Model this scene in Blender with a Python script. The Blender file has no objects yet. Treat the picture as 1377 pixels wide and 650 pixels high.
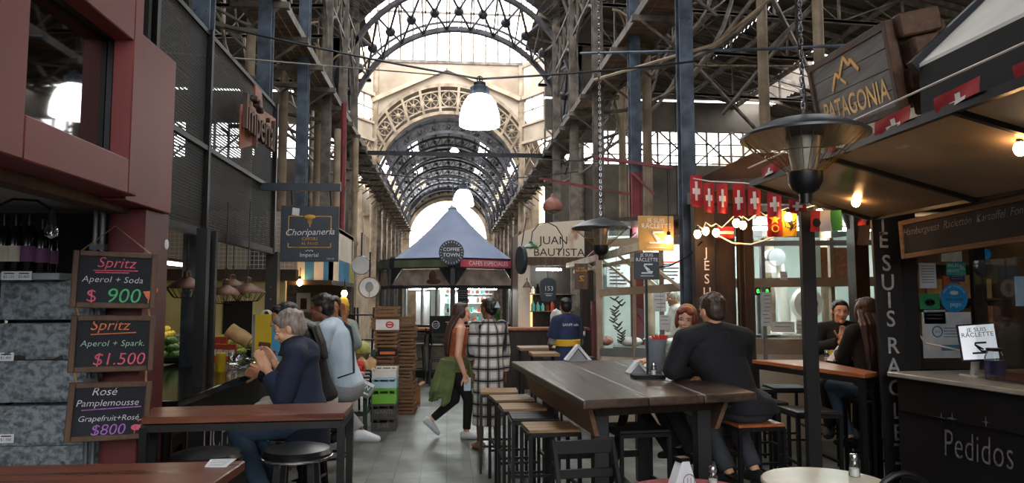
import bpy, bmesh, math, random
from math import sin, cos, pi, radians, sqrt, atan2
from mathutils import Vector, Matrix
V = Vector
random.seed(7)
SC = bpy.context.scene
COL = SC.collection
# ------------------------------------------------------------ camera model
F = 960.0; EYE = 1.65
TH = math.atan(75 / F); PS = math.atan(86.5 / F * cos(TH))
def ray(px, py):
    x = (px - 688.5) / F; y = (325 - py) / F
    fy = cos(TH) - y * sin(TH); fz = sin(TH) + y * cos(TH)
    return V((x * cos(PS) + fy * sin(PS), -x * sin(PS) + fy * cos(PS), fz))
def P(px, py, X=None, Y=None, Z=None):
    d = ray(px, py)
    t = Y / d.y if Y is not None else ((Z - EYE) / d.z if Z is not None else X / d.x)
    return V((0, 0, EYE)) + d * t
cam = bpy.data.objects.new('camera', bpy.data.cameras.new('camera')); COL.objects.link(cam)
cam.data.sensor_width = 36; cam.data.lens = F / 1377 * 36; cam.data.clip_start = .05; cam.data.clip_end = 300
cam.location = (0, 0, EYE); cam.rotation_euler = (pi / 2 + TH, 0, -PS)
SC.camera = cam
SC.view_settings.view_transform = 'Standard'
try: SC.view_settings.look = 'None'
except Exception: pass
SC.view_settings.gamma = 1; SC.view_settings.use_curve_mapping = False
# ------------------------------------------------------------ materials
def nt(name):
    m = bpy.data.materials.new(name); m.use_nodes = True
    return m, m.node_tree.nodes, m.node_tree.links, m.node_tree.nodes['Principled BSDF']
def hexc(c):
    if isinstance(c, str):
        c = c.lstrip('#'); c = [int(c[i:i + 2], 16) / 255 for i in (0, 2, 4)]
        c = [x / 12.92 if x < .04045 else ((x + .055) / 1.055) ** 2.4 for x in c]
    return (c[0], c[1], c[2], 1)
MATS = {}
def pm(name, c, c2=None, rough=.6, metal=0., scale=6., bump=0., stretch=(1, 1, 1), detail=4, lo=.35, hi=.7, spec=.5, emit=None, estr=0, rvar=0.):
    """principled with noise between two colours"""
    m, N, L, b = nt(name); c = hexc(c)
    c2 = hexc(c2) if c2 else tuple(x * .72 for x in c[:3]) + (1,)
    tc = N.new('ShaderNodeTexCoord'); mp = N.new('ShaderNodeMapping'); mp.inputs['Scale'].default_value = stretch
    nz = N.new('ShaderNodeTexNoise'); nz.inputs['Scale'].default_value = scale; nz.inputs['Detail'].default_value = detail
    cr = N.new('ShaderNodeValToRGB'); e = cr.color_ramp.elements
    e[0].position = lo; e[0].color = c2; e[1].position = hi; e[1].color = c
    L.new(tc.outputs['Object'], mp.inputs['Vector']); L.new(mp.outputs[0], nz.inputs['Vector'])
    L.new(nz.outputs['Fac'], cr.inputs[0]); L.new(cr.outputs[0], b.inputs['Base Color'])
    b.inputs['Roughness'].default_value = rough; b.inputs['Metallic'].default_value = metal
    b.inputs['Specular IOR Level'].default_value = spec
    if rvar:
        mr = N.new('ShaderNodeMapRange'); mr.inputs['To Min'].default_value = max(.02, rough - rvar); mr.inputs['To Max'].default_value = min(1, rough + rvar)
        mr.inputs['From Min'].default_value = .3; mr.inputs['From Max'].default_value = .7
        L.new(nz.outputs['Fac'], mr.inputs['Value']); L.new(mr.outputs[0], b.inputs['Roughness'])
    if bump:
        bp = N.new('ShaderNodeBump'); bp.inputs['Strength'].default_value = bump; bp.inputs['Distance'].default_value = .02
        L.new(nz.outputs['Fac'], bp.inputs['Height']); L.new(bp.outputs[0], b.inputs['Normal'])
    if emit:
        b.inputs['Emission Color'].default_value = hexc(emit); b.inputs['Emission Strength'].default_value = estr
    MATS[name] = m; return m
def wood(name, c, c2, axis=1, rough=.45, scale=9, bump=.15):
    st = [14, 14, 14]; st[axis] = .9
    return pm(name, c, c2, rough=rough, scale=scale / 6, stretch=st, bump=bump, detail=6, lo=.3, hi=.72, rvar=.08)
def em(name, c, s):
    m, N, L, b = nt(name); c = hexc(c)
    b.inputs['Base Color'].default_value = c; b.inputs['Emission Color'].default_value = c; b.inputs['Emission Strength'].default_value = s
    MATS[name] = m; return m
def glass(name, tint=(1, 1, 1), refl=.08, rough=.02, dirt=0.):
    m, N, L, b = nt(name); out = N['Material Output']; N.remove(b)
    t = N.new('ShaderNodeBsdfTransparent'); t.inputs[0].default_value = tuple(tint) + (1,)
    g = N.new('ShaderNodeBsdfGlossy'); g.inputs['Roughness'].default_value = rough
    fr = N.new('ShaderNodeLayerWeight'); fr.inputs['Blend'].default_value = .12
    ad = N.new('ShaderNodeMath'); ad.operation = 'ADD'; ad.use_clamp = True; ad.inputs[1].default_value = refl
    mx = N.new('ShaderNodeMixShader'); L.new(fr.outputs['Fresnel'], ad.inputs[0]); L.new(ad.outputs[0], mx.inputs[0])
    L.new(t.outputs[0], mx.inputs[1]); L.new(g.outputs[0], mx.inputs[2]); last = mx
    if dirt:
        d = N.new('ShaderNodeBsdfDiffuse'); d.inputs[0].default_value = (.7, .7, .68, 1); m2 = N.new('ShaderNodeMixShader'); m2.inputs[0].default_value = dirt
        L.new(mx.outputs[0], m2.inputs[1]); L.new(d.outputs[0], m2.inputs[2]); last = m2
    L.new(last.outputs[0], out.inputs[0]); MATS[name] = m; return m
# ------------------------------------------------------------ mesh builder
I4 = Matrix.Identity(4)
class MB:
    def __init__(s, M=None):
        s.v = []; s.f = []; s.mi = []; s.cur = 0; s.M = M or I4
    def add(s, vs, fs):
        o = len(s.v); M = s.M
        s.v.extend((M @ V(p)) for p in vs) if M is not I4 else s.v.extend(V(p) for p in vs)
        for f in fs: s.f.append(tuple(i + o for i in f)); s.mi.append(s.cur)
        return s
    def box(s, lo, hi):
        x0, y0, z0 = lo; x1, y1, z1 = hi
        return s.add([(x0, y0, z0), (x1, y0, z0), (x1, y1, z0), (x0, y1, z0), (x0, y0, z1), (x1, y0, z1), (x1, y1, z1), (x0, y1, z1)],
                     [(3, 2, 1, 0), (4, 5, 6, 7), (0, 1, 5, 4), (1, 2, 6, 5), (2, 3, 7, 6), (3, 0, 4, 7)])
    def cbox(s, c, sz): return s.box([c[i] - sz[i] / 2 for i in range(3)], [c[i] + sz[i] / 2 for i in range(3)])
    def bar(s, a, b, w, h=None, up=(0, 0, 1)):
        a, b = V(a), V(b); h = h or w; d = (b - a).normalized(); up = V(up)
        if abs(d.dot(up)) > .99: up = V((1, 0, 0)) if abs(d.x) < .9 else V((0, 1, 0))
        r = d.cross(up).normalized(); u = r.cross(d); r *= w / 2; u *= h / 2
        return s.add([a - r - u, a + r - u, a + r + u, a - r + u, b - r - u, b + r - u, b + r + u, b - r + u],
                     [(0, 1, 2, 3), (7, 6, 5, 4), (1, 0, 4, 5), (2, 1, 5, 6), (3, 2, 6, 7), (0, 3, 7, 4)])
    def tube(s, pts, r, n=6, closed=False, flat=None):
        pts = [V(p) for p in pts]; k = len(pts); rs = r if isinstance(r, (list, tuple)) else [r] * k
        vs = []; ref = None
        for i in range(k):
            if closed: d = pts[(i + 1) % k] - pts[i - 1]
            else: d = pts[min(i + 1, k - 1)] - pts[max(i - 1, 0)]
            d = d.normalized() if d.length > 1e-9 else V((0, 0, 1))
            if ref is None: ref = V((0, 0, 1)) if abs(d.z) < .9 else V((1, 0, 0))
            a = d.cross(ref)
            if a.length < 1e-6: ref = V((1, .3, .2)); a = d.cross(ref)
            a.normalize(); b = a.cross(d).normalized(); ref = b
            if flat: vs += [pts[i] + (a * cos(2 * pi * j / n) * flat + b * sin(2 * pi * j / n)) * rs[i] for j in range(n)]
            else: vs += [pts[i] + (a * cos(2 * pi * j / n) + b * sin(2 * pi * j / n)) * rs[i] for j in range(n)]
        fs = []
        for i in range(k if closed else k - 1):
            o, q = i * n, ((i + 1) % k) * n
            fs += [(o + (j + 1) % n, o + j, q + j, q + (j + 1) % n) for j in range(n)]
        if not closed: fs += [tuple(range(n)), tuple(reversed(range((k - 1) * n, k * n)))]
        return s.add(vs, fs)
    def cone(s, a, b, ra, rb, n=12): return s.tube([a, b], [ra, rb], n)
    def lathe(s, prof, n=20, c=(0, 0, 0), R=None, a0=0., a1=2 * pi):
        full = abs(a1 - a0 - 2 * pi) < 1e-6; m = n if full else n + 1; k = len(prof); c = V(c); vs = []
        for r, z in prof:
            for j in range(m):
                a = a0 + (a1 - a0) * j / n; p = V((r * cos(a), r * sin(a), z)); vs.append(c + (R @ p if R else p))
        fs = []
        for i in range(k - 1):
            for j in range(n):
                q = (j + 1) % m; fs.append((i * m + j, i * m + q, (i + 1) * m + q, (i + 1) * m + j))
        if full:
            if prof[0][0] > 1e-5: fs.append(tuple(reversed(range(m))))
            if prof[-1][0] > 1e-5: fs.append(tuple(range((k - 1) * m, k * m)))
        return s.add(vs, fs)
    def ball(s, c, r, nu=12, nv=8, R=None):
        if not isinstance(r, (tuple, list, Vector)): r = (r, r, r)
        c = V(c); vs = []; 
        for i in range(nv + 1):
            t = pi * i / nv - pi / 2
            for j in range(nu):
                a = 2 * pi * j / nu; p = V((r[0] * cos(t) * cos(a), r[1] * cos(t) * sin(a), r[2] * sin(t)))
                vs.append(c + (R @ p if R else p))
        fs = [(i * nu + j, i * nu + (j + 1) % nu, (i + 1) * nu + (j + 1) % nu, (i + 1) * nu + j) for i in range(nv) for j in range(nu)]
        return s.add(vs, fs)
    def prism(s, poly, vec):
        poly = [V(p) for p in poly]; n = len(poly); vec = V(vec)
        return s.add(poly + [p + vec for p in poly], [tuple(reversed(range(n))), tuple(range(n, 2 * n))] + [(i, (i + 1) % n, n + (i + 1) % n, n + i) for i in range(n)])
    def quad(s, a, b, c, d): return s.add([a, b, c, d], [(0, 1, 2, 3)])
    def sheet(s, fn, nu, nv, wrap=False):
        vs = [fn(i / nu, j / nv) for j in range(nv + 1) for i in range(nu + 1)]
        return s.add(vs, [(j * (nu + 1) + i, j * (nu + 1) + i + 1, (j + 1) * (nu + 1) + i + 1, (j + 1) * (nu + 1) + i) for j in range(nv) for i in range(nu)])
    def capsule(s, a, b, ra, rb, n=12):
        s.ball(a, ra, n, 8); s.ball(b, rb, n, 8); return s.cone(a, b, ra, rb, n)
    def loft(s, secs, n=20):
        """secs: (centre, xaxis*rx, yaxis*ry)"""
        vs = []; k = len(secs)
        for c, ax, ay in secs: vs += [V(c) + V(ax) * cos(2 * pi * j / n) + V(ay) * sin(2 * pi * j / n) for j in range(n)]
        fs = []
        for i in range(k - 1):
            o, q = i * n, (i + 1) * n
            fs += [(o + j, o + (j + 1) % n, q + (j + 1) % n, q + j) for j in range(n)]
        fs += [tuple(reversed(range(n))), tuple(range((k - 1) * n, k * n))]
        return s.add(vs, fs)
    def text(s, body, size, M, align='CENTER', shear=0, ext=.0015, sx=1., jit=0., off=0., sp=1.):
        key = (body, align, shear, off, sp)
        if key not in TXT:
            cu = bpy.data.curves.new('t', 'FONT'); cu.body = body; cu.size = 1; cu.align_x = align; cu.align_y = 'CENTER'; cu.shear = shear
            cu.offset = off; cu.space_character = sp; cu.resolution_u = 3; cu.fill_mode = 'FRONT'
            ob = bpy.data.objects.new('t', cu); COL.objects.link(ob)
            dg = bpy.context.evaluated_depsgraph_get(); ev = ob.evaluated_get(dg); me = ev.to_mesh()
            TXT[key] = ([v.co.copy() for v in me.vertices], [tuple(p.vertices) for p in me.polygons])
            ev.to_mesh_clear(); bpy.data.objects.remove(ob); bpy.data.curves.remove(cu)
        vs, fs = TXT[key]; old = s.M
        s.M = (old @ M) if old is not I4 else M
        s.add([(v.x * size * sx, v.y * size + jit * sin(v.x * 9.), ext) for v in vs], fs); s.M = old
        return s
    def build(s, name, mats, parent=None, bev=0., sharp=38, kind=None, local=False, seg=1):
        me = bpy.data.meshes.new(name)
        vs = s.v
        if parent is not None and not local and parent.name in XF: 
            iv = XF[parent.name].inverted(); vs = [iv @ p for p in vs]
        me.from_pydata([tuple(p) for p in vs], [], s.f)
        if not isinstance(mats, (list, tuple)): mats = [mats]
        for m in mats: me.materials.append(MATS[m] if isinstance(m, str) else m)
        if len(mats) > 1: me.polygons.foreach_set('material_index', s.mi)
        me.polygons.foreach_set('use_smooth', [True] * len(me.polygons))
        me.update(); me.set_sharp_from_angle(angle=radians(sharp))
        o = bpy.data.objects.new(name, me); COL.objects.link(o)
        if parent is not None:
            o.parent = parent
            if parent.name in XF: XF[o.name] = XF[parent.name]
        if bev:
            b = o.modifiers.new('edge', 'BEVEL'); b.width = bev; b.segments = seg; b.limit_method = 'ANGLE'; b.angle_limit = radians(50)
        if kind: o['kind'] = kind
        return o
TXT = {}; XF = {}
def thing(name, label, cat, loc=(0, 0, 0), rotz=0., group=None):
    o = bpy.data.objects.new(name, None); COL.objects.link(o); o.empty_display_size = .1
    o.location = loc; o.rotation_euler = (0, 0, rotz); o['label'] = label; o['category'] = cat
    if group: o['group'] = group
    XF[o.name] = Matrix.Translation(V(loc)) @ Matrix.Rotation(rotz, 4, 'Z')
    return o
def solo(name, label, cat, mb, mats, loc=None, group=None, bev=0., rotz=0., **k):
    """one-mesh thing; coordinates in mb are local to loc"""
    o = mb.build(name, mats, None, bev, **k)
    if loc is not None: o.location = loc
    o.rotation_euler = (0, 0, rotz)
    o['label'] = label; o['category'] = cat
    if group: o['group'] = group
    return o
def dup(root, loc, rotz=None, label=None, group=None):
    def cp(o, par):
        c = o.copy(); COL.objects.link(c)
        if par is not None: c.parent = par
        for ch in o.children: cp(ch, c)
        return c
    r = cp(root, None); r.location = loc
    if rotz is not None: r.rotation_euler = (0, 0, rotz)
    if label: r['label'] = label
    if group: r['group'] = group
    return r
def struct(name, mb, mats, bev=0., **k):
    return mb.build(name, mats, None, bev, kind='structure', **k)
def fr(o, right, up=(0, 0, 1)):
    """frame with x = right, y = up (made square), z = out of the face"""
    r = V(right).normalized(); u = V(up); u = (u - r * u.dot(r)).normalized(); n = r.cross(u)
    M = Matrix((r, u, n)).transposed().to_4x4(); M.translation = V(o); return M
def arc(c, r, a0, a1, n, ex=(1, 0, 0), ez=(0, 0, 1)):
    c, ex, ez = V(c), V(ex), V(ez)
    return [c + ex * (r * cos(a0 + (a1 - a0) * i / n)) + ez * (r * sin(a0 + (a1 - a0) * i / n)) for i in range(n + 1)]
# ------------------------------------------------------------ shared materials
pm('steel_blue', '#5b6b7d', '#333b46', rough=.55, metal=.25, scale=5, bump=.1)
pm('steel_dark', '#2b2f36', '#17191d', rough=.5, metal=.3, scale=7)
pm('iron_grey', '#80756a', '#4a443d', rough=.6, metal=.2, scale=5, bump=.1)
pm('iron_cream', '#a8967f', '#75654f', rough=.6, scale=3, bump=.1)
pm('paint_red', '#8c2f33', '#5f2226', rough=.5, scale=4)
pm('wood_ledge', '#8a6f55', '#4b3a2c', rough=.7, scale=2, stretch=(1, 12, 1), detail=6)
pm('cream_plaster', '#c4b39c', '#9c8a72', rough=.85, scale=2.5, bump=.08)
pm('cream_sheet', '#bdaf9f', '#a59684', rough=.7, scale=1.5)
pm('zinc_dark', '#62564a', '#3a322b', rough=.65, metal=.2, scale=1.5)
pm('vault_skin', '#b4bac0', '#868d96', rough=.6, scale=1.2)
pm('black_metal', '#17171a', '#0d0d0f', rough=.42, metal=.3, scale=8)
pm('black_paint', '#141416', '#0a0a0b', rough=.5, scale=5)
pm('black_matte', '#101012', '#08080a', rough=.8, scale=5)
pm('vinyl_black', '#1b1b1d', '#111112', rough=.32, scale=14, bump=.04)
pm('dark_brown', '#3a2a20', '#21160f', rough=.5, scale=3, stretch=(6, 6, 1))
pm('white_paint', '#e6e4de', '#cbc8c0', rough=.5, scale=3)
pm('grey_paint', '#8d9094', '#6c6f73', rough=.5, scale=3)
pm('chrome', '#c9ccd0', '#a9adb2', rough=.22, metal=.9, scale=6)
pm('steel_sheet', '#a7a9aa', '#828486', rough=.35, metal=.7, scale=2, rvar=.1)
pm('chalk_slate', '#1f252d', '#14181e', rough=.8, scale=3)
pm('chalk_white', '#e9e9ec', '#c4c4ca', rough=.9, scale=60)
pm('chalk_grey', '#8f8f92', '#6b6b6e', rough=.9, scale=60)
pm('gold_paint', '#d8a338', '#a87a22', rough=.4, metal=.3, scale=10)
pm('brass', '#c79a4a', '#8a672b', rough=.3, metal=.8, scale=10)
wood('wood_red', '#80462f', '#4f2819', 0, rough=.33, bump=.05)
wood('wood_table', '#54443a', '#30251f', 1, rough=.36, bump=.1)
wood('wood_stool', '#a2835c', '#6a4f33', 0, rough=.5)
wood('wood_orange', '#b0683a', '#7b4222', 1, rough=.4)
wood('wood_crate', '#8f6d4c', '#5a4230', 0, rough=.8, bump=.3)
wood('wood_frame', '#6b5240', '#3f2e23', 2, rough=.7, bump=.25)
wood('wood_weathered', '#6e6860', '#3d3833', 1, rough=.75, bump=.3)
wood('wood_log', '#5b3d24', '#2c1b10', 1, rough=.7, bump=.4)
glass('glass_clear', (.96, .98, .98), .04, .01)
glass('glass_dim', (.55, .58, .6), .1, .02)
glass('glass_shop', (.1, .1, .105), .24, .03)
glass('glass_jar', (.85, .88, .88), .1, .03)
em('lamp_white', '#fffaf2', 14)
em('bulb_warm', '#ffc27d', 45)
em('tube_white', '#eef7f2', 60)
# floor tiles
def floor_mat():
    m, N, L, b = nt('floor_tiles')
    tc = N.new('ShaderNodeTexCoord'); br = N.new('ShaderNodeTexBrick'); br.offset = 0; br.squash = 1
    br.inputs['Color1'].default_value = hexc('#7b7d78'); br.inputs['Color2'].default_value = hexc('#5f615c'); br.inputs['Mortar'].default_value = hexc('#3c3d3b')
    br.inputs['Scale'].default_value = 1; br.inputs['Mortar Size'].default_value = .004; br.inputs['Brick Width'].default_value = .24; br.inputs['Row Height'].default_value = .24
    br.inputs['Bias'].default_value = -.1
    nz = N.new('ShaderNodeTexNoise'); nz.inputs['Scale'].default_value = 2.4; nz.inputs['Detail'].default_value = 5
    mx = N.new('ShaderNodeMix'); mx.data_type = 'RGBA'; mx.blend_type = 'MULTIPLY'; mx.inputs[0].default_value = .9
    cr = N.new('ShaderNodeValToRGB'); cr.color_ramp.elements[0].position = .33; cr.color_ramp.elements[0].color = (.32, .32, .31, 1); cr.color_ramp.elements[1].position = .66; cr.color_ramp.elements[1].color = (1, 1, 1, 1)
    L.new(tc.outputs['Object'], br.inputs['Vector']); L.new(tc.outputs['Object'], nz.inputs['Vector']); L.new(nz.outputs['Fac'], cr.inputs[0])
    L.new(br.outputs['Color'], mx.inputs['A']); L.new(cr.outputs[0], mx.inputs['B']); L.new(mx.outputs['Result'], b.inputs['Base Color'])
    mr = N.new('ShaderNodeMapRange'); mr.inputs['From Min'].default_value = .3; mr.inputs['From Max'].default_value = .7; mr.inputs['To Min'].default_value = .3; mr.inputs['To Max'].default_value = .45
    nz2 = N.new('ShaderNodeTexNoise'); nz2.inputs['Scale'].default_value = 2.1; nz2.inputs['Detail'].default_value = 1; L.new(tc.outputs['Object'], nz2.inputs['Vector']); L.new(nz2.outputs['Fac'], mr.inputs['Value']); L.new(mr.outputs[0], b.inputs['Roughness'])
    bp = N.new('ShaderNodeBump'); bp.inputs['Strength'].default_value = .25; bp.inputs['Distance'].default_value = .004; bp.invert = True
    L.new(br.outputs['Fac'], bp.inputs['Height']); L.new(bp.outputs[0], b.inputs['Normal'])
    MATS['floor_tiles'] = m
floor_mat()
def net_mat(name, pitch, wire, col, rough=.5, metal=.3):
    """woven wire netting: wires in y/z of the object, open between"""
    m, N, L, b = nt(name); out = N['Material Output']
    b.inputs['Base Color'].default_value = hexc(col); b.inputs['Roughness'].default_value = rough; b.inputs['Metallic'].default_value = metal
    tc = N.new('ShaderNodeTexCoord'); sp = N.new('ShaderNodeSeparateXYZ'); L.new(tc.outputs['Object'], sp.inputs[0])
    last = None
    for ax in ('Y', 'Z'):
        md = N.new('ShaderNodeMath'); md.operation = 'PINGPONG'; md.inputs[1].default_value = pitch / 2; L.new(sp.outputs[ax], md.inputs[0])
        lt = N.new('ShaderNodeMath'); lt.operation = 'LESS_THAN'; lt.inputs[1].default_value = wire / 2; L.new(md.outputs[0], lt.inputs[0])
        if last is None: last = lt
        else:
            mxm = N.new('ShaderNodeMath'); mxm.operation = 'MAXIMUM'; L.new(last.outputs[0], mxm.inputs[0]); L.new(lt.outputs[0], mxm.inputs[1]); last = mxm
    t = N.new('ShaderNodeBsdfTransparent'); ms = N.new('ShaderNodeMixShader')
    L.new(last.outputs[0], ms.inputs[0]); L.new(t.outputs[0], ms.inputs[1]); L.new(b.outputs[0], ms.inputs[2]); L.new(ms.outputs[0], out.inputs[0])
    MATS[name] = m
net_mat('net_black', .022, .0134, '#070707', .7, 0.)
net_mat('net_white', .05, .008, '#c9cdd0')
# ============================================================ THE HALL
XL, XR = -2.25, 2.62            # the two rows of columns
w = bpy.data.worlds.new('sky'); SC.world = w; w.use_nodes = True
bg = w.node_tree.nodes['Background']; bg.inputs[0].default_value = (.98, .985, 1, 1); bg.inputs[1].default_value = 5.0; SC.view_settings.exposure = .6
m = MB(); m.box((-13, -6, -.1), (13, 46, 0)); struct('floor', m, 'floor_tiles')
# --- roofs of the two aisles (corrugated sheet, ridges run down the slope) with open skylight strips
def corr(mb, x0, z0, x1, z1, y0, y1, pitch=.25, amp=.03, th=.02):
    n = int((y1 - y0) / pitch * 4)
    for side in (0, 1):
        pass
    def f(u, t):
        y = y0 + (y1 - y0) * t
        return V((x0 + (x1 - x0) * u, y, z0 + (z1 - z0) * u + amp * sin(2 * pi * (y - y0) / pitch)))
    mb.sheet(f, 1, n)
def roofz(x): return 10.2 - .24 * (abs(x) - 2.6)
mb = MB()
for (xa, xb, ya, yb) in ((2.6, 13, -6, 10.0), (2.6, 13, 10.0, 24), ):
    pass
def slab(mb, xa, xb, ya, yb): corr(mb, xa, roofz(xa), xb, roofz(xb), ya, yb)
# right roof with skylight openings
for r in ((2.6, 5.2, -6, 24), (5.2, 8.0, -6, 11.2), (5.2, 8.0, 13.2, 24), (8, 13, -6, 9.6), (8, 13, 12.4, 18.4), (8, 10, 18.4, 24), (11, 13, 18.4, 24)): slab(mb, *r)
struct('roof_right', mb, 'zinc_dark', sharp=60)
mb = MB()
for r in ((-2.6, -13, -6, 6.0), (-2.6, -4.5, 6, 24), (-4.5, -8, 6, 15), (-4.5, -8, 16.2, 24), (-8, -13, 6, 24)): slab(mb, *r)
struct('roof_left', mb, 'zinc_dark', sharp=60)
mb = MB()
mb.box((-2.7, -6, 10.2), (-1.1, 17, 10.26)); mb.box((1.1, -6, 10.2), (2.7, 17, 10.26)); mb.box((-1.1, -6, 10.2), (1.1, 5.0, 10.26))
struct('ceiling', mb, 'zinc_dark')
# --- outer walls
for nm, x in (('wall_left', -13), ('wall_right', 13)):
    mb = MB(); mb.box((x - .15, -6, 0), (x + .15, 46, 8.2)); struct(nm, mb, 'cream_plaster')
mb = MB(); mb.box((-13, -6.2, 0), (-4, -6, 10.3)); mb.box((4, -6.2, 0), (13, -6, 10.3)); mb.box((-4, -6.2, 7.4), (4, -6, 10.3)); mb.box((-4, -6.2, 0), (4, -6, 2.4)); struct('wall_back_unseen', mb, 'cream_plaster')  # unseen wall behind the camera, put in to hold back sky light
# transverse walls that close the aisles at Y = 24, with a glazed band
def trans(sgn, nm):
    xa, xb = sorted((sgn * 3.3, sgn * 13)); mb = MB()
    mb.cur = 0
    mb.box((xa, 24, 0), (xb, 24.2, 6.25)); mb.box((xa, 24, 7.45), (xb, 24.2, 8.5)); mb.box((xa, 24, 8.62), (xb, 24.2, 10.2))
    o = struct(nm, mb, 'wall_drab'); g = MB()
    n = 22
    for i in range(n + 1):
        x = xa + (xb - xa) * i / n; g.box((x - .03, 24.02, 6.25), (x + .03, 24.1, 7.45))
    for z in (6.6, 7.0): g.box((xa, 24.03, z - .02), (xb, 24.08, z + .02))
    for i in range(0, n, 3):
        x = xa + (xb - xa) * i / n; x2 = xa + (xb - xa) * min(n, i + 3) / n
        g.bar((x, 23.98, 6.25), (x2, 23.98, 7.45), .05); g.bar((x2, 23.98, 6.25), (x, 23.98, 7.45), .05)
    struct('window_1' if sgn > 0 else 'window_2', g, 'iron_grey')
pm('wall_drab', '#6f675c', '#463f37', rough=.85, scale=1)
trans(1, 'wall_front_right'); trans(-1, 'wall_front_left')
# --- columns
def column_h(x, y, z0, z1, wd=.15, mat='steel_blue', low=None, zl=3.4):
    mb = MB(); t = .022
    def part(a, b, cur):
        mb.cur = cur
        mb.box((x - wd / 2, y - wd / 2, a), (x + wd / 2, y - wd / 2 + t, b)); mb.box((x - wd / 2, y + wd / 2 - t, a), (x + wd / 2, y + wd / 2, b))
        mb.box((x - t / 2, y - wd / 2 + t, a), (x + t / 2, y + wd / 2 - t, b))
        k = int((b - a) / .5)
        for i in range(k):
            for sx in (-1, 1): mb.ball((x + sx * wd * .33, y - wd / 2, a + .25 + i * .5), .012, 6, 4)
    if low: part(z0, zl, 1); part(zl, z1, 0)
    else: part(z0, z1, 0)
    mb.cur = 1 if low else 0; mb.box((x - wd * .8, y - wd * .8, z0), (x + wd * .8, y + wd * .8, z0 + .03))
    return struct('column', mb, [mat, low or mat])
def column_r(x, y, z0, z1, r=.08, mat='iron_cream', br=True):
    mb = MB(); mb.lathe([(r * 1.7, z0), (r * 1.7, z0 + .25), (r * 1.15, z0 + .35), (r, z0 + .5), (r * .9, z1 - .6), (r * 1.1, z1 - .55), (r * 1.1, z1 - .45), (r * .9, z1 - .4), (r * 1.6, z1 - .1), (r * 1.8, z1)], 14, (x, y, 0))
    if br:
        for a in range(4):
            dx, dy = cos(a * pi / 2), sin(a * pi / 2)
            mb.tube([(x + dx * (r + .45 * (1 - cos(t))), y + dy * (r + .45 * (1 - cos(t))), z1 - .75 + .75 * sin(t)) for t in [i * pi / 12 for i in range(7)]], .022, 5)
    return struct('column', mb, mat)
for y, low in ((7.6, None), (9.75, 'paint_red'), (12.2, 'iron_grey'), (14.6, 'iron_grey'), (17, 'iron_grey')): column_h(XR, y, 0, roofz(XR), .15 if y < 10 else .17, 'steel_blue' if y < 11 else 'iron_grey', low)
for y in (6.6, 8.8, 11.1, 13.2, 15.2, 17): column_h(XL, y, 0, roofz(XL), .16, 'steel_blue' if y < 12 else 'iron_grey')
for x, y, z in ((3.3, 13.2, 5.6), (3.1, 10.8, 6.2), (4.6, 9.9, 9.7), (5.3, 9.6, 9.5), (3.6, 20.5, 7.6), (4.2, 16, 8.5), (-2.75, 12.0, 6.3), (-2.62, 14.4, 6.6), (-3.3, 18.5, 8), (-3.2, 11.6, 9)): column_r(x, y, 0, z)
# slim posts running the far nave and crossing
for y in (27.2, 29.8, 32.4, 35, 37.6, 40.2, 42.8):
    for x in (-2.85, 2.85): column_r(x, y, 0, 5.75, .1, 'iron_grey' if y > 28 else 'iron_cream', False)
# --- gallery ledges on both sides: boards on brackets
for sx, nm in ((-1, 'ledge_left'), (1, 'ledge_right')):
    mb = MB(); xi = (XL if sx < 0 else XR) - sx * .14; xo = xi + sx * .5
    for k in range(4): 
        a, b = sorted((xi + sx * (.125 * k + .006), xi + sx * (.125 * (k + 1) - .006))); mb.box((a, 3, 5.36), (b, 40, 5.4))
    mb.cur = 1
    a, b = sorted((xi - sx * .03, xi)); mb.box((a, 3, 5.32), (b, 40, 5.44))
    a, b = sorted((xo + sx * .03, xo)); mb.box((a, 3, 5.3), (b, 40, 5.46))
    for i in range(30):
        y = 4 + i * 1.22; a, b = sorted((xi - sx * .12, xo + sx * .1)); mb.box((a, y - .04, 5.24), (b, y + .04, 5.32)); mb.bar((xo + sx * .05, y, 4.85), (xi, y, 5.26), .03)
    struct(nm, mb, ['wood_ledge', 'iron_grey'])
# --- lattice trusses across the aisles
def lattice(mb, p, q, dep, n, w1=.06, w2=.03, up=(0, 0, 1)):
    p, q, u = V(p), V(q), V(up) * dep
    mb.bar(p, q, w1, w1); mb.bar(p + u, q + u, w1, w1)
    for i in range(n):
        a, b = p.lerp(q, i / n), p.lerp(q, (i + 1) / n)
        mb.bar(a, b + u, w2, .012); mb.bar(a + u, b, w2, .012); mb.bar(a, a + u, w2, w2)
def truss(sx, y, x0, nm):
    mb = MB(); xe = sx * 13
    lattice(mb, (x0, y, 7.9), (xe, y, 7.55), .01, 1, .07)
    a, b = V((x0, y, roofz(x0) - .15)), V((xe, y, roofz(13) - .15)); mb.bar(a, b, .08, .12)
    n = 7
    for i in range(n):
        t0, t1 = i / n, (i + 1) / n
        lo0, lo1 = V((x0, y, 7.9)).lerp(V((xe, y, 7.55)), t0), V((x0, y, 7.9)).lerp(V((xe, y, 7.55)), t1); hi0, hi1 = a.lerp(b, t0), a.lerp(b, t1)
        mb.bar(lo0, hi1, .05, .03); mb.bar(hi0, lo1, .03, .02); mb.bar(lo1, hi1, .05, .05)
    # curved knee brace
    mb.tube([(x0 + sx * 2.6 * sin(t), y, 4.9 + 3.0 * (1 - cos(t)) + .0) for t in [i * pi / 20 for i in range(11)]], .04, 5)
    mb.tube([(x0 + sx * 2.3 * sin(t), y, 5.7 + 2.2 * (1 - cos(t))) for t in [i * pi / 20 for i in range(11)]], .025, 5)
    struct(nm, mb, 'iron_grey')
for y in (9.75, 12.2, 14.6, 17, 20.5): truss(1, y, XR, 'beam')
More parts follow.
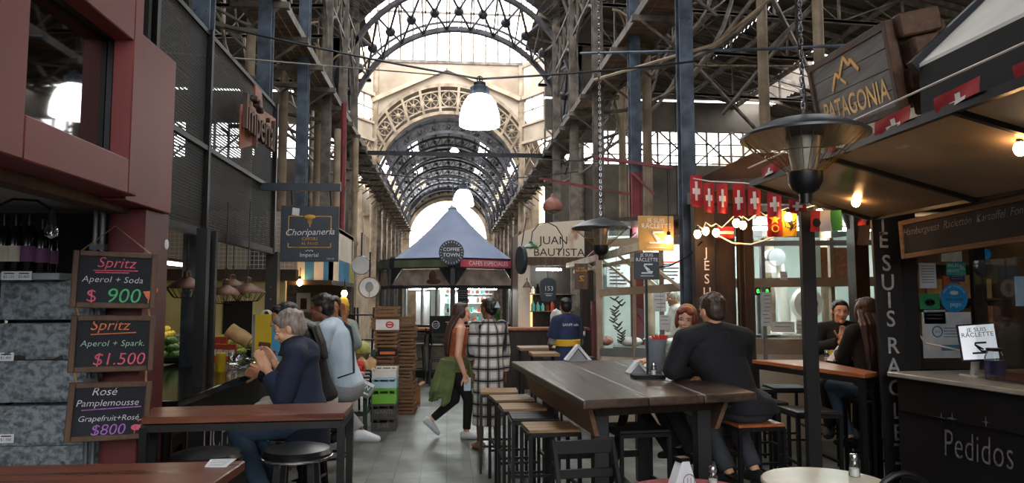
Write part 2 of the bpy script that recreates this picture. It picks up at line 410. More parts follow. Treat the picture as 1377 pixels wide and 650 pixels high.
for y in (8.8, 11.1, 13.2, 15.2, 17, 20.5): truss(-1, y, XL, 'beam')
mb = MB()
for y in [5 + 1.35 * i for i in range(14)]: mb.bar((2.7, y, roofz(2.7) - .06), (13, y, roofz(13) - .06), .07, .09)
for x in (3.6, 5.2, 6.8, 8.4, 10): mb.bar((x, -5, roofz(x) - .1), (x, 24, roofz(x) - .1), .1, .12)
struct('beam', mb, 'iron_grey')
mb = MB()
for x in (-3.6, -5.2, -6.8, -8.4, -10): mb.bar((x, -5, roofz(x) - .1), (x, 24, roofz(x) - .1), .1, .12)
struct('beam', mb, 'iron_grey')
# lengthwise lattice girders with lacework brackets along the nave
for sx, x in ((-1, XL), (1, XR)):
    mb = MB(); lattice(mb, (x, 7.6, 7.2), (x, 17, 7.2), .7, 16, .06, .035)
    ys = (7.6, 9.75, 12.2, 14.6, 17) if sx > 0 else (6.6, 8.8, 11.1, 13.2, 15.2, 17)
    for y0, y1 in zip(ys, ys[1:]):
        for ya, d in ((y0, 1), (y1, -1)):
            R = .95
            mb.tube([(x, ya + d * (.06 + R * (1 - cos(t))), 7.2 - R + R * sin(t)) for t in [i * pi / 20 for i in range(11)]], .03, 5)
            for (oy, oz, rr) in ((.12, .13, .1), (.36, .1, .08), (.12, .4, .08), (.56, .07, .055), (.1, .62, .055)):
                mb.tube([(x, ya + d * (oy + rr * cos(t)), 7.2 - oz + rr * sin(t)) for t in [i * pi / 6 for i in range(12)]], .014, 4, closed=True)
    mb.bar((x, 5, 9.0), (x, 17, 9.0), .08, .14)
    struct('beam', mb, 'iron_grey')
# long cross braces seen above the aisle on the right
mb = MB()
for (a, b) in (((3.2, 9.8, 9.2), (6.8, 12.2, 5.2)), ((6.8, 10.2, 9.0), (4.2, 12.2, 5.4)), ((5.3, 9.6, 9.2), (7.8, 14, 5.6)), ((7.8, 11, 8.6), (5.6, 14, 5.4)), ((4.6, 9.9, 5.2), (8, 9.9, 8.6)), ((3.4, 14.6, 8.6), (7.4, 16, 5.4))): mb.bar(a, b, .07, .05)
struct('beam', mb, 'iron_grey')
# --- the crossing: two great rings with lattice and bosses between
pm('ring_iron', '#5d5c63', '#35343a', rough=.55, metal=.3, scale=4)
CA, RA, YA = V((.245, 17, 6.40)), 2.83, 17.0
CB, RB, YB = V((.25, 19.6, 6.18)), 2.98, 19.6
mb = MB()
def ringpts(c, r, n=48, a0=-.35): return arc(c, r, a0, pi - a0, n)
for c, r, wd in ((CA, RA, .1), (CB, RB, .12)):
    pts = ringpts(c, r)
    for p, q in zip(pts, pts[1:]): mb.bar(p, q, .16, wd, up=(c - p))
    pts = ringpts(c, r + .22)
    for p, q in zip(pts, pts[1:]): mb.bar(p, q, .06, .05, up=(c - p))
n = 15
for i in range(n + 1):
    t = -.1 + (pi + .2) * i / n; t2 = t + (pi + .2) / n
    g = lambda c, r, a: V((c.x + r * cos(a), c.y, c.z + r * sin(a)))
    if i < n:
        mb.tube([g(CA, RA, t), g(CB, RB, t2)], .032, 5); mb.tube([g(CA, RA, t2), g(CB, RB, t)], .032, 5)
        mid = (g(CA, RA, t) + g(CB, RB, t2)) / 2; mb.ball(mid - (mid - CA).normalized() * .03, .13, 10, 7)
    mb.tube([g(CA, RA, t), g(CB, RB, t)], .022, 5)
struct('arch_main', mb, 'ring_iron')
# haunch plates low on both sides, and the dark spandrel that fills above the near ring
mb = MB()
for sx in (-1, 1):
    for k in range(10):
        a0, a1 = -.35 + .075 * k, -.35 + .075 * (k + 1)
        if sx < 0: a0, a1 = pi - a0, pi - a1
        p = [V((CA.x + RA * cos(a0), YA, CA.z + RA * sin(a0))), V((CB.x + RB * cos(a0), YB, CB.z + RB * sin(a0))), V((CB.x + RB * cos(a1), YB, CB.z + RB * sin(a1))), V((CA.x + RA * cos(a1), YA, CA.z + RA * sin(a1)))]
        mb.prism(p, V((sx * .05, 0, 0)))
    # solid web between the ring and the column beside it
    xc = CA.x + sx * 2.98
    pts = [V((CA.x + RA * cos(a), YA, CA.z + RA * sin(a))) for a in [(-.34 + i * .11) if sx > 0 else (pi + .34 - i * .11) for i in range(9)]]
    mb.prism(pts + [V((xc + sx * .05, YA, pts[-1].z)), V((xc - sx * .1, YA, 4.9))], (0, .05, 0))
struct('haunch', mb, 'steel_dark')
mb = MB(); pts = arc(CA, RA + .2, 0.05, pi - .05, 40)
outer = [V((-4.2 if p.x < CA.x else 4.6, YA, p.z)) for p in pts]
for i in range(40):
    p, q = pts[i], pts[i + 1]
    top = 11.0
    mb.prism([p, q, V((q.x, YA, top)), V((p.x, YA, top))], (0, .04, 0))
for sx in (-1, 1): mb.box((min(CA.x + sx * 3.02, CA.x + sx * 3.3), YA, 5.5), (max(CA.x + sx * 3.02, CA.x + sx * 3.3), YA + .05, 11))
struct('spandrel_main', mb, 'zinc_dark')
mb = MB()
for i in range(60):
    sx = 1 if i % 2 else -1; a = random.uniform(.45, 1.35); a = a if sx > 0 else pi - a
    p = V((CA.x + (RA + .2) * cos(a), YA - .05, CA.z + (RA + .2) * sin(a))); q = p + V((sx * random.uniform(.5, 1.6), random.uniform(-2.5, 0), random.uniform(.2, 1.6)))
    mb.tube([p, q], .02, 4)
for y in (16.4, 14.6, 12.2):
    mb.tube(arc((.2, y, 7.6), 2.75, .25, pi - .25, 30), .05, 6); mb.tube(arc((.2, y, 7.6), 3.05, .25, pi - .25, 30), .035, 6)
    for i in range(24):
        a = .25 + (pi - .5) * i / 24; b = .25 + (pi - .5) * (i + 1) / 24
        mb.tube([V((.2 + 2.75 * cos(a), y, 7.6 + 2.75 * sin(a))), V((.2 + 3.05 * cos(b), y, 7.6 + 3.05 * sin(b)))], .015, 4)
struct('arch_nave', mb, 'iron_grey')
# tie rods over the nave
mb = MB(); mb.bar((XL - .2, 18.4, 5.36), (XR + .2, 18.4, 5.36), .09, .1); struct('beam', mb, 'steel_dark')
# --- crossing back face: gable, decorated arch band, sheeted upper wall, glazed lantern
YC = 27.0
def px27(px, py): return P(px, py, Y=YC)
COo, ROo = V((0.0, YC, 6.45)), 3.32
COi, ROi = V((0.0, YC, 5.95)), 2.74
mb = MB()                                   # wall above arch up to the gable line
gab = [px27(500, 137), px27(601, 93), px27(699, 135)]
ao = [V((COo.x + ROo * cos(a), YC, COo.z + ROo * sin(a))) for a in [.62 + (pi - 1.24) * i / 24 for i in range(25)]]
gz = lambda x: gab[1].z - abs(x - gab[1].x) * (gab[1].z - gab[2].z) / abs(gab[2].x - gab[1].x)
for p, q in zip(ao, ao[1:]): mb.prism([p, q, V((q.x, YC, gz(q.x))), V((p.x, YC, gz(p.x)))], (0, .15, 0))
struct('wall_gable', mb, 'cream_sheet')
mb = MB()
for p, q in zip(gab, gab[1:]): mb.bar(p - V((0, .1, 0)), q - V((0, .1, 0)), .22, .16)
struct('trim_1', mb, 'cream_plaster')
mb = MB(); zt = px27(600, 84).z                # clapboard wall between gable and lantern
nst = 16
for i in range(nst):
    za = gab[2].z + (zt - gab[2].z) * i / nst; zb = gab[2].z + (zt - gab[2].z) * (i + 1) / nst
    half = lambda z: max(0., (gab[1].z - z) / (gab[1].z - gab[2].z)) * 2.8
    for sx in (-1, 1):
        xo = sx * 2.8; xi = sx * half(za)
        if abs(xo) - abs(xi) > .02: mb.add([(xi, YC + .05, za), (xo, YC + .05, za), (xo, YC + .01, zb), (sx * half(zb), YC + .01, zb)], [(0, 1, 2, 3)])
struct('wall_lantern', mb, 'cream_sheet', sharp=20)
mb = MB()                                   # lantern mullions
for i in range(13):
    x = -2.8 + 5.6 * i / 12; mb.box((x - .035, YC, zt), (x + .035, YC + .06, 16))
mb.box((-2.85, YC - .06, zt - .06), (2.85, YC + .1, zt + .05)); mb.box((-2.85, YC, 12.6), (2.85, YC + .06, 12.68))
struct('window_3', mb, 'iron_grey')
# diagonal faces of the octagon
for sx in (-1, 1):
    A, B = V((sx * 2.8, YC, 0)), V((sx * 4.55, YC - 3.0, 0)); mb = MB(); nn = 26
    up = lambda p, z: V((p.x, p.y, z))
    for i in range(nn):
        a, b = A.lerp(B, i / nn), A.lerp(B, (i + .5) / nn); c = A.lerp(B, (i + 1) / nn); off = V((-sx * .03, -.03, 0))
        mb.add([up(a, 9.35), up(b + off, 9.35), up(c, 9.35), up(c, 10.55), up(b + off, 10.55), up(a, 10.55)], [(0, 1, 4, 5), (1, 2, 3, 4)])
    mb.prism([up(A, 7.55), up(B, 7.55), up(B, 8.2), up(A, 8.2)], (0, .1, 0))
    mb.bar(up(A, 9.3), up(B, 9.3), .2, .14); mb.bar(up(A, 8.22), up(B, 8.22), .14, .08); mb.bar(up(A, 7.55), up(B, 7.55), .16, .1)
    struct('wall_octagon_left' if sx < 0 else 'wall_octagon_right', mb, 'cream_sheet')
    mb = MB()
    for i in range(6): a = A.lerp(B, i / 5); mb.bar(up(a, 8.2), up(a, 9.3), .05, .05)
    mb.bar(up(A, 8.75), up(B, 8.75), .04, .04)
    for i in range(11): a = A.lerp(B, i / 10); mb.bar(up(a, 10.5), up(a, 16), .05, .05)
    mb.bar(up(A, 10.55), up(B, 10.55), .12, .12)
    # fan bracing under it
    for rr in (1.7, 1.25, .8):
        mb.tube([up(A, 5.6).lerp(up(B, 5.6), .5) + (B - A).normalized() * rr * cos(t) + V((0, 0, rr * 1.05 * sin(t))) for t in [pi * i / 16 for i in range(17)]], .035, 5)
    for i in range(9):
        t = pi * i / 8; c = up(A, 5.6).lerp(up(B, 5.6), .5); d = (B - A).normalized() * cos(t) + V((0, 0, 1.05 * sin(t))); mb.tube([c + d * .3, c + d * 1.7], .02, 4)
    for i in range(12): a = A.lerp(B, i / 11); b2 = A.lerp(B, (i + 1) / 11); mb.bar(up(a, 6.9), up(b2, 7.5), .03, .02); mb.bar(up(a, 7.5), up(b2, 6.9), .03, .02)
    struct('window_4' if sx < 0 else 'window_5', mb, 'iron_cream')
    mb = MB(); mb.lathe([(.13, 0), (.13, 10.6)], 12, (sx * 2.8, YC, 0)); mb.box((sx * 2.8 - .16, YC - .16, 5.4), (sx * 2.8 + .16, YC + .16, 5.8)); mb.box((sx * 2.8 - .17, YC - .17, 9.2), (sx * 2.8 + .17, YC + .17, 9.4)); struct('column', mb, 'iron_cream')
    mb = MB(); mb.lathe([(.1, 0), (.1, 11)], 12, (sx * 4.55, YC - 3, 0)); struct('column', mb, 'iron_grey')
# decorated band: two rims, radial posts, a wheel in each bay
mb = MB()
bnd = lambda a, t: (lambda o, i: o.lerp(i, t))(V((COo.x + ROo * cos(a), YC - .05, COo.z + ROo * sin(a))), V((COi.x + ROi * cos(a), YC - .05, COi.z + ROi * sin(a))))
A0, A1, NB = .3, pi - .3, 11
for t, wd in ((0, .13), (1, .13), (.22, .06), (.8, .06)):
    for i in range(44):
        a, b = A0 + (A1 - A0) * i / 44, A0 + (A1 - A0) * (i + 1) / 44; mb.bar(bnd(a, t), bnd(b, t), wd, .08, up=(0, 1, 0))
for i in range(NB + 1):
    a = A0 + (A1 - A0) * i / NB; mb.bar(bnd(a, -.05), bnd(a, 1.05), .1, .1, up=(0, 1, 0))
    if i < NB:
        am = a + (A1 - A0) / NB / 2; c = bnd(am, .51); rr = (bnd(am, .24) - bnd(am, .78)).length / 2
        mb.tube(arc(c, rr, 0, 2 * pi, 20)[:-1], .028, 5, closed=True); mb.ball(c, (.1, .05, .1), 10, 6)
        for k in range(8): d = V((cos(k * pi / 4), 0, sin(k * pi / 4))); mb.tube([c + d * .08, c + d * rr], .018, 4)
struct('arch_band', mb, 'iron_cream')
# plate that closes the gap between the decorated band and the vault behind it
mb = MB(); no = 30
for i in range(no):
    a, b = .12 + (pi - .24) * i / no, .12 + (pi - .24) * (i + 1) / no
    f1 = lambda q: V((2.92 * cos(q), 27.75, 5.62 + 2.92 * sin(q))); f2 = lambda q: V((3.75 * cos(q), 27.35, 6.3 + 3.75 * sin(q)))
    mb.quad(f1(a), f1(b), f2(b), f2(a))
struct('spandrel_vault', mb, pm('plate_taupe', '#7d736a', '#5d554e', rough=.7, scale=2))
# --- barrel vault of the far nave
RV, ZV = 2.78, 5.62; YE = 45.0
mb = MB(); nv = 40
segs = [(a, b) for a, b in [(pi * i / nv, pi * (i + 1) / nv) for i in range(nv)]]
for yy in range(7):
    y0, y1 = 27.2 + yy * 2.55, 27.2 + (yy + 1) * 2.55
    for k, (a, b) in enumerate(segs):
        if k in (5, 6, 33, 34) or (k in (12, 13, 26, 27) and yy % 2): continue        # glazed strips low on both flanks; alternate upper gaps added to brighten the vault
        mb.quad((RV * 1.06 * cos(a), y0, ZV + RV * 1.06 * sin(a)), (RV * 1.06 * cos(b), y0, ZV + RV * 1.06 * sin(b)), (RV * 1.06 * cos(b), y1, ZV + RV * 1.06 * sin(b)), (RV * 1.06 * cos(a), y1, ZV + RV * 1.06 * sin(a)))
struct('vault', mb, 'vault_skin')
mb = MB()
for yy in range(8):
    y = 27.4 + yy * 2.5
    for r, wd in ((RV, .09), (RV - .34, .06)):
        pts = arc((0, y, ZV), r, 0, pi, 36)
        for p, q in zip(pts, pts[1:]): mb.bar(p, q, .1, wd, up=(0, 1, 0))
    for i in range(28):
        a, b = pi * i / 28, pi * (i + 1) / 28
        mb.bar((RV * cos(a), y, ZV + RV * sin(a)), ((RV - .34) * cos(b), y, ZV + (RV - .34) * sin(b)), .03, .03)
        mb.bar((RV * cos(b), y, ZV + RV * sin(b)), ((RV - .34) * cos(b), y, ZV + (RV - .34) * sin(b)), .03, .03)
    for i in range(1, 14): a = pi * i / 14; mb.ball(((RV - .17) * cos(a), y - .05, ZV + (RV - .17) * sin(a)), .075, 8, 5)
for i in range(1, 16): a = pi * i / 16; mb.bar((RV * 1.03 * cos(a), 27.2, ZV + RV * 1.03 * sin(a)), (RV * 1.03 * cos(a), YE, ZV + RV * 1.03 * sin(a)), .06, .06)
struct('vault_ribs', mb, 'ring_iron')
# far end wall with its arched window (open to the sky outside), and the nave's side walls
mb = MB(); RW = 2.42; cz = 5.3
pts = arc((0, YE, cz), RW, 0, pi, 36)
for p, q in zip(pts, pts[1:]): mb.prism([p, q, V((q.x, YE, 9.5)), V((p.x, YE, 9.5))], (0, .3, 0))
mb.box((-6, YE, 0), (-RW, YE + .3, 9.5)); mb.box((RW, YE, 0), (6, YE + .3, 9.5)); mb.box((-RW, YE, 0), (RW, YE + .3, 3.6))
struct('wall_end', mb, 'cream_plaster')
mb = MB()
for r in (RW + .1, RW + .42): 
    pts = arc((0, YE - .06, cz), r, 0, pi, 36)
    for p, q in zip(pts, pts[1:]): mb.bar(p, q, .2, .14, up=(0, 1, 0))
struct('trim_2', mb, 'cream_plaster')
mb = MB()
for x in (-1.6, -.8, 0, .8, 1.6): mb.box((x - .025, YE + .1, 3.6), (x + .025, YE + .15, cz + sqrt(RW * RW - x * x)))
for z in (cz, 4.4): mb.box((-RW, YE + .1, z - .03), (RW, YE + .15, z + .03))
struct('window_6', mb, 'iron_cream')
for sx, nm in ((-1, 'wall_nave_left'), (1, 'wall_nave_right')):
    mb = MB(); xa, xb = sorted((sx * 3.25, sx * 3.5))
    mb.box((xa, 27.3, 0), (xb, YE, 4.1)); mb.box((xa, 27.3, 5.0), (xb, YE, 5.9))
    for i in range(8): mb.box((xa, 27.3 + i * 2.5, 4.1), (xb, 27.9 + i * 2.5, 5.0))
    struct(nm, mb, 'cream_plaster')
# --- thin cables and rods strung over the aisle
def cable(name, label, pts, r, mat='steel_dark', grp=None):
    mb = MB(); c = V(pts[0]); mb.tube([V(p) - c for p in pts], r, 5); return solo(name, label, 'cable', mb, mat, c, grp)
def sag(a, b, s, n=12): a, b = V(a), V(b); return [a.lerp(b, i / n) - V((0, 0, s * 4 * (i / n) * (1 - i / n))) for i in range(n + 1)]
LAMP1 = P(645, 150, Y=7.2); LAMP2 = P(623, 267, Y=14.2)
hk = LAMP1 + V((0, 0, .34))
cable('suspension_cable', 'thin dark cable that carries the big white lamp in the nave', sag((XL, 7.2, 4.35), hk, .02) + sag(hk, (XR, 7.2, 4.15), .02)[1:], .012)
hk2 = LAMP2 + V((0, 0, .34))
cable('suspension_cable', 'thin dark cable that carries the smaller far lamp in the nave', sag((XL, 14.2, 4.2), hk2, .02) + sag(hk2, (XR, 14.2, 4.2), .02)[1:], .012)
cable('conduit_pipe', 'long pale blue conduit pipe crossing the roof space behind the heater chain', [P(780, 72, Y=9.2), P(1040, 66, Y=7.6), P(1160, 60, Y=7.0)], .018, 'steel_blue')
cable('tension_wire', 'taut wire crossing in front of the netted balcony', [P(190, 68, Y=5.2), P(590, 101, Y=9.5)], .008, 'iron_grey')
cable('tie_bar', 'long rusty rod running across the roof space above the flags', [P(860, 88, Y=12), P(1160, 90, Y=10)], .02, 'wood_ledge')
cable('tension_wire', 'thin wire strung between the iron columns on the flag side', [P(730, 215, Y=12.2), P(1000, 222, Y=10.9)], .01, 'steel_dark')
cable('diagonal_stay', 'slanting rough stay rod climbing past the blue column', [P(798, 108, Y=9.0), P(960, 60, Y=8.0), P(1035, 0, Y=7.2)], .02, 'iron_cream')
# --- pendant lamps of the nave
def pendant(p, s, label, grp=None):
    t = thing('pendant_lamp', label, 'lamp', p)
    mb = MB(); R = .205 * s
    mb.lathe([(R, -.15 * s), (R * 1.02, -.13 * s), (R * .97, -.02 * s), (R * .82, .08 * s), (R * .6, .15 * s), (R * .42, .17 * s)], 28, p); mb.build('shade', 'lamp_white', t)
    mb = MB(); mb.lathe([(R * .44, .16 * s), (R * .44, .25 * s), (R * .3, .27 * s), (R * .3, .3 * s), (.01, .3 * s)], 18, p)
    for k in range(10): a = k * pi / 5; mb.bar(p + V((R * .45 * cos(a), R * .45 * sin(a), .17 * s)), p + V((R * .45 * cos(a), R * .45 * sin(a), .25 * s)), .012)
    mb.build('housing', 'steel_blue', t)
    mb = MB(); mb.tube([p + V((0, 0, .3 * s)), p + V((0, 0, .36 * s))], .01, 6); mb.tube(arc(p + V((0, 0, .34 * s)), .03, 0, 2 * pi, 12)[:-1], .006, 5, closed=True); mb.build('hook', 'steel_dark', t)
    return t
pendant(LAMP1, 1, 'large glowing white bell lamp hanging high in the nave')
pendant(LAMP2, 1, 'smaller looking glowing white bell lamp farther down the nave before the arched window')
pb = P(611, 203, Y=21); t = thing('pendant_lamp', 'tiny distant lit lamp just above the dark cross beam', 'lamp', pb)
mb = MB(); mb.lathe([(.001, -.12), (.1, -.1), (.13, 0), (.08, .07), (.03, .09)], 14, pb); mb.build('shade', 'lamp_white', t); mb = MB(); mb.tube([pb + V((0, 0, .08)), pb + V((0, 0, 1.2))], .01, 5); mb.build('cord', 'steel_dark', t)
# ============================================================ LEFT: WINE SHOP, BAR, TABLES
pm('oxblood', '#8a4140', '#733433', rough=.55, scale=1.2, bump=.03)
pm('oxblood_deep', '#6d2b2d', '#54201f', rough=.5, scale=2)
pm('soffit_white', '#a9a6a2', '#858380', rough=.8, scale=2)
pm('bottle_dark', '#10130f', '#070807', rough=.12, scale=8)
pm('label_white', '#d9d3c5', '#b7b09f', rough=.7, scale=12)
pm('label_purple', '#7b4a78', '#5d3459', rough=.6, scale=10)
pm('foil_red', '#7d1f24', '#541217', rough=.35, metal=.4, scale=10)
pm('foil_black', '#15151a', '#0b0b0e', rough=.3, metal=.3, scale=10)
pm('paper', '#dfe2e4', '#c5c9cc', rough=.8, scale=8)
pm('pipe_zinc', '#6d7176', '#4d5054', rough=.45, metal=.4, scale=6); pm('ink', '#26282c', '#17181b', rough=.8, scale=20)
def block_mat():
    m, N, L, b = nt('block_stone'); tc = N.new('ShaderNodeTexCoord'); vo = N.new('ShaderNodeTexVoronoi'); vo.inputs['Scale'].default_value = 16; vo.feature = 'DISTANCE_TO_EDGE'
    nz = N.new('ShaderNodeTexNoise'); nz.inputs['Scale'].default_value = 34; nz.inputs['Detail'].default_value = 9
    L.new(tc.outputs['Object'], nz.inputs['Vector']); L.new(tc.outputs['Object'], vo.inputs['Vector'])
    cr = N.new('ShaderNodeValToRGB'); e = cr.color_ramp.elements; e[0].position = .36; e[0].color = hexc('#545b5f'); e[1].position = .6; e[1].color = hexc('#868f93')
    L.new(nz.outputs['Fac'], cr.inputs[0]); L.new(cr.outputs[0], b.inputs['Base Color']); b.inputs['Roughness'].default_value = .95
    ad = N.new('ShaderNodeMath'); ad.operation = 'MULTIPLY_ADD'; ad.inputs[1].default_value = .35; L.new(vo.outputs['Distance'], ad.inputs[0]); L.new(nz.outputs['Fac'], ad.inputs[2])
    bp = N.new('ShaderNodeBump'); bp.inputs['Strength'].default_value = .7; bp.inputs['Distance'].default_value = .03; L.new(ad.outputs[0], bp.inputs['Height']); L.new(bp.outputs[0], b.inputs['Normal'])
    MATS['block_stone'] = m
block_mat()
# --- red shop front
t = thing('shop_facade', 'oxblood red boxed shop front with a recessed dark window, above the wine shelves', 'shop front', (-1.8, 3.0, 0))
X0, X1 = -1.78, -1.545; ya, yb, zb0, zb1 = 2.72, 3.58, 2.32, 2.91
mb = MB()
mb.box((X0, .3, 2.15), (X1, ya, 4.4)); mb.box((X0, ya, 2.15), (X1, yb, zb0)); mb.box((X0, ya, zb1), (X1, yb, 4.4)); mb.box((X0, yb, 2.15), (X1, 3.68, 4.4))
mb.build('panel_frame', 'oxblood', t, bev=.006)
mb = MB(); mb.box((X0, 3.68, 2.13), (-1.60, 4.27, 3.03)); mb.build('end_panel', 'oxblood', t, bev=.006)
mb = MB(); mb.box((X0 + .1, ya - .02, zb0 - .02), (X0 + .115, yb + .02, zb1 + .02)); mb.build('window_pane', 'glass_shop', t)
mb = MB()
for a, b in (((ya, zb0), (yb, zb0)), ((yb, zb0), (yb, zb1)), ((yb, zb1), (ya, zb1)), ((ya, zb1), (ya, zb0))): mb.bar((X0 + .13, a[0], a[1]), (X0 + .13, b[0], b[1]), .025, .025)
mb.build('window_frame', 'black_metal', t)
mb = MB(); mb.box((-1.82, 4.0, 0), (-1.63, 4.33, 2.13)); mb.build('post', 'oxblood_deep', t, bev=.005)
mb = MB(); mb.box((-4.2, .3, 2.16), (X0, 4.6, 2.2)); mb.build('soffit', 'soffit_white', t)
mb = MB(); mb.box((X0 - .05, .3, 2.1), (X0 + .06, 4.27, 2.15)); mb.build('soffit_strip', 'wood_frame', t)
mb = MB(); mb.box((-4.2, 4.55, 0), (-1.82, 4.6, 2.16)); mb.box((-4.25, .3, 0), (-4.2, 4.6, 2.2)); mb.build('back_panel', 'black_matte', t)
mb = MB(); mb.box((-4.2, .3, 2.2), (X0, 4.6, 2.22)); mb.box((-4.2, 4.3, 2.2), (-1.78, 4.34, 4.4)); mb.box((-4.22, .3, 2.2), (-4.2, 4.3, 4.4)); mb.build('upper_room', 'black_matte', t)
c = P(224, 329, X=-1.628); mb = MB(fr(c, (0, 1, 0))); mb.lathe([(.001, .004), (.028, .003), (.03, 0)], 20); 
solo('round_sticker', 'small white round sticker on the red shop post', 'sticker', mb, 'paper', None)
mb = MB(); c = V((-1.86, 3.95, 0)); 
for dx in (0, .035): mb.tube([(dx, 0, 0), (dx, 0, 2.15)], .014, 8)
for z in (.5, 1.2, 1.9): mb.box((-.02, -.02, z), (.055, .02, z + .03))
solo('conduit_pipe', 'pair of thin galvanised pipes running up behind the chalkboards', 'pipe', mb, 'pipe_zinc', c)
# off bulbs under soffit
cab = [P(0, 276, Y=3.3), P(18, 268, Y=3.35), P(50, 270, Y=3.45), P(70, 283, Y=3.5), P(98, 285, Y=3.6)]
t = thing('festoon_lights', 'unlit clear bulb on a black cord under the wine shop soffit', 'string lights', cab[3])
mb = MB(); mb.tube(cab, .006, 6); mb.build('cord', 'black_matte', t)
b = P(70, 297, Y=3.5); mb = MB(); mb.lathe([(.012, .05), (.016, .0), (.016, -.02)], 10, b + V((0, 0, .0))); mb.build('socket', 'black_matte', t)
mb = MB(); mb.lathe([(.014, .0), (.03, -.03), (.028, -.055), (.001, -.07)], 12, b + V((0, 0, -.015))); mb.build('bulb', 'glass_jar', t)
# --- wine shelves: rough blocks with dark boards
BY = 4.22
ys = [375, 429, 481, 536, 592, 646]
for i in range(5):
    z1, z0 = P(50, ys[i], Y=BY).z, P(50, ys[i + 1], Y=BY).z
    x0 = P(20, 480, Y=BY).x; mb = MB(); n = 14; w_, h_ = .66, z1 - z0 - (.02 if i in (1, 3) else .004)
    rnd = random.Random(i)
    g = [[rnd.uniform(-.012, .012) for _ in range(n + 1)] for _ in range(9)]
    mb.sheet(lambda u, v: V((u * w_, -.17 + (g[min(8, round(v * 8))][min(n, round(u * n))] if 0 < u < 1 and 0 < v < 1 else .012), v * h_)), n, 8)
    mb.box((0, -.155, 0), (w_, .05, h_))
    solo('concrete_block', ['rough grey split face block directly under the top bottle shelf', 'rough grey block second from the top of the shelf pier', 'rough grey block third from the top, just under a dark board', 'rough grey block fourth from the top of the shelf pier', 'rough grey block lowest visible in the shelf pier, behind the red table'][i], 'block', mb, 'block_stone', (x0, BY, z0), 'rough blocks of the wine shelf pier')
def shelf(px0, px1, py, Y, dep, lab, mat='dark_brown', th=.03):
    a, b = P(px0, py, Y=Y), P(px1, py, Y=Y); mb = MB(); mb.box((a.x, Y, a.z - th), (b.x, Y + dep, a.z)); c = V((a.x, Y, a.z - th)); mb.v = [v - c for v in mb.v]
    return solo('shelf_board', lab, 'shelf', mb, mat, c, bev=.003), a.z
sh, zs1 = shelf(-60, 80, 367, 3.95, .3, 'steel edged top wine shelf resting on the blocks', 'grey_paint', .035)
_, zs2 = shelf(-80, 120, 478, 4.06, .3, 'dark shelf board between the blocks under the red capped bottle')
_, zs3 = shelf(-80, 120, 589, 4.06, .3, 'lowest dark shelf board between the blocks')
mb = MB()
def wine(lab, mat, foil):
    t = thing('wine_bottle', lab, 'bottle')
    mb = MB(); mb.lathe([(.036, 0), (.038, .01), (.038, .18), (.034, .205), (.018, .235), (.0145, .25), (.0145, .285)], 16); mb.build('glass_body', 'bottle_dark', t)
    mb = MB(); mb.lathe([(.0388, .06), (.0388, .14)], 16); mb.build('paper_label', mat, t)
    mb = MB(); mb.lathe([(.016, .235), (.0155, .3), (.001, .302)], 12); mb.build('foil_cap', foil, t)
    return t
def put(o, px, z, Y, s=1.): 
    p = P(px, 400, Y=Y); o.location = (p.x, Y, z); o.scale = (s, s, s); return o
w1 = put(wine('wine bottle with a white label at the outer end of the top shelf', 'label_white', 'foil_black'), 2, zs1, 4.05, 1.05)
w2 = put(wine('wine bottle with a purple label and tall neck on the top shelf, widest of three', 'label_purple', 'foil_black'), 36, zs1, 4.05, 1.05)
w3 = put(wine('wine bottle with white label and red cap on the middle shelf', 'label_white', 'foil_red'), 12, zs2, 4.14)
def dp(o, px, z, Y, lab, s=1.): d = dup(o, (0, 0, 0), label=lab); put(d, px, z, Y, s); return d
dp(w1, 18, zs1, 4.05, 'wine bottle with a cream label between the white and the purple labels', 1.05)
dp(w2, 54, zs1, 4.07, 'wine bottle with a purple label in the middle of three on the top shelf', .98); dp(w2, 66, zs1, 4.12, 'wine bottle with purple label nearest the dark end of the top shelf', .9)
dp(w1, -4, zs2, 4.14, 'wine bottle with white label cut by the picture edge on the middle shelf'); dp(w3, 14, zs3, 4.14, 'wine bottle with big white label and red cap on the lower shelf', 1.02)
dp(w1, -2, zs3, 4.14, 'wine bottle cut by the picture edge on the lower shelf')
zs4 = P(10, 660, Y=4.1).z; 
dp(w1, 13, zs4, 4.14, 'white capped bottle peeking over the red table by the block pier')
for i, (px, py, Y, tx, lb) in enumerate(((13, 371, 3.945, '$2.150', 'price tag on the steel edge under the cream label bottle'), (33, 371, 3.945, '$2.400', 'price tag on the steel edge under the purple label bottle'), (9, 480, 4.05, '$1.400', 'price tag on the middle wine shelf'), (9, 590, 4.05, '$1.500', 'price tag on the lowest wine shelf'))):
    c = P(px, py, Y=Y); mb = MB(fr(c - V((0, .004, 0)), (1, 0, 0))); mb.cbox((0, 0, 0), (.075, .045, .004)); mb.cur = 1; mb.text(tx, .02, Matrix.Translation((0, -.006, 0)), ext=.003); mb.cur = 1; mb.cbox((0, .012, .0025), (.05, .006, .001))
    solo('price_tag', lb, 'price tag', mb, ['paper', 'ink'], None, 'price tags on the wine shelves')
t = thing('fill_lamp', 'added white tube lamp out of view under the wine shop soffit', 'lamp', (-3.0, 2.7, 2.1)); mb = MB(); mb.cbox((-3.0, 2.7, 2.09), (1.2, .05, .03)); mb.build('tube', em('shop_fill_tube', '#e6eeff', 9), t); mb = MB(); mb.cbox((-3.0, 2.7, 2.13), (1.3, .09, .06)); mb.build('housing', 'grey_paint', t)  # added fill lamp out of view, brightens the bottle shelves
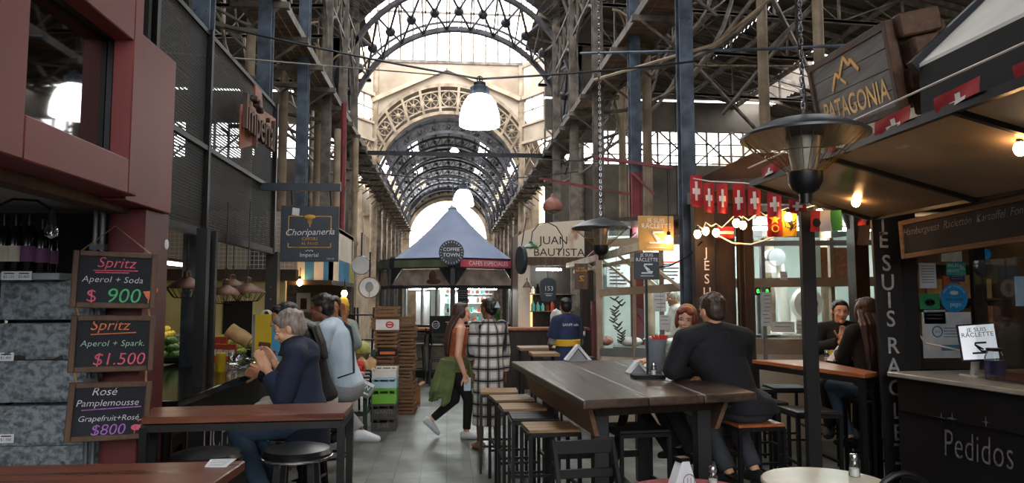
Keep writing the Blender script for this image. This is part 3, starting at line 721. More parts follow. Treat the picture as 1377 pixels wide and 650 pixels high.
# --- chalkboards
pm('chalk_pink', '#e46f86', '#c25067', rough=.9, scale=60); pm('chalk_orange', '#e58a5b', '#c76a3d', rough=.9, scale=60); pm('chalk_green', '#63c58a', '#45a169', rough=.9, scale=60); pm('chalk_purple', '#b77fd0', '#9660b0', rough=.9, scale=60); pm('chalk_mint', '#bfe3cb', '#9cc5aa', rough=.9, scale=60)
def board(lab, TL, TR, BL, yl, yr, draw, mats):
    a, b, c = P(*TL, Y=yl), P(*TR, Y=yr), P(*BL, Y=yl - .005); r = b - a; u = a - c; w_, h_ = r.length, u.length
    o = (b + c) / 2; M = fr(o, r, u); t = thing('chalkboard', lab, 'chalkboard', o); mb = MB(M); f = .028
    for s in (-1, 1): mb.cbox((s * (w_ - f) / 2, 0, 0), (f, h_, .03)); mb.cbox((0, s * (h_ - f) / 2, 0), (w_ - 2 * f, f, .03))
    mb.build('frame', 'wood_frame', t, bev=.004)
    mb = MB(M); mb.cbox((0, 0, -.004), (w_ - f, h_ - f, .012)); mb.build('slate', 'chalk_slate', t)
    mb = MB(M); draw(mb, w_, h_); mb.build('chalk_lettering', mats, t)
    return t, M, w_, h_
T_ = Matrix.Translation
def line(mb, pts, r=.003): mb.tube([V((p[0], p[1], .004)) for p in pts], r, 5)
def d1(mb, w_, h_):
    mb.cur = 0; mb.text('Spritz', .075, T_((0, .085, 0)), shear=.25, ext=.004, off=-.006); line(mb, [(-.1, .045), (.1, .05)]); line(mb, [(-.09, .035), (.06, .038)])
    mb.cur = 1; mb.text('Aperol + Soda', .044, T_((-.01, .0, 0)), shear=.2, ext=.004, off=-.008, sp=1.05)
    mb.cur = 2; mb.text('$', .09, T_((-.1, -.085, 0)), ext=.004, off=-.01)
    mb.cur = 3; mb.text('900', .105, T_((.04, -.083, 0)), shear=.15, ext=.004, off=-.004)
    mb.cur = 4; mb.prism([(.13, -.055, .003), (.185, -.05, .003), (.165, -.09, .003), (.15, -.092, .003)], (0, 0, .001)); line(mb, [(.157, -.09), (.157, -.12)], .003); line(mb, [(.14, -.122), (.175, -.12)], .003); mb.lathe([(.001, .004), (.016, .004)], 10, (.185, -.045, 0))
def d2(mb, w_, h_):
    mb.cur = 0; mb.text('Spritz', .075, T_((-.02, .09, 0)), shear=.25, ext=.004, off=-.006); line(mb, [(-.1, .045), (.1, .055)])
    mb.cur = 1; mb.text('Aperol + Spark.', .042, T_((0, .0, 0)), shear=.2, ext=.004, off=-.008, sp=1.05)
    mb.cur = 2; mb.text('$1.500', .085, T_((.03, -.08, 0)), shear=.15, ext=.004, off=-.005)
def d3(mb, w_, h_):
    mb.cur = 0; mb.text('Rosé', .055, T_((-.03, .095, 0)), shear=.25, ext=.004, off=-.007); mb.text('Pamplemousse', .046, T_((-.01, .04, 0)), shear=.2, ext=.004, off=-.007)
    mb.cur = 2; line(mb, [(-.12, .008), (.14, .018)])
    mb.cur = 1; mb.text('Grapefruit+Rosé', .039, T_((0, -.035, 0)), shear=.2, ext=.004, off=-.006)
    mb.cur = 2; mb.text('$800', .075, T_((0, -.092, 0)), shear=.15, ext=.004, off=-.005)
    mb.cur = 3; mb.ball((.125, -.085, .004), (.024, .015, .002), 10, 6); line(mb, [(.14, -.08), (.155, -.065), (.15, -.05), (.137, -.048), (.13, -.055)], .004); line(mb, [(.12, -.095), (.12, -.125)], .002)
B1 = board('wooden framed chalkboard offering spritz at 900, topmost of three', (97, 336), (211, 342), (95, 414), 3.72, 3.9, d1, ['chalk_pink', 'chalk_white', 'chalk_pink', 'chalk_green', 'chalk_orange'])
B2 = board('wooden framed chalkboard offering spritz at 1.500, middle of three', (95, 424), (209, 425), (91, 502), 3.70, 3.88, d2, ['chalk_orange', 'chalk_mint', 'chalk_pink'])
B3 = board('wooden framed chalkboard offering rosé pamplemousse at 800, lowest of three', (91, 515), (203, 513), (87, 596), 3.68, 3.86, d3, ['chalk_white', 'chalk_white', 'chalk_purple', 'chalk_pink'])
def corner(B, sx, sy): t, M, w_, h_ = B; return M @ V((sx * w_ * .42, sy * h_ * .48, .0))
top = P(155, 304, Y=3.93); mb = MB(); mb.tube([corner(B1, -1, 1), top, corner(B1, 1, 1)], .004, 5)
solo('rope', 'pale cord holding the topmost chalkboard from the shop ceiling', 'cord', mb, 'wood_stool')
for A, Bq, nm in ((B1, B2, 'upper'), (B2, B3, 'lower')):
    for s, sd in ((-1, 'shelf'), (1, 'post')):
        mb = MB(); mb.tube([corner(A, s, -1), corner(Bq, s, 1)], .006, 5); solo('rope', 'short rope on the %s side linking the %s two chalkboards' % (sd, nm), 'cord', mb, 'wood_stool')
# --- tables in front
def top_from(poly, th): mb = MB(); mb.prism([V(p) - V((0, 0, th)) for p in poly], (0, 0, th)); return mb
def P5(x, y): return P(x, y, Z=1.05)
poly = [P5(205, 548), P5(190, 562), P5(463, 556), P5(475, 541)]
c = sum(poly, V()) / 4; c.z = 0
t = thing('bar_table', 'narrow red brown bar table with black steel legs, butted against the red post', 'table', c)
top_from(poly, .035).build('tabletop', 'wood_red', t, bev=.004)
mb = MB(); 
for a, b in zip(poly, poly[1:] + poly[:1]): mb.bar(V((0, 0, -.055)) + a.lerp(c + V((0, 0, 1.05)), .03), V((0, 0, -.055)) + b.lerp(c + V((0, 0, 1.05)), .03), .035)
mb.build('frame', 'black_metal', t)
for k in range(4):
    p = poly[k].lerp(c + V((0, 0, 1.05)), .03); mb = MB(); mb.box((p.x - .018, p.y - .018, 0), (p.x + .018, p.y + .018, 1.0)); mb.build('leg', 'black_metal', t)
poly = [P5(330, 620), P5(285, 651), V((P5(285, 651).x - .06, 1.75, 1.05)), V((-2.7, 1.75, 1.05)), P5(-260, 632)]
c = V((-1.5, 2.3, 0))
t = thing('bar_table', 'red brown table corner with a menu card on it, cut off by the picture bottom', 'table', c)
top_from(poly, .035).build('tabletop', 'wood_red', t, bev=.004)
mb = MB(); mb.box((-2.6, 1.82, .96), (-.9, 2.68, 1.01)); mb.build('frame', 'black_metal', t)
for x, y in ((-.86, 2.68), (-1.0, 1.85), (-2.55, 2.62), (-2.6, 1.85)): mb = MB(); mb.box((x - .02, y - .02, 0), (x + .02, y + .02, 1.0)); mb.build('leg', 'black_metal', t)
q = [P5(283, 619), P5(318, 618), P5(304, 629), P5(275, 629)]; mb = MB(); mb.prism([V(p) + V((0, 0, .0005)) for p in q], (0, 0, .002)); mb.cur = 1
for i in range(5): a, b = q[0].lerp(q[3], .15 + .17 * i), q[1].lerp(q[2], .15 + .17 * i); mb.bar(a.lerp(b, .12) + V((0, 0, .003)), a.lerp(b, .85) + V((0, 0, .003)), .004, .0006)
solo('menu_card', 'small white menu card lying on the nearest red brown table', 'card', mb, ['paper', 'grey_paint'])
# --- round black vinyl stools
def vinyl_stool(lab, grp):
    t = thing('bar_stool', lab, 'stool', (0, 0, 0), 0, grp)
    mb = MB(); mb.lathe([(.001, .71), (.185, .71), (.198, .725), (.2, .745), (.185, .768), (.12, .785), (.001, .79)], 32); mb.build('seat', 'vinyl_black', t)
    mb = MB(); mb.lathe([(.196, .712), (.204, .717), (.204, .727), (.198, .731)], 32); mb.build('seat_ring', 'chrome', t)
    for k in range(4):
        a = pi / 4 + k * pi / 2; mb = MB(); mb.bar((.13 * cos(a), .13 * sin(a), .71), (.19 * cos(a), .19 * sin(a), 0), .045, .03); mb.build('leg', 'black_metal', t)
    mb = MB(); mb.tube(arc((0, 0, .3), .175, 0, 2 * pi, 24, (1, 0, 0), (0, 1, 0))[:-1], .012, 6, closed=True); mb.build('footrest', 'black_metal', t)
    return t
VS = vinyl_stool('black vinyl round stool beside the narrow bar table legs', 'round black stools'); VS.location = (-.87, 4.36, 0)
dup(VS, (-1.36, 4.28, 0), .3, 'black vinyl round stool between the red post and the narrow bar table')
dup(VS, (-1.0, 4.98, 0), .5, 'black vinyl round stool under the grey haired guest'); dup(VS, (-1.1, 5.7, 0), .9, 'black vinyl round stool under the guest in the black jacket'); dup(VS, (-1.02, 6.35, 0), .2, 'black vinyl round stool under the guest in the pale blue shirt')
dup(VS, (-1.12, 7.3, 0), .4, 'black vinyl round stool under the waving guest by the bananas')
# --- the bar counter
t = thing('bar_counter', 'long glossy black bar counter with white painted lettering on its front', 'counter', (-1.9, 6.4, 0))
mb = MB(); mb.box((-2.35, 4.36, 1.0), (-1.555, 8.5, 1.05)); mb.build('worktop', pm('bar_top', '#15150f', '#0b0b09', rough=.12, scale=3), t, bev=.006)
mb = MB(); mb.box((-2.3, 4.4, 0), (-1.64, 8.45, 1.0)); mb.build('front_panel', 'black_paint', t)
mb = MB(fr((-1.635, 5.35, .66), (0, 1, 0))); mb.text('UCH', .34, I4, ext=.002, sx=.8); mb.build('lettering', 'chalk_white', t)
mb = MB(fr((-1.635, 4.63, .66), (0, 1, 0)))
for s in (-1, 1): mb.cbox((s * .13, -.04, .002), (.018, .42, .004))
mb.cbox((0, .17, .002), (.28, .018, .004)); mb.lathe([(.001, .004), (.06, .004)], 20, (0, .03, 0)); mb.cbox((0, -.1, .002), (.03, .2, .004))
mb.build('emblem', pm('emblem_brown', '#7a5426', '#5a3c18', rough=.6, scale=8), t)
mb = MB(); mb.tube([(-1.5, 4.5, .18), (-1.5, 8.4, .18)], .02, 8); mb.build('foot_rail', 'steel_dark', t)
# posts and netted balcony over the bar
for px, Y, lab in ((271, 5.05, 'black square post rising from the bar counter, nearest the red shop'), (285, 5.25, 'thinner black post right behind the first on the bar counter'), (366, 7.62, 'black studded post at the far end of the bar under the hanging sign')):
    x = P(px, 400, Y=Y).x; wd = .07 if Y < 5.2 else (.045 if Y < 6 else .12); mb = MB(); mb.box((-wd / 2, -wd / 2, 1.05), (wd / 2, wd / 2, 2.12)); 
    if Y > 7: mb.cur = 1; [mb.ball((0, -wd / 2, 1.15 + .12 * i), .012, 6, 4) for i in range(8)]
    solo('stall_post', lab, 'post', mb, ['black_paint', 'chrome'], (x, Y, 0))
XM = -1.80
t = thing('balcony_netting', 'black wire netting panels of the balcony above the bar', 'netting', (XM, 6, 2.1))
for y0, y1 in ((4.4, 5.42), (5.42, 7.5)):
    mb = MB(); mb.quad((XM, y0, 2.13), (XM, y1, 2.13), (XM, y1, 3.62), (XM, y0, 3.62)); mb.build('net_panel', 'net_black', t)
    mb = MB()
    mb.quad((XM - 1.6, y0, 2.3), (XM - 1.6, y1, 2.3), (XM - 1.6, y1, 3.62), (XM - 1.6, y0, 3.62)); mb.build('net_panel', 'net_black', t)
for y in (4.42, 5.42, 7.48): mb = MB(); mb.cbox((XM + .01, y, 2.88), (.045, .045, 1.55)); mb.build('net_post', 'black_metal', t)
mb = MB(); mb.cbox((XM, 5.95, 2.12), (.05, 3.1, .06)); mb.build('net_rail', 'black_metal', t)
for bb in (((XM, 4.4, 3.62), (XM, 7.5, 3.62)), ((XM - 1.6, 4.4, 3.62), (XM - 1.6, 7.5, 3.62)), ((XM + .01, 4.44, 2.75), (XM + .01, 7.46, 2.75))): mb = MB(); mb.bar(bb[0], bb[1], .035); mb.build('net_rail', 'black_metal', t)
mb = MB(); mb.box((XM - 1.6, 4.4, 2.22), (XM - .02, 5.6, 2.26)); mb.build('balcony_floor', 'black_matte', t)
# copper sign on the netting
pm('copper', '#b06a4c', '#7c4530', rough=.42, metal=.45, scale=3)
pm('copper_dark', '#5a4034', '#3a2921', rough=.5, metal=.4, scale=5)
t = thing('shop_sign', 'copper plate sign with raised lettering mounted on the balcony netting', 'sign', (XM + .1, 6.5, 2.9))
XS = XM + .1
pl = [P(321, 200, X=XS), P(322, 141, X=XS), P(341, 137, X=XS), P(342, 114, X=XS), P(350, 122, X=XS), P(352, 148, X=XS), P(369, 160, X=XS), P(368, 180, X=XS), P(352, 184, X=XS), P(350, 192, X=XS), P(335, 196, X=XS)]
mb = MB(); mb.prism(pl, (.012, 0, 0)); mb.build('plate', 'copper', t)
c = P(347, 170, X=XS + .05); mb = MB(fr(c, (0, 1, 0))); mb.text('Imperial', .42, I4, ext=0, sx=.72)
vs = [v.copy() for v in mb.v]; fs = list(mb.f); mb2 = MB()
for f in fs: mb2.prism([vs[i] for i in f], (.035, 0, 0))
mb2.build('raised_letters', 'copper_dark', t)
for px in (326, 366): mb = MB(); a = P(px, 170, X=XS); mb.bar((XM, a.y, a.z), a, .03); mb.build('bracket', 'black_metal', t)
mb = MB(); p0 = P(346, 140, X=XS + .06); 
for dy, dz, s in ((0, 0, .07), (-.1, .02, .05), (.1, -.03, .05)): mb.cbox(p0 + V((0, dy, dz)), (.06, s * 1.2, s))
mb.build('crest', 'copper_dark', t, bev=.01)
# bar interior: walls, shelf, beam
pm('wall_butter', '#d8cf9a', '#b9ad76', rough=.8, scale=2)
t = thing('bar_backdrop_wall', 'pale yellow partition at the back of the bar with a dark hatch', 'partition', (-2.7, 8.6, 0))
mb = MB(); a, b = P(298, 405, Y=8.6), P(338, 470, Y=8.6)
mb.box((-3.9, 8.6, 0), (a.x, 8.68, 1.95)); mb.box((b.x, 8.6, 0), (-1.9, 8.68, 1.95)); mb.box((a.x, 8.6, a.z), (b.x, 8.68, 1.95)); mb.box((a.x, 8.6, 0), (b.x, 8.68, b.z)); mb.box((-3.95, 4.7, 0), (-3.9, 8.68, 1.95)); mb.build('wall_panel', 'wall_butter', t)
mb = MB(); mb.box((a.x, 8.66, b.z), (b.x, 8.7, a.z)); mb.build('hatch', 'black_matte', t)  # black sheet stands in for the dark inside the opening
mb = MB(); mb.box((-3.9, 8.45, 1.84), (-1.75, 8.6, 1.97)); mb.build('beam', 'dark_brown', t)
mb = MB(); mb.quad((0, 0, 0), (0, 2.1, 0), (0, 2.1, .62), (0, 0, .62)); solo('wire_grid', 'white wire grid above the yellow partition of the bar', 'grid', mb, 'net_white', (-1.8, 8.55, 1.98), rotz=pi / 2)
mb = MB(); mb.box((-2.1, 0, 0), (0, .03, .7)); solo('light_panel', 'pale translucent sheet behind the wire grid of the bar', 'panel', mb, 'cream_sheet', (-1.8, 8.75, 1.98))
# cage lamps
pm('rust_brown', '#6b4a38', '#40291e', rough=.55, metal=.4, scale=6)
def cage(lab):
    t = thing('cage_lamp', lab, 'lamp')
    mb = MB(); mb.lathe([(.14, 0), (.135, .012), (.1, .04), (.05, .065), (.028, .08), (.026, .12), (.012, .13), (.001, .131)], 24); mb.build('shade', 'rust_brown', t)
    mb = MB()
    for k in range(16): a = k * pi / 8; mb.tube([(.135 * cos(a), .135 * sin(a), 0), (.09 * cos(a), .09 * sin(a), -.06), (.075 * cos(a), .075 * sin(a), -.068)], .0025, 4)
    mb.tube(arc((0, 0, -.068), .075, 0, 2 * pi, 20, (1, 0, 0), (0, 1, 0))[:-1], .003, 4, closed=True); mb.build('cage', 'black_metal', t)
    mb = MB(); mb.ball((0, 0, -.015), .03, 10, 8); mb.build('bulb', 'glass_jar', t)
    mb = MB(); mb.tube([(0, 0, .13), (0, 0, .75)], .005, 5)
    for i in range(4): mb.tube(arc((0, 0, .145 + .02 * i), .012, 0, 2 * pi, 8, (1, 0, 0) if i % 2 else (0, 1, 0))[:-1], .003, 4, closed=True)
    mb.build('chain', 'steel_dark', t); return t
CL = cage('rusty caged pendant lamp nearest the red shop post, over the bar'); CL.location = P(251, 388, Y=5.3)
dup(CL, P(303, 397, Y=5.9), 0, 'rusty caged pendant lamp in the middle, right of the twin black posts'); dup(CL, P(333, 394, Y=6.0), 0, 'rusty caged pendant lamp next to the studded post, cage open below'); dup(CL, P(313, 386, Y=7.6), 0, 'rusty caged pendant lamp hanging farther back between two others')
t = thing('fill_lamp', 'added tube lamp brightening the bar interior behind the netting', 'lamp', (-2.7, 6.4, 1.98)); mb = MB(); mb.cbox((-2.7, 6.9, 1.98), (.06, 1.6, .03)); mb.build('tube', em('bar_fill_tube', '#fff0cf', 9), t); mb = MB(); mb.cbox((-2.7, 6.9, 2.01), (.1, 1.7, .03)); mb.build('housing', 'black_metal', t)  # added fill lamp, lifts the dark bar interior
# goods on the back ledge of the bar
t = thing('display_ledge', 'stepped display ledge with produce behind the bar counter', 'ledge', (-2.9, 7, 0))
mb = MB(); mb.box((-3.4, 5.2, .9), (-2.42, 8.4, 1.06)); mb.build('lower_step', 'dark_brown', t); mb = MB(); mb.box((-3.6, 5.2, 1.06), (-2.85, 8.4, 1.24)); mb.build('upper_step', 'grey_paint', t)
pm('avocado', '#4e7d2c', '#2e5218', rough=.45, scale=9); pm('lemon', '#e3cf4a', '#c3a92a', rough=.45, scale=9); pm('lime', '#a9b93a', '#7f9226', rough=.45, scale=9); pm('apple_red', '#b82f33', '#86191f', rough=.35, scale=9)
def fruit(name, lab, mat, r, pts, grp, cat):
    mb = MB(); mb.ball((0, 0, 0), (r, r, r * 1.12), 10, 7); mb.lathe([(r * .12, r * 1.05), (.003, r * 1.2)], 6); o = None
    for p in pts:
        if o is None: o = solo(name, lab, cat, mb, mat, p, grp); q = o
        else: q = o.copy(); COL.objects.link(q); q.location = p
        q.rotation_euler = (random.uniform(-1, 1), random.uniform(-1, 1), random.uniform(0, 6))
rr = random.Random(3)
def pile(c, ux, uy, nx, ny, r, layers=2):
    out = []
    for l in range(layers):
        for i in range(nx - l):
            for j in range(ny - l): out.append(V(c) + V(ux) * ((i + l * .5) * 2.02 * r) + V(uy) * ((j + l * .5) * 2.02 * r) + V((rr.uniform(-.004, .004), rr.uniform(-.004, .004), r + l * 1.45 * r)))
    return out
mb = MB(); mb.box((-.26, -.2, 0), (.26, .2, .012)); [mb.box((x, -.2, 0), (x + .012, .2, .05)) for x in (-.26, .248)]; mb.box((-.26, -.2, 0), (.26, -.19, .05)); mb.box((-.26, .19, 0), (.26, .2, .05))
solo('produce_tray', 'dark tray heaped with green avocados behind the bar', 'tray', mb, 'black_matte', (-2.62, 6.9, 1.062))
fruit('avocado', 'green avocado heaped in the dark tray behind the bar', 'avocado', .043, pile((-2.81, 6.78, 1.076), (1, 0, 0), (0, 1, 0), 5, 4, .043, 3), 'avocados in the tray', 'avocado')
fruit('lemon', 'yellow lemon in the row on the upper ledge behind the bar', 'lemon', .036, pile((-3.05, 7.3, 1.242), (1, 0, 0), (0, 1, 0), 5, 4, .036, 2), 'lemons on the upper ledge', 'lemon')
fruit('lime', 'yellow green lime piled beside the red juice cartons', 'lime', .034, pile((-2.42, 7.5, 1.05), (1, 0, 0), (0, 1, 0), 5, 6, .034, 4), 'limes beside the cartons', 'lime')
pm('carton_red', '#b5412f', '#8f2c20', rough=.5, scale=8)
for i, (px, py, Y) in enumerate(((289, 472, 7.2), (297, 473, 7.15), (305, 473, 7.1), (313, 474, 7.1), (292, 462, 7.35), (301, 463, 7.35))):
    p = P(px, py, Y=Y); t = thing('juice_carton', 'small red carton standing %s' % ['beside the twin black posts', 'second in the front row of cartons', 'third in the front row of cartons', 'at the end of the front row of cartons by the limes', 'in the back row of cartons by the post', 'in the back row of cartons under the bread bag'][i], 'carton', (p.x, Y, 1.05), 0, 'red cartons on the bar')
    mb = MB(); mb.box((p.x - .03, Y - .03, 1.05), (p.x + .03, Y + .03, 1.2 + .06 * (i > 3))); mb.build('box', 'carton_red', t); mb = MB(); mb.box((p.x - .024, Y - .032, 1.09), (p.x + .024, Y - .03, 1.15)); mb.build('printed_panel', 'label_white', t)
pm('kraft', '#c0a077', '#94764f', rough=.85, scale=5, bump=.2)
a = P(322, 452, Y=7.5); mb = MB(); R = Matrix.Rotation(radians(32), 3, 'Y') @ Matrix.Rotation(.3, 3, 'X')
mb.loft([(R @ V((x, 0, 0)), R @ V((0, .09 * s, .01 * sin(x * 40))), R @ V((0, 0, .07 * s))) for x, s in ((-.12, .95), (-.05, 1.05), (.02, 1), (.09, .95), (.13, 1.1))], 14); mb.cur = 1; mb.loft([(R @ V((x, .0, .0)), R @ V((0, .06 * s, 0)), R @ V((0, 0, .05 * s))) for x, s in ((.08, 1), (.14, .9), (.18, .4))], 10)
solo('bread_bag', 'kraft paper bag of bread lying on the cartons behind the bar', 'bag', mb, ['kraft', 'lemon'], a)
t = thing('liquor_bottle', 'tall amber bottle with brown label beside the lemons', 'bottle', (-2.95, 7.05, 1.24)); p = V((-2.95, 7.05, 1.24))
mb = MB(); mb.lathe([(.045, 0), (.045, .16), (.02, .2), (.016, .24)], 14, p); mb.build('glass_body', pm('amber', '#7a3d1c', '#4c230e', rough=.15, scale=6), t); mb = MB(); mb.lathe([(.0458, .03), (.0458, .12)], 14, p); mb.build('paper_label', 'carton_red', t); mb = MB(); mb.lathe([(.019, .235), (.019, .27), (.001, .271)], 10, p); mb.build('cap', 'black_matte', t)
p = P(296, 500, Z=1.05); mb = MB(); mb.lathe([(.001, 0), (.036, 0), (.038, .005), (.038, .145), (.034, .15), (.03, .148), (.001, .146)], 18); solo('yellow_can', 'tall yellow can standing on the glossy bar counter', 'can', mb, pm('can_yellow', '#cfae1e', '#b49312', rough=.35, scale=3), p)
for px, py, lab in ((312, 498, 'stemmed water glass beside the yellow can'), (341, 488, 'beer glass in front of the shopping bag')):
    p = P(px, py, Z=1.05); mb = MB(); mb.lathe([(.03, 0), (.03, .004), (.004, .01), (.004, .06), (.03, .09), (.034, .14), (.032, .14), (.028, .092), (.001, .07)], 14); solo('drinking_glass', lab, 'glass', mb, 'glass_jar', p)
p = P(325, 494, Z=1.05); mb = MB(); mb.sheet(lambda u, v: V(((.02 + .1 * sin(pi * v) * (1 + .25 * sin(7 * u * 2 * pi))) * cos(2 * pi * u), (.02 + .08 * sin(pi * v)) * sin(2 * pi * u), .1 * v * (1 + .2 * sin(5 * 2 * pi * u)))), 28, 8); solo('plastic_bag', 'crumpled clear plastic bag on the bar counter', 'bag', mb, 'glass_jar', p)
p = P(330, 497, Z=1.05); mb = MB(); mb.lathe([(.001, 0), (.07, 0), (.13, .018), (.128, .02), (.07, .006), (.001, .006)], 24); solo('snack_plate', 'dark snack plate between the plastic bag and the guest', 'plate', mb, 'black_metal', p + V((.08, .25, 0)))
# shopping bag
p = V((P(358, 450, Y=6.55).x, 6.55, 1.05)); t = thing('shopping_bag', 'yellow and blue paper bag with a printed house standing on the bar', 'bag', p)
def trap(x0, x1, w0, w1, h, y): return
mb = MB(); h = P(358, 423, Y=6.55).z - 1.05; mb.cur = 0
mb.prism([p + V((-.085, -.05, 0)), p + V((.06, -.05, 0)), p + V((.06, -.05, h)), p + V((-.085, -.05, h))], (0, .1, 0)); mb.build('front_panel', pm('bag_yellow', '#e2c21b', '#cfae10', rough=.6, scale=4), t)
mb = MB(); mb.prism([p + V((.061, -.05, 0)), p + V((.11, .0, 0)), p + V((.11, .0, h)), p + V((.061, -.05, h))], (0, .06, 0)); mb.build('side_gusset', pm('bag_blue', '#58b2dd', '#3f97c4', rough=.6, scale=4), t)
mb = MB(); mb.box(p + V((-.11, -.045, 0)), p + V((-.086, .05, h))); mb.build('dark_gusset', 'grey_paint', t)
mb = MB(fr(p + V((-.0, -.052, .15)), (1, 0, 0))); mb.cbox((0, -.02, 0), (.1, .1, .002)); mb.prism([(-.055, .03, 0), (.055, .02, 0), (.05, .05, 0), (-.045, .06, 0)], (0, 0, .002)); mb.cur = 1; [mb.cbox((-.035 + .024 * i, -.03, .002), (.012, .035, .002)) for i in range(4)]; mb.build('printed_house', ['emblem_brown', 'lemon'], t)
mb = MB(); mb.box(p + V((.0, -.058, 0)), p + V((.1, -.051, .13))); mb.build('red_band', 'apple_red', t)
mb = MB(); mb.tube(arc(p + V((-.01, 0, h)), .035, 0, pi, 10), .006, 6); mb.tube(arc(p + V((-.01, .06, h)), .035, 0, pi, 10), .006, 6); mb.build('handle', 'paper', t)
# hanging blade sign
YS = 7.0; a, b, cc = P(377, 276, Y=YS), P(455, 279, Y=YS), P(378, 351, Y=YS); w_, h_ = (b - a).length, (a - cc).length; o = (b + cc) / 2; M = fr(o, (1, 0, 0)); t = thing('hanging_sign', 'dark blue hanging sign for the choripán bar with gold frame', 'sign', o)
pm('sign_navy', '#26333f', '#1c2731', rough=.5, scale=4)
mb = MB(M); mb.cbox((0, 0, 0), (w_, h_, .02)); mb.build('sign_panel', 'sign_navy', t, bev=.003)
mb = MB(M); z = .011; k = .0068 * 1.02
for (x0, y0, x1, y1) in ((-.2, .17, -.06, .17), (.06, .17, .2, .17), (-.2, .17, -.2, -.02), (.2, .17, .2, -.0), (-.2, -.13, .2, -.13), (-.2, -.09, -.2, -.13), (.2, -.09, .2, -.13)): mb.bar((x0, y0, z), (x1, y1, z), .007, .003, up=(0, 0, 1))
mb.ball((0, .165, z), (.055, .022, .003), 14, 6); 
for dx in (-.016, 0, .016): mb.bar((dx, .15, z), (dx * .8, .1, z), .006, .003)
mb.bar((0, .1, z), (0, .065, z), .01, .003); mb.text('CHORI', .042, T_((0, -.05, 0)), ext=z + .002, sp=1.2); mb.text('AL PASO', .036, T_((0, -.095, 0)), ext=z + .002, sp=1.15); mb.build('gold_frame', 'gold_paint', t)
mb = MB(M); mb.text('Choripanería', .088, T_((0, .015, 0)) @ Matrix.Rotation(.03, 4, 'Z'), shear=.3, ext=z + .003); mb.text('Imperial', .055, T_((0, -.205, 0)), ext=z + .003); mb.text('LOC 42', .02, T_((.2, -.24, 0)), ext=z + .002)
for i in range(5): mb.ball((-.03 + .015 * i, -.165 + .006 * (i % 2), z), .006, 6, 4)
mb.build('lettering', 'chalk_white', t)
mb = MB(); zb = P(410, 252, Y=YS).z; mb.box((XM, YS - .03, zb - .035), (b.x + .02, YS + .03, zb + .035)); mb.build('bracket_bar', 'sign_navy', t)
mb = MB()
for x in (a.x + .1, b.x - .08): mb.tube([(x, YS, zb - .03), (x + .01, YS, a.z)], .006, 5)
mb.build('hook', 'black_metal', t)
c = P(398, 285, Y=6.978); mb = MB(fr(c, (1, 0, 0))); mb.prism([(-.035, -.03, 0), (.03, -.04, 0), (.035, .03, 0), (-.03, .04, 0)], (0, 0, .01)); solo('paper_note', 'scrap of white paper stuck on the hanging sign bracket', 'note', mb, 'paper')
# ============================================================ MIDDLE: FRUIT STALL, CRATES, COFFEE KIOSK
pm('stripe_blue', '#4f93bd', '#3b7ba5', rough=.7, scale=3); pm('stripe_cream', '#f1e8d6', '#dccfb6', rough=.7, scale=3); pm('stripe_green', '#c9c46a', '#aaa54c', rough=.7, scale=3)
t = thing('fruit_stall', 'fruit stall with a cream and blue striped fascia and warm bulbs', 'stall', (-1.8, 10, 0))
xa, xb = P(372, 360, Y=9).x, -1.42; n = 6; cols = [0, 1, 0, 1, 0, 1]
mb = MB()
for i in range(n):
    mb.cur = cols[i]; mb.box((xa + (xb - xa) * i / n, 9.0, 1.86), (xa + (xb - xa) * (i + 1) / n, 9.05, 2.14))
for i, c in enumerate((0, 1, 1, 2)):
    mb.cur = c; mb.box((xb - .05, 9.0 + .5 * i, 1.86), (xb, 9.5 + .5 * i, 2.14))
mb.cur = 0; mb.box((xb - .05, 9.05, 2.14), (xb - .01, 11, 2.56)); mb.box((xa, 9.0, 2.14), (xb, 9.04, 2.5))
mb.build('fascia', ['stripe_cream', 'stripe_blue', 'stripe_green'], t)
mb = MB(); mb.box((-3.9, 9, 2.5), (-2.5, 11, 2.55)); mb.box((-2.0, 9, 2.5), (xb - .01, 11, 2.55)); mb.box((xa, 8.96, 1.8), (xb, 9.04, 1.86)); mb.box((xb - .06, 9, 1.8), (xb, 11, 1.86)); mb.build('roof', 'dark_brown', t)
for x, y in ((xb - .03, 11.0), (xb - .03, 10.2)): mb = MB(); mb.cbox((x, y, .9), (.07, .07, 1.8)); mb.build('post', 'wood_frame', t)
mb = MB(); mb.box((-3.9, 10.8, 0), (xb, 10.85, 2.5)); mb.build('back_panel', 'wood_weathered', t)
c = P(408, 407, Y=10.77); mb = MB(); mb.box(c - V((.1, .0, .14)), c + V((.1, .02, .14))); mb.cur = 1; mb.box(c - V((.04, .01, .1)), c + V((.05, .0, .06))); solo('pinned_picture', 'white sheet with a dark portrait pinned to the fruit stall wall', 'picture', mb, ['paper', 'rust_brown'])
def bulb(par, p, r=.03, nm='bulb'):
    mb = MB(); mb.ball(p, (r, r, r * 1.25), 12, 8); o = mb.build(nm, 'bulb_warm', par); mb = MB(); mb.lathe([(r * .5, r * 1.0), (r * .55, r * 2), (r * .2, r * 2.3)], 8, p); mb.build('socket', 'black_matte', par); return o
for px, py, Y, lb in ((403, 380, 8.93, 'bright warm bulb hanging under the striped fascia below the navy hanging sign'), (463, 395, 8.9, 'bright warm bulb hanging at the corner of the fruit stall above the bananas')):
    p = P(px, py, Y=Y); t = thing('hanging_bulb', lb, 'bulb', p); bulb(t, p, .035); mb = MB(); mb.tube([p + V((0, 0, .07)), p + V((0, .04, .18))], .005, 5); mb.build('cord', 'black_matte', t)
pm('banana', '#e5c22c', '#b8921a', rough=.5, scale=8)
c = P(462, 409, Y=8.9); t = thing('banana_bunch', 'bunch of yellow bananas hanging under the bulb of the fruit stall', 'bananas', c)
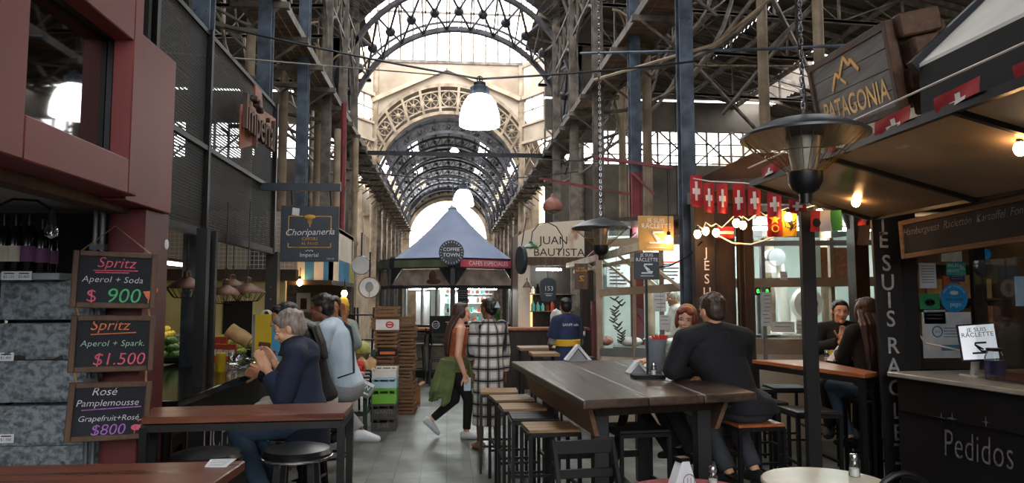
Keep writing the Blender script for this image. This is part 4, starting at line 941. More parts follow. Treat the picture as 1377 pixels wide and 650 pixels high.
for k in range(6):
    a = -.6 + k * .24; mb = MB(); mb.tube([c + V((sin(a) * .02, 0, .09)), c + V((sin(a) * .07, -.03, .05)), c + V((sin(a) * .1, -.05, -.02)), c + V((sin(a) * .085, -.035, -.08))], [.008, .019, .02, .006], 7); mb.build('banana', 'banana', t)
mb = MB(); mb.tube([c + V((0, 0, .08)), V((c.x, 8.95, 1.83))], .006, 5); mb.build('string', 'wood_stool', t)
# stand with produce
pm('green_paint', '#2d4a3a', '#1c2f25', rough=.6, scale=4); pm('melon', '#c9c27a', '#7f9440', rough=.6, scale=5, stretch=(3, 3, .6)); pm('tomato', '#d33b35', '#a8262a', rough=.3, scale=6); pm('radish', '#e6c9c6', '#cf7f8c', rough=.5, scale=10)
t = thing('produce_stand', 'dark green slatted produce stand in front of the fruit stall', 'stand', (-1.35, 9.3, 0))
for x in (-1.75, -.98):
    for y, z in ((8.85, .62), (9.75, .95)): mb = MB(); mb.cbox((x, y, z / 2), (.05, .05, z)); mb.build('leg', 'green_paint', t)
mb = MB(); 
for z in (.25, .5): mb.bar((-1.75, 8.85, z), (-.98, 8.85, z), .05); mb.bar((-.98, 8.85, z), (-.98, 9.75, z), .04)
mb.build('rail', 'green_paint', t)
mb = MB(); 
for i in range(5): y = 8.8 + i * .13; mb.bar((-1.78, y, .6 + i * .03), (-.95, y, .6 + i * .03), .11, .02)
mb.build('display_board', 'green_paint', t)
mb = MB(); mb.box((-1.78, 9.4, .84), (-.95, 9.85, .86)); mb.build('upper_board', 'green_paint', t)
mb = MB(); R = Matrix.Rotation(0, 3, 'X'); mb.lathe([(.001, 0), (.16, 0), (.2, .07), (.19, .07), (.155, .01), (.001, .01)], 20); solo('fruit_basket', 'shallow pale basket holding two melons on the produce stand', 'basket', mb, 'wood_stool', (P(478, 470, Y=9.55).x, 9.55, .86))
xm = P(478, 470, Y=9.55).x
for dx, lb in ((-.09, 'pale green melon at the bar side of the basket'), (.1, 'pale green melon at the crate side of the basket')):
    t2 = thing('melon', lb, 'melon', (xm + dx, 9.5, .97)); mb = MB(); mb.ball((xm + dx, 9.5, .98), (.1, .1, .105), 14, 10); mb.build('rind', 'melon', t2); mb = MB(); mb.tube([(xm + dx, 9.5, 1.08), (xm + dx + .01, 9.49, 1.1)], .008, 5); mb.build('stem', 'kraft', t2)
pts = [V((P(464 + 6 * i + 3 * (j % 2), 500, Y=9.1).x, 9.12 + .07 * j, .70 + .03 * j + .05 * (k))) for i in range(4) for j in range(3) for k in range(2)]
fruit('tomato', 'red tomato heaped on the produce stand below the melons', 'tomato', .042, pts, 'tomatoes on the produce stand', 'tomato')
pts = [V((P(477 + 5 * i, 510, Y=9.0).x, 8.98, .71)) for i in range(3)]
fruit('radish', 'pale pink radish beside the tomatoes on the produce stand', 'radish', .035, pts, 'radishes beside the tomatoes', 'radish')
a, b, c = P(476, 503, Y=8.78), P(502, 516, Y=8.72), P(468, 520, Y=8.68); M = fr((b + c) / 2, b - a, a - c); w_, h_ = (b - a).length * 1.1, .16
t = thing('fruit_carton', 'tilted white and green printed carton leaning on the produce stand', 'carton', M.translation)
mb = MB(M); mb.cbox((0, 0, -.05), (w_, h_, .1)); mb.build('box', 'paper', t, bev=.003); mb = MB(M); mb.cbox((0, -.01, .001), (w_ * .96, h_ * .6, .002)); mb.build('printed_band', pm('print_green', '#2f6b55', '#234f40', rough=.6), t); mb = MB(M); mb.text('IMMEN', .08, I4, ext=.004); mb.build('lettering', 'paper', t)
p = P(490, 498, Y=9.2); mb = MB(); mb.sheet(lambda u, v: p + V((-.1 + .24 * u, .03 * sin(9 * u) + .1 * v, .02 * sin(13 * u + 5 * v) + .14 * v)), 14, 8); solo('wrapping_paper', 'crumpled brown wrapping paper over the end of the produce stand', 'paper', mb, 'kraft')
# crates
def slat_crate(lab, mat='wood_crate', w_=.3, d=.46, h=.15, grp='wooden crates beside the fruit stall', panel=None):
    t = thing('wooden_crate', lab, 'crate', (0, 0, 0), 0, grp); mb = MB()
    for y in (-d / 2, d / 2):
        for z in (.012, .062, .112): mb.cbox((0, y, z + .015), (w_, .01, .031))
    for x in (-w_ / 2, w_ / 2):
        for z in (.012, .062, .112): mb.cbox((x, 0, z + .015), (.01, d, .031))
    for i in range(5): mb.cbox((-w_ / 2 + w_ * (i + .5) / 5, 0, .006), (w_ / 6, d, .01))
    mb.build('slats', mat, t, local=True)
    for x in (-1, 1):
        for y in (-1, 1): mb = MB(); mb.cbox((x * (w_ / 2 - .018), y * (d / 2 - .018), h / 2), (.026, .026, h)); mb.build('corner_post', mat, t, local=True)
    return t
CR = slat_crate('weathered wooden crate at the bottom of the tall stack'); H_ = .153
x0 = P(519, 450, Y=10).x; CR.location = (x0, 10, 0)
names = ['second from the bottom', 'third from the bottom', 'fourth from the bottom', 'fifth from the bottom', 'sixth from the bottom', 'fourth from the top', 'third from the top', 'second from the top, with the fruit label', 'topmost']
for i in range(1, 10): dup(CR, (x0 + random.uniform(-.025, .025), 10 + random.uniform(-.02, .02), i * H_), random.uniform(-.06, .06), 'weathered wooden crate %s of the tall stack' % names[i - 1])
x1 = P(540, 450, Y=10.4).x
for i in range(9): dup(CR, (x1 + random.uniform(-.02, .02) + .04, 10.55, i * H_), random.uniform(-.05, .05), 'wooden crate of the second stack, tucked behind the tall one' if i < 9 else '', 'crates of the second stack')
for k, (py, c1, c2, tx, lb) in enumerate(((437, 'paper', 'tomato', 'CABO', 'white fruit label with a red ring on the tall crate stack'), (474, 'black_matte', 'bulb_print', 'SOL', 'black and orange label on the tall crate stack'))):
    if k: pm('bulb_print', '#d9793a', '#b85d24', rough=.6)
    p = P(521, py, Y=9.742); mb = MB(fr(p, (1, 0, 0))); mb.cbox((0, 0, 0), (.31 if k == 0 else .26, .14 if k == 0 else .09, .006)); mb.cur = 1
    if k == 0: mb.tube(arc((.03, 0, .004), .045, 0, 2 * pi, 20, (1, 0, 0), (0, .8, 0))[:-1], .01, 5, closed=True); mb.cbox((.03, 0, .004), (.07, .02, .004))
    else: mb.cbox((0, -.01, .004), (.2, .035, .004))
    solo('paper_label', lb, 'label', mb, [c1, c2])
pm('crate_green', '#7dc242', '#62a52d', rough=.45, scale=3); pm('crate_blue', '#b7d6e2', '#93bccd', rough=.5, scale=3); pm('crate_grey', '#57534c', '#3d3934', rough=.7, scale=4, bump=.1)
def tub(lab, mat, h, z, text=None):
    x, y = P(517, 560, Y=9.2).x, 9.25; t = thing('plastic_crate', lab, 'crate', (x, y, z), 0, None); w_, d = .29, .36; mb = MB()
    c = V((x, y, z))
    for s in (-1, 1):
        mb.box(c + V((s * w_ / 2 - .006, -d / 2, 0)), c + V((s * w_ / 2 + .006, d / 2, h)))
        mb.box(c + V((-w_ / 2, s * d / 2 - .006, 0)), c + V((w_ / 2, s * d / 2 + .006, h * .62))); mb.box(c + V((-w_ / 2, s * d / 2 - .006, h * .82)), c + V((w_ / 2, s * d / 2 + .006, h)))
        for x_ in (-w_ / 2, -w_ / 6 - .02, w_ / 6, w_ / 2 - .02): mb.box(c + V((x_, s * d / 2 - .006, h * .62)), c + V((x_ + .02, s * d / 2 + .006, h * .82)))
    mb.box(c + V((-w_ / 2, -d / 2, 0)), c + V((w_ / 2, d / 2, .01))); mb.build('body', mat, t, bev=.002)
    mb = MB(); 
    for s in (-1, 1): mb.box(c + V((-w_ / 2 - .01, s * d / 2 - .012, h - .018)), c + V((w_ / 2 + .01, s * d / 2 + .012, h))); mb.box(c + V((s * w_ / 2 - .012, -d / 2, h - .018)), c + V((s * w_ / 2 + .012, d / 2, h)))
    mb.build('rim', mat, t)
    if text: mb = MB(fr(c + V((0, -d / 2 - .008, h * .42)), (1, 0, 0))); mb.text(text, .07, I4, ext=0); mb.build('stencilled_lettering', 'chalk_grey', t)
    return t
tub('dark grey stencilled crate on the floor at the bottom of the plastic stack', 'crate_grey', .165, 0, 'JUVE'); tub('dark grey stencilled crate directly under the green crate', 'crate_grey', .165, .167, 'GARITI'); tub('lime green plastic crate in the short stack', 'crate_green', .19, .334); tub('pale blue plastic crate just above the green one', 'crate_blue', .125, .526); tub('white plastic crate topmost of the short stack', 'white_paint', .11, .653)
pm('cardboard', '#a9784d', '#86592f', rough=.85, scale=4)
p = P(548, 545, Z=0); mb = MB(); 
for s in (-1, 1): mb.cbox((s * .17, 0, .14), (.008, .3, .28)); mb.cbox((0, s * .15, .14), (.34, .008, .28)); mb.bar((s * .17, 0, .28), (s * .25, 0, .33), .3, .006, up=(0, 0, 1))
mb.cbox((0, 0, .005), (.34, .3, .008)); solo('cardboard_box', 'open brown cardboard box on the floor beside the crates', 'box', mb, 'cardboard', (p.x, p.y + .15, 0), rotz=.15)
# round hanging signs
def roundsign(lab, px, py, Y, r, face):
    p = P(px, py, Y=Y); t = thing('round_sign', lab, 'sign', p); R = Matrix.Rotation(pi / 2, 3, 'X'); mb = MB(); mb.lathe([(r, -.04), (r * 1.08, -.04), (r * 1.08, .04), (r, .045), (r, .03)], 28, p, R); mb.build('rim', 'wood_frame' if face == 'paper' else 'chrome', t)
    mb = MB(); mb.lathe([(.001, .036), (r, .036), (r, -.036), (.001, -.036)], 28, p, R); mb.build('face', face, t)
    if face == 'paper': mb = MB(fr(p - V((0, .04, 0)), (1, 0, 0))); mb.ball((0, .01, 0), (.055, .07, .004), 14, 8); mb.cbox((0, -.08, 0), (.012, .1, .004)); mb.build('emblem', 'grey_paint', t)
    mb = MB(); mb.tube([p + V((0, 0, r)), p + V((0, 0, r + .35))], .012, 6); mb.build('hanger', 'black_metal', t)
roundsign('round white light box sign with a grey leaf emblem', 497, 387, 9.9, .135, 'paper'); roundsign('plain silver round sign above the white round sign', 486, 357, 10.6, .13, 'steel_sheet')
t = thing('folding_rack', 'black folding wire rack standing between the fruit stall and the crates', 'rack', (-1.2, 10.8, 0)); 
for k in range(4): x = -1.42 + .14 * k; mb = MB(); mb.bar((x, 10.8, 0), (x + .05 * (-1) ** k, 10.8, 1.5), .03); mb.build('upright', 'black_metal', t)
for k in range(4): mb = MB(); mb.box((-1.45, 10.65, .3 + .36 * k), (-.97, 10.95, .32 + .36 * k)); mb.build('shelf', 'black_metal', t)
# red and cream pipes by the hanging sign
for x, y, mt, r, lb, z1 in ((-1.92, 13.1, 'paint_red', .05, 'red down pipe beside the iron columns behind the fruit stall', 5.2), (-1.72, 13.3, 'iron_cream', .055, 'sunlit cream down pipe nearest the nave behind the fruit stall', 4.6), (-1.95, 12.6, 'iron_cream', .06, 'sunlit cream down pipe behind the red one', 4.6)):
    mb = MB(); mb.tube([(0, 0, 0), (0, 0, z1)], r, 10); [mb.tube([(0, 0, z), (0, 0, z + .06)], r * 1.35, 10) for z in (1.2, 2.6, 3.6)]; solo('down_pipe', lb, 'pipe', mb, mt, (x, y, 0))
# ---------------------------------------------------------------- coffee kiosk
pm('roof_fabric', '#76829a', '#66728a', rough=.8, scale=1.5); pm('kiosk_dark', '#23252a', '#151619', rough=.5, scale=3); pm('sign_pink', '#c9566a', '#b04357', rough=.6, scale=3); pm('sign_green', '#5d6b4e', '#46533a', rough=.7, scale=3); pm('mural', '#a3948a', '#6f625a', rough=.8, scale=4); pm('stone_panel', '#94907f', '#676353', rough=.8, scale=4, bump=.2); pm('shelf_white', '#dfeceb', '#c9dad8', rough=.5, scale=2)
K = [V(p + (0,)) for p in ((.10, 14.5), (1.44, 15.15), (1.8, 16.5), (1.44, 17.8), (.1, 18.4), (-1.2, 17.8), (-1.55, 16.5), (-1.20, 15.2))]
kc = V((.1, 16.5, 0)); up = lambda p, z: V((p.x, p.y, z)); sc = lambda p, s: kc + (p - kc) * s
t = thing('coffee_kiosk', 'octagonal coffee kiosk with grey peaked roof in the middle of the hall', 'kiosk', kc)
KI = t
mb = MB(); n = 8; lev = [(.86, 2.46), (.7, 2.66), (.5, 2.92), (.29, 3.25), (.13, 3.55), (.05, 3.68)]
vs = [up(sc(k, s), z) for s, z in lev for k in K]; fs = [(i * 8 + j, i * 8 + (j + 1) % 8, (i + 1) * 8 + (j + 1) % 8, (i + 1) * 8 + j) for i in range(5) for j in range(8)] + [tuple(range(40, 48))]; mb.add(vs, fs); mb.build('roof', 'roof_fabric', t, sharp=20)
mb = MB(); mb.lathe([(.09, 3.6), (.1, 3.7), (.05, 3.76), (.012, 3.8), (.008, 4.3)], 12, kc); mb.build('finial', 'grey_paint', t)
mb = MB(); mb.prism([sc(k, .96) for k in K], (0, 0, .98)); mb.build('base', 'kiosk_dark', t)
mb = MB(); mb.prism([up(sc(k, 1.12), .98) for k in K], (0, 0, .045)); mb.build('counter', 'wood_orange', t, bev=.004)
for i in (7, 0):
    a, b = sc(K[i], .97), sc(K[(i + 1) % 8], .97)
    for k in range(3): p, q = a.lerp(b, .08 + .3 * k), a.lerp(b, .32 + .3 * k); mb = MB(); mb.prism([up(p, .15), up(q, .15), up(q, .9), up(p, .9)], (b - a).cross(V((0, 0, 1))).normalized() * .02); mb.build('base_panel', 'stone_panel', t)
for k in K: p = sc(k, .97); mb = MB(); mb.cbox((p.x, p.y, 1.75), (.1, .1, 1.5)); mb.build('post', 'kiosk_dark', t)
mb = MB(); mb.prism([up(sc(k, 1.02), 2.43) for k in K], (0, 0, .03)); mb.build('ceiling', 'kiosk_dark', t)
FACE = {}
for i in range(8):
    a, b = K[i], K[(i + 1) % 8]; r = (a - b) if False else (b - a); L_ = r.length; o = (a + b) / 2; M = fr((o.x, o.y, 0), r); FACE[i] = (M, L_)
    if M.to_3x3() @ V((0, 0, 1)) @ (o - kc) < 0: M = fr((o.x, o.y, 0), -r); FACE[i] = (M, L_)
for i in (7, 0, 1, 6):
    M, L_ = FACE[i]
    mb = MB(M); mb.cbox((0, 2.34, .04), (L_ * .98, .2, .06)); mb.build('sign_band', 'kiosk_dark', t); mb = MB(M); mb.cbox((0, 1.86, .0), (L_, .07, .06)); mb.build('window_head', 'kiosk_dark', t); mb = MB(M); mb.cbox((0, 1.06, 0), (L_, .05, .05)); mb.build('window_sill', 'kiosk_dark', t)
    mb = MB(M); mb.cbox((.03, 2.34, .075), (L_ * .86, .15, .01)); mb.build('sign_board', 'sign_pink' if i == 0 else 'sign_green', t)
    mb = MB(M); mb.prism([(-L_ * .46, 1.9, .0), (L_ * .46, 1.9, 0), (L_ * .3, 2.22, 0), (-L_ * .3, 2.22, 0)], (0, 0, .01)); mb.build('mural_panel', 'mural', t)
    for s in (-1, 1): mb = MB(M); mb.prism([(s * L_ * .47, 1.9, .01), (s * L_ * .47, 2.24, .01), (s * L_ * .3, 2.24, .01)], (0, 0, .03 * 1)); mb.build('gusset', 'kiosk_dark', t)
    mb = MB(M); mb.quad((-L_ * .46, 1.08, -.02), (L_ * .46, 1.08, -.02), (L_ * .46, 1.84, -.02), (-L_ * .46, 1.84, -.02)); mb.build('window_glass', 'glass_clear', t)
    mb = MB(M)
    for x in ((-.25, .02, .25) if i == 7 else ((.42,) if i == 0 else (-.2, .2))): mb.cbox((x * L_, 1.46, -.01), (.05, .78, .05))
    mb.build('window_frame', 'grey_paint' if i == 7 else 'kiosk_dark', t)
M, L_ = FACE[0]; mb = MB(M); mb.text('CAFÉS ESPECIALES', .125, T_((.04, 2.34, .08)), ext=.003, sx=.92); mb.build('lettering', 'paper', t)
mb = MB(M); [mb.cbox((-.2 + .08 * k, 1.96, .012), (.055, .02, .002)) for k in range(6)]; mb.build('lettering', 'chalk_grey', t)
M, L_ = FACE[7]; mb = MB(M); mb.ball((.28, 2.08, .01), (.09, .12, .006), 14, 8); mb.ball((.3, 1.97, .01), (.17, .06, .006), 14, 8); mb.build('mural_portrait', 'rust_brown', t)
# chalk menu strips
def menu(i, x, w_, z0, z1, seed, nm):
    M, L_ = FACE[i]; mb = MB(M); mb.cbox((x, (z0 + z1) / 2, .04), (w_, z1 - z0, .02)); o = mb.build(nm, 'chalk_slate', t); mb = MB(M); rn = random.Random(seed); z = z1 - .06
    while z > z0 + .05:
        xx = x - w_ * .4
        while xx < x + w_ * .35: l = rn.uniform(.02, .06); mb.cbox((min(xx + l / 2, x + w_ * .4), z, .052), (l, .012, .002)); xx += l + .015
        z -= rn.choice((.045, .05, .08))
    mb.build('chalk_lines', 'chalk_grey', o)
M, L_ = FACE[0]
menu(0, -L_ * .36, .22, 1.1, 1.84, 1, 'menu_board'); menu(0, L_ * .47, .22, 1.05, 1.88, 2, 'menu_board')
# kiosk core: white shelving, bottles, lamps
mb = MB(); M0 = FACE[0][0]; mb.M = M0; mb.cbox((0.05, 1.45, -.95), (1.15, .9, .03)); 
for z in (1.12, 1.32, 1.52, 1.72): mb.cbox((.05, z, -.87), (1.15, .015, .15))
mb.build('back_shelf', 'shelf_white', t)
mb = MB(); mb.cbox((.1, 16.5, 1.45), (1.0, 1.0, .9)); mb.build('core', 'kiosk_dark', t)
mb = MB(M0); mb.cbox((0, 1.83, -.5), (1.1, .03, .05)); mb.build('tube_lamp', 'tube_white', t)
mb = MB(FACE[7][0]); mb.cbox((0, 1.83, -.45), (1.1, .03, .05)); mb.build('tube_lamp', 'tube_white', t)
pm('box_teal', '#5ca6a0', '#40847e', rough=.6); pm('box_brown', '#7c5a44', '#5a3e2d', rough=.6)
k = 0; BT = None
for r_ in range(4):
    for c_ in range(9):
        p = M0 @ V((-.42 + .12 * c_ + random.uniform(-.02, .02), 1.1275 + .2 * r_, -.86)); mt = random.choice(('box_teal', 'box_brown', 'label_white', 'carton_red', 'amber', 'grey_paint')); mb = MB(); h = random.uniform(.09, .15); mb.lathe([(.03, 0), (.03, h * .7), (.013, h * .85), (.013, h)], 8)
        solo('syrup_bottle', 'small bottle in rows on the white shelves inside the coffee kiosk', 'bottle', mb, mt, p, 'bottles inside the coffee kiosk')
M7 = FACE[7][0]; mb = MB(M7)
mb.cbox((-.3, 1.42, -.6), (.28, .7, .1)); solo('notice_poster', 'pale poster inside the window facet of the coffee kiosk by the crates', 'poster', mb, 'paper'); mb = MB(M7); mb.cbox((.12, 1.45, -.5), (.22, .75, .2)); mb.cbox((.4, 1.4, -.7), (.12, .6, .2)); solo('drinks_fridge', 'white drinks fridge seen through the coffee kiosk window', 'fridge', mb, 'shelf_white')
# round kiosk sign
p = P(607, 340, Y=14.28); t = thing('round_sign', 'round black coffee town sign on the kiosk corner under the peaked roof', 'sign', p); R = Matrix.Rotation(pi / 2, 3, 'X'); mb = MB(); mb.lathe([(.001, -.03), (.25, -.03), (.25, .03), (.001, .03)], 36, p, R); mb.build('disc', 'sign_navy', t)
mb = MB(fr(p - V((0, .033, 0)), (1, 0, 0))); mb.text('COFFEE', .095, T_((0, .06, 0)), ext=0, off=.004); mb.text('TOWN', .105, T_((0, -.05, 0)), ext=0, off=.004)
for k in range(24): a = k * pi / 12; mb.bar((.195 * cos(a), .195 * sin(a), 0), (.23 * cos(a), .23 * sin(a), 0), .009, .002)
mb.build('lettering', 'chalk_white', t)
mb = MB(); mb.bar(p + V((0, .04, 0)), p + V((0, .16, 0)), .05); mb.build('bracket', 'black_metal', t)
# low black sign on the kiosk
p = P(595, 437, Y=13.9); M = fr(p, (1, .15, 0)); t = thing('counter_sign', 'black sign with two white round emblems standing on the kiosk counter', 'sign', p); mb = MB(M); mb.cbox((0, 0, 0), (.5, .34, .02)); mb.build('panel', 'black_matte', t); mb = MB(M)
mb.tube(arc((-.13, 0, .012), .07, 0, 2 * pi, 20, (1, 0, 0), (0, 1, 0))[:-1], .005, 4, closed=True); mb.text('COFFEE', .035, T_((-.13, .015, 0)), ext=.012); mb.text('TOWN', .04, T_((-.13, -.025, 0)), ext=.012); mb.cbox((.12, .05, .012), (.12, .012, .003)); mb.cbox((.12, .01, .012), (.06, .03, .003)); mb.cbox((.12, -.05, .012), (.07, .04, .003)); mb.build('emblems', 'chalk_white', t)
# plant on counter
pm('leaf', '#4f8a3c', '#2f5e24', rough=.6, scale=6); p = V((1.02, 14.72, 1.025)); t = thing('potted_plant', 'small green plant in a terracotta pot on the kiosk counter', 'plant', p); mb = MB(); mb.lathe([(.05, 0), (.07, .12), (.075, .12), (.065, .13)], 12, p); mb.build('pot', 'rust_brown', t); mb = MB(); rn = random.Random(4)
for k in range(40):
    a, l = rn.uniform(0, 6.28), rn.uniform(.1, .3); e = p + V((cos(a) * l * .5, sin(a) * l * .5, .12 + l)); m_ = p + V((cos(a) * l * .2, sin(a) * l * .2, .12 + l * .6)); s_ = V((-sin(a), cos(a), 0)) * .018; mb.add([p + V((0, 0, .11)), m_ + s_, e, m_ - s_], [(0, 1, 2, 3)])
mb.build('foliage', 'leaf', t)
# high bar chairs round the kiosk
def high_chair(lab, grp):
    t = thing('bar_chair', lab, 'chair', (0, 0, 0), 0, grp); mb = MB(); mb.cbox((0, 0, .74), (.36, .36, .035)); mb.build('seat', 'black_paint', t, bev=.008)
    for sx in (-1, 1):
        for sy in (-1, 1): mb = MB(); mb.bar((sx * .15, sy * .15, .73), (sx * .2, sy * .2, 0), .03); mb.build('leg', 'black_metal', t)
    mb = MB(); 
    for z in (.25, .45): q = .15 + .05 * (1 - z / .73); [mb.bar((s * q, -q, z), (s * q, q, z), .02) for s in (-1, 1)]; [mb.bar((-q, s * q, z), (q, s * q, z), .02) for s in (-1, 1)]
    mb.build('stretcher', 'black_metal', t)
    mb = MB(); mb.bar((-.16, -.17, .75), (-.17, -.23, 1.06), .025); mb.bar((.16, -.17, .75), (.17, -.23, 1.06), .025); [mb.bar((-.17, -.185 - .04 * i, .86 + .09 * i), (.17, -.185 - .04 * i, .86 + .09 * i), .015, .05) for i in range(2)]; mb.build('backrest', 'black_metal', t); return t
HC = high_chair('black high chair with slat back at the kiosk counter beside the crates', 'high chairs round the coffee kiosk'); HC.location = (-1.15, 14.35, 0)
dup(HC, (-.62, 14.1, 0), .15, 'black high chair second from the crates at the kiosk counter'); dup(HC, (-.15, 13.75, 0), .1, 'black high chair by the low black sign at the kiosk corner'); dup(HC, (.5, 14.1, 0), -.3, 'black high chair at the kiosk counter behind the plaid coat'); dup(HC, (1.0, 14.4, 0), -.4, 'black high chair at the kiosk counter under the menu strip')
# ============================================================ RIGHT MIDDLE
pm('plaster_patch', '#e0d3bd', '#a5714f', rough=.85, scale=1.6, lo=.3, hi=.4, bump=.15, detail=6); pm('text_brown', '#3b3029', '#282019', rough=.8); pm('amber_bulb_glow', '#b08c52', '#8f6f3c', rough=.6, emit='#e8b25c', estr=.1)  # amber sign colour carries weak emission in place of bulb light
# --- Juan Bautista shop
YJ = 13.2
t = thing('plaster_shop', 'cream plastered shop wall with dark painted name and bare brick patches', 'shop front', (1.9, YJ, 0))
xl, xr = P(698, 350, Y=YJ).x, 2.55; zt = P(700, 308, Y=YJ).z; zl1, zl0 = P(740, 346, Y=YJ).z, P(740, 357, Y=YJ).z; xo = P(713, 380, Y=YJ).x
mb = MB(); mb.prism([(xl, YJ, zl1), (xr, YJ, zl1), (xr, YJ, zt + .18), (xl + .5, YJ, zt + .12), (xl + .1, YJ, zt - .05), (xl, YJ, zt - .12)], (0, .2, 0)); mb.box((xl, YJ, 0), (xo, YJ + .2, zl1)); mb.build('wall_face', 'plaster_patch', t)
mb = MB(); mb.box((xo - .05, YJ - .03, zl0), (xr, YJ + .2, zl1)); mb.build('lintel', 'wood_frame', t)
mb = MB(); mb.box((xl, YJ + 1.6, 0), (3.2, YJ + 1.7, 2.9)); mb.build('back_panel', 'dark_brown', t); mb = MB(); mb.box((xl + .02, YJ + .2, 0), (xl + .06, YJ + 1.6, 2.9)); mb.build('side_panel', 'wood_frame', t)
mb = MB(fr((P(746, 330, Y=YJ).x, YJ - .005, 0), (1, 0, 0))); z1, z2, z3 = P(736, 324, Y=YJ).z, P(736, 340, Y=YJ).z, P(736, 349, Y=YJ).z
mb.text('JUAN', .215, T_((-.02, z1, 0)), ext=0, sx=1.05); mb.text('BAUTISTA', .205, T_((.08, z2, 0)), ext=0, sx=1.05); mb.cbox((-.02, z3 + .03, .001), (.5, .014, .002)); mb.build('painted_name', 'text_brown', t)
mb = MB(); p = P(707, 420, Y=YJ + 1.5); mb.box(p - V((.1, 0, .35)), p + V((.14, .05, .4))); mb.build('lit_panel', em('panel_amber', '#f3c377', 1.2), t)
mb = MB(); mb.box((xl - .5, YJ - .45, 1.06), (xr, YJ + .1, 1.1)); mb.build('counter', 'wood_orange', t); mb = MB(); mb.box((xl - .3, YJ - .3, 0), (xr, YJ - .05, 1.06)); mb.build('counter_front', 'dark_brown', t)
mb = MB(); 
for z in (1.35, 1.7): mb.box((xo, YJ + 1.3, z), (2.6, YJ + 1.6, z + .02))
mb.build('back_shelf', 'wood_frame', t); mb = MB(); mb.cbox((2.0, YJ + .9, 2.2), (.5, .04, .04)); mb.build('tube_lamp', 'tube_white', t)
for i in range(12):
    mb = MB(); h = random.uniform(.14, .24); mb.lathe([(.04, 0), (.04, h * .6), (.015, h * .8), (.015, h)], 8); solo('spirit_bottle', 'small bottle on the dark shelves inside the plastered shop', 'bottle', mb, random.choice(('amber', 'bottle_dark', 'box_teal', 'label_white', 'carton_red')), (xo + .12 + .1 * (i % 6), YJ + 1.42, 1.37 + .35 * (i // 6)), 'bottles inside the plastered shop')
for px, lb in ((748, 'white coffee urn on the shop counter beside the jersey'), (760, 'white coffee urn on the shop counter next to the column')):
    p = P(px, 430, Y=YJ - .2); mb = MB(); mb.lathe([(.09, 0), (.11, .03), (.11, .22), (.08, .3), (.02, .33), (.001, .35)], 16); solo('coffee_urn', lb, 'urn', mb, 'white_paint', (p.x, YJ - .2, 1.1))
# 153 sign
p = P(737, 390, Y=12.2); t = thing('number_sign', 'black hanging sign numbered 153 under the wooden lintel', 'sign', p); M = fr(p, (1, 0, 0)); mb = MB(M); mb.prism([(-.1, -.2, 0), (.1, -.2, 0), (.13, -.14, 0), (.14, .14, 0), (.07, .2, 0), (-.07, .2, 0), (-.14, .14, 0), (-.13, -.14, 0)], (0, 0, .02)); mb.build('panel', 'sign_navy', t); mb = MB(M); mb.text('153', .11, T_((.01, .02, 0)), ext=.023); mb.cbox((.01, -.07, .022), (.14, .01, .002)); mb.cbox((.01, -.1, .022), (.1, .01, .002)); mb.build('lettering', 'chalk_white', t); mb = MB(); mb.tube([p + V((0, .01, .2)), p + V((0, .3, .55))], .01, 5); mb.build('hanger', 'black_metal', t)
# green gooseneck lamp
p = P(714, 334, Y=11.6); t = thing('gooseneck_lamp', 'green enamel gooseneck lamp in front of the plastered shop', 'lamp', p); mb = MB(); mb.lathe([(.13, 0), (.135, .01), (.09, .05), (.04, .075), (.03, .11), (.001, .115)], 22, p); mb.build('shade', pm('enamel_green', '#3f6a4d', '#2c4d37', rough=.35), t); mb = MB(); a = [(714, 326), (716, 312), (724, 302), (736, 299), (748, 305), (756, 318), (757, 332), (750, 342)]; mb.tube([P(x, y, Y=11.6) for x, y in a], .009, 6); mb.build('neck', 'steel_dark', t); mb = MB(); mb.ball(p + V((0, 0, .0)), .03, 10, 6); mb.build('bulb', 'glass_jar', t)
p = P(701, 350, Y=11.3); mb = MB(); R = Matrix.Rotation(pi / 2, 3, 'Y') @ Matrix.Rotation(0, 3, 'X'); R = Matrix.Rotation(radians(14), 3, 'Z') @ R; t = thing('round_sign', 'dark oval looking round sign seen edge on beside the pink kiosk band', 'sign', p); mb.lathe([(.001, -.03), (.22, -.03), (.23, 0), (.22, .03), (.001, .03)], 28, p, R); mb.build('disc', 'sign_navy', t); mb = MB(); mb.tube([p + V((0, 0, .2)), p + V((.1, .2, .7))], .01, 5); mb.build('hanger', 'black_metal', t)
p = P(709, 383, Y=YJ - .12); t = thing('wall_sconce', 'small rusty wall lamp on the plastered pier', 'lamp', p); mb = MB(); mb.lathe([(.09, -.05), (.05, .02), (.02, .05)], 14, p); mb.build('shade', 'rust_brown', t); mb = MB(); mb.tube([p + V((0, 0, .05)), p + V((0, .02, .12)), p + V((0, .12, .1))], .008, 5); mb.build('arm', 'black_metal', t)
pm('lamp_pink', '#a06a5c', '#7b4b40', rough=.5, scale=4)
for px, py, Y, lb in ((743, 275, 10.2, 'dusty pink bell lamp hanging over the plastered shop'), (911, 308, 9.0, 'dusty red bell lamp behind the amber raclette sign')):
    p = P(px, py, Y=Y); t = thing('bell_lamp', lb, 'lamp', p); mb = MB(); mb.lathe([(.13, -.09), (.145, -.05), (.14, 0), (.1, .06), (.04, .1), (.025, .15), (.001, .16)], 22, p); mb.build('shade', 'lamp_pink', t); mb = MB(); mb.ball(p + V((0, 0, -.09)), (.1, .1, .05), 14, 8); mb.build('diffuser', 'glass_jar', t); mb = MB(); mb.tube([p + V((0, 0, .15)), p + V((0, 0, 2.2))], .006, 5); mb.build('cord', 'steel_dark', t)
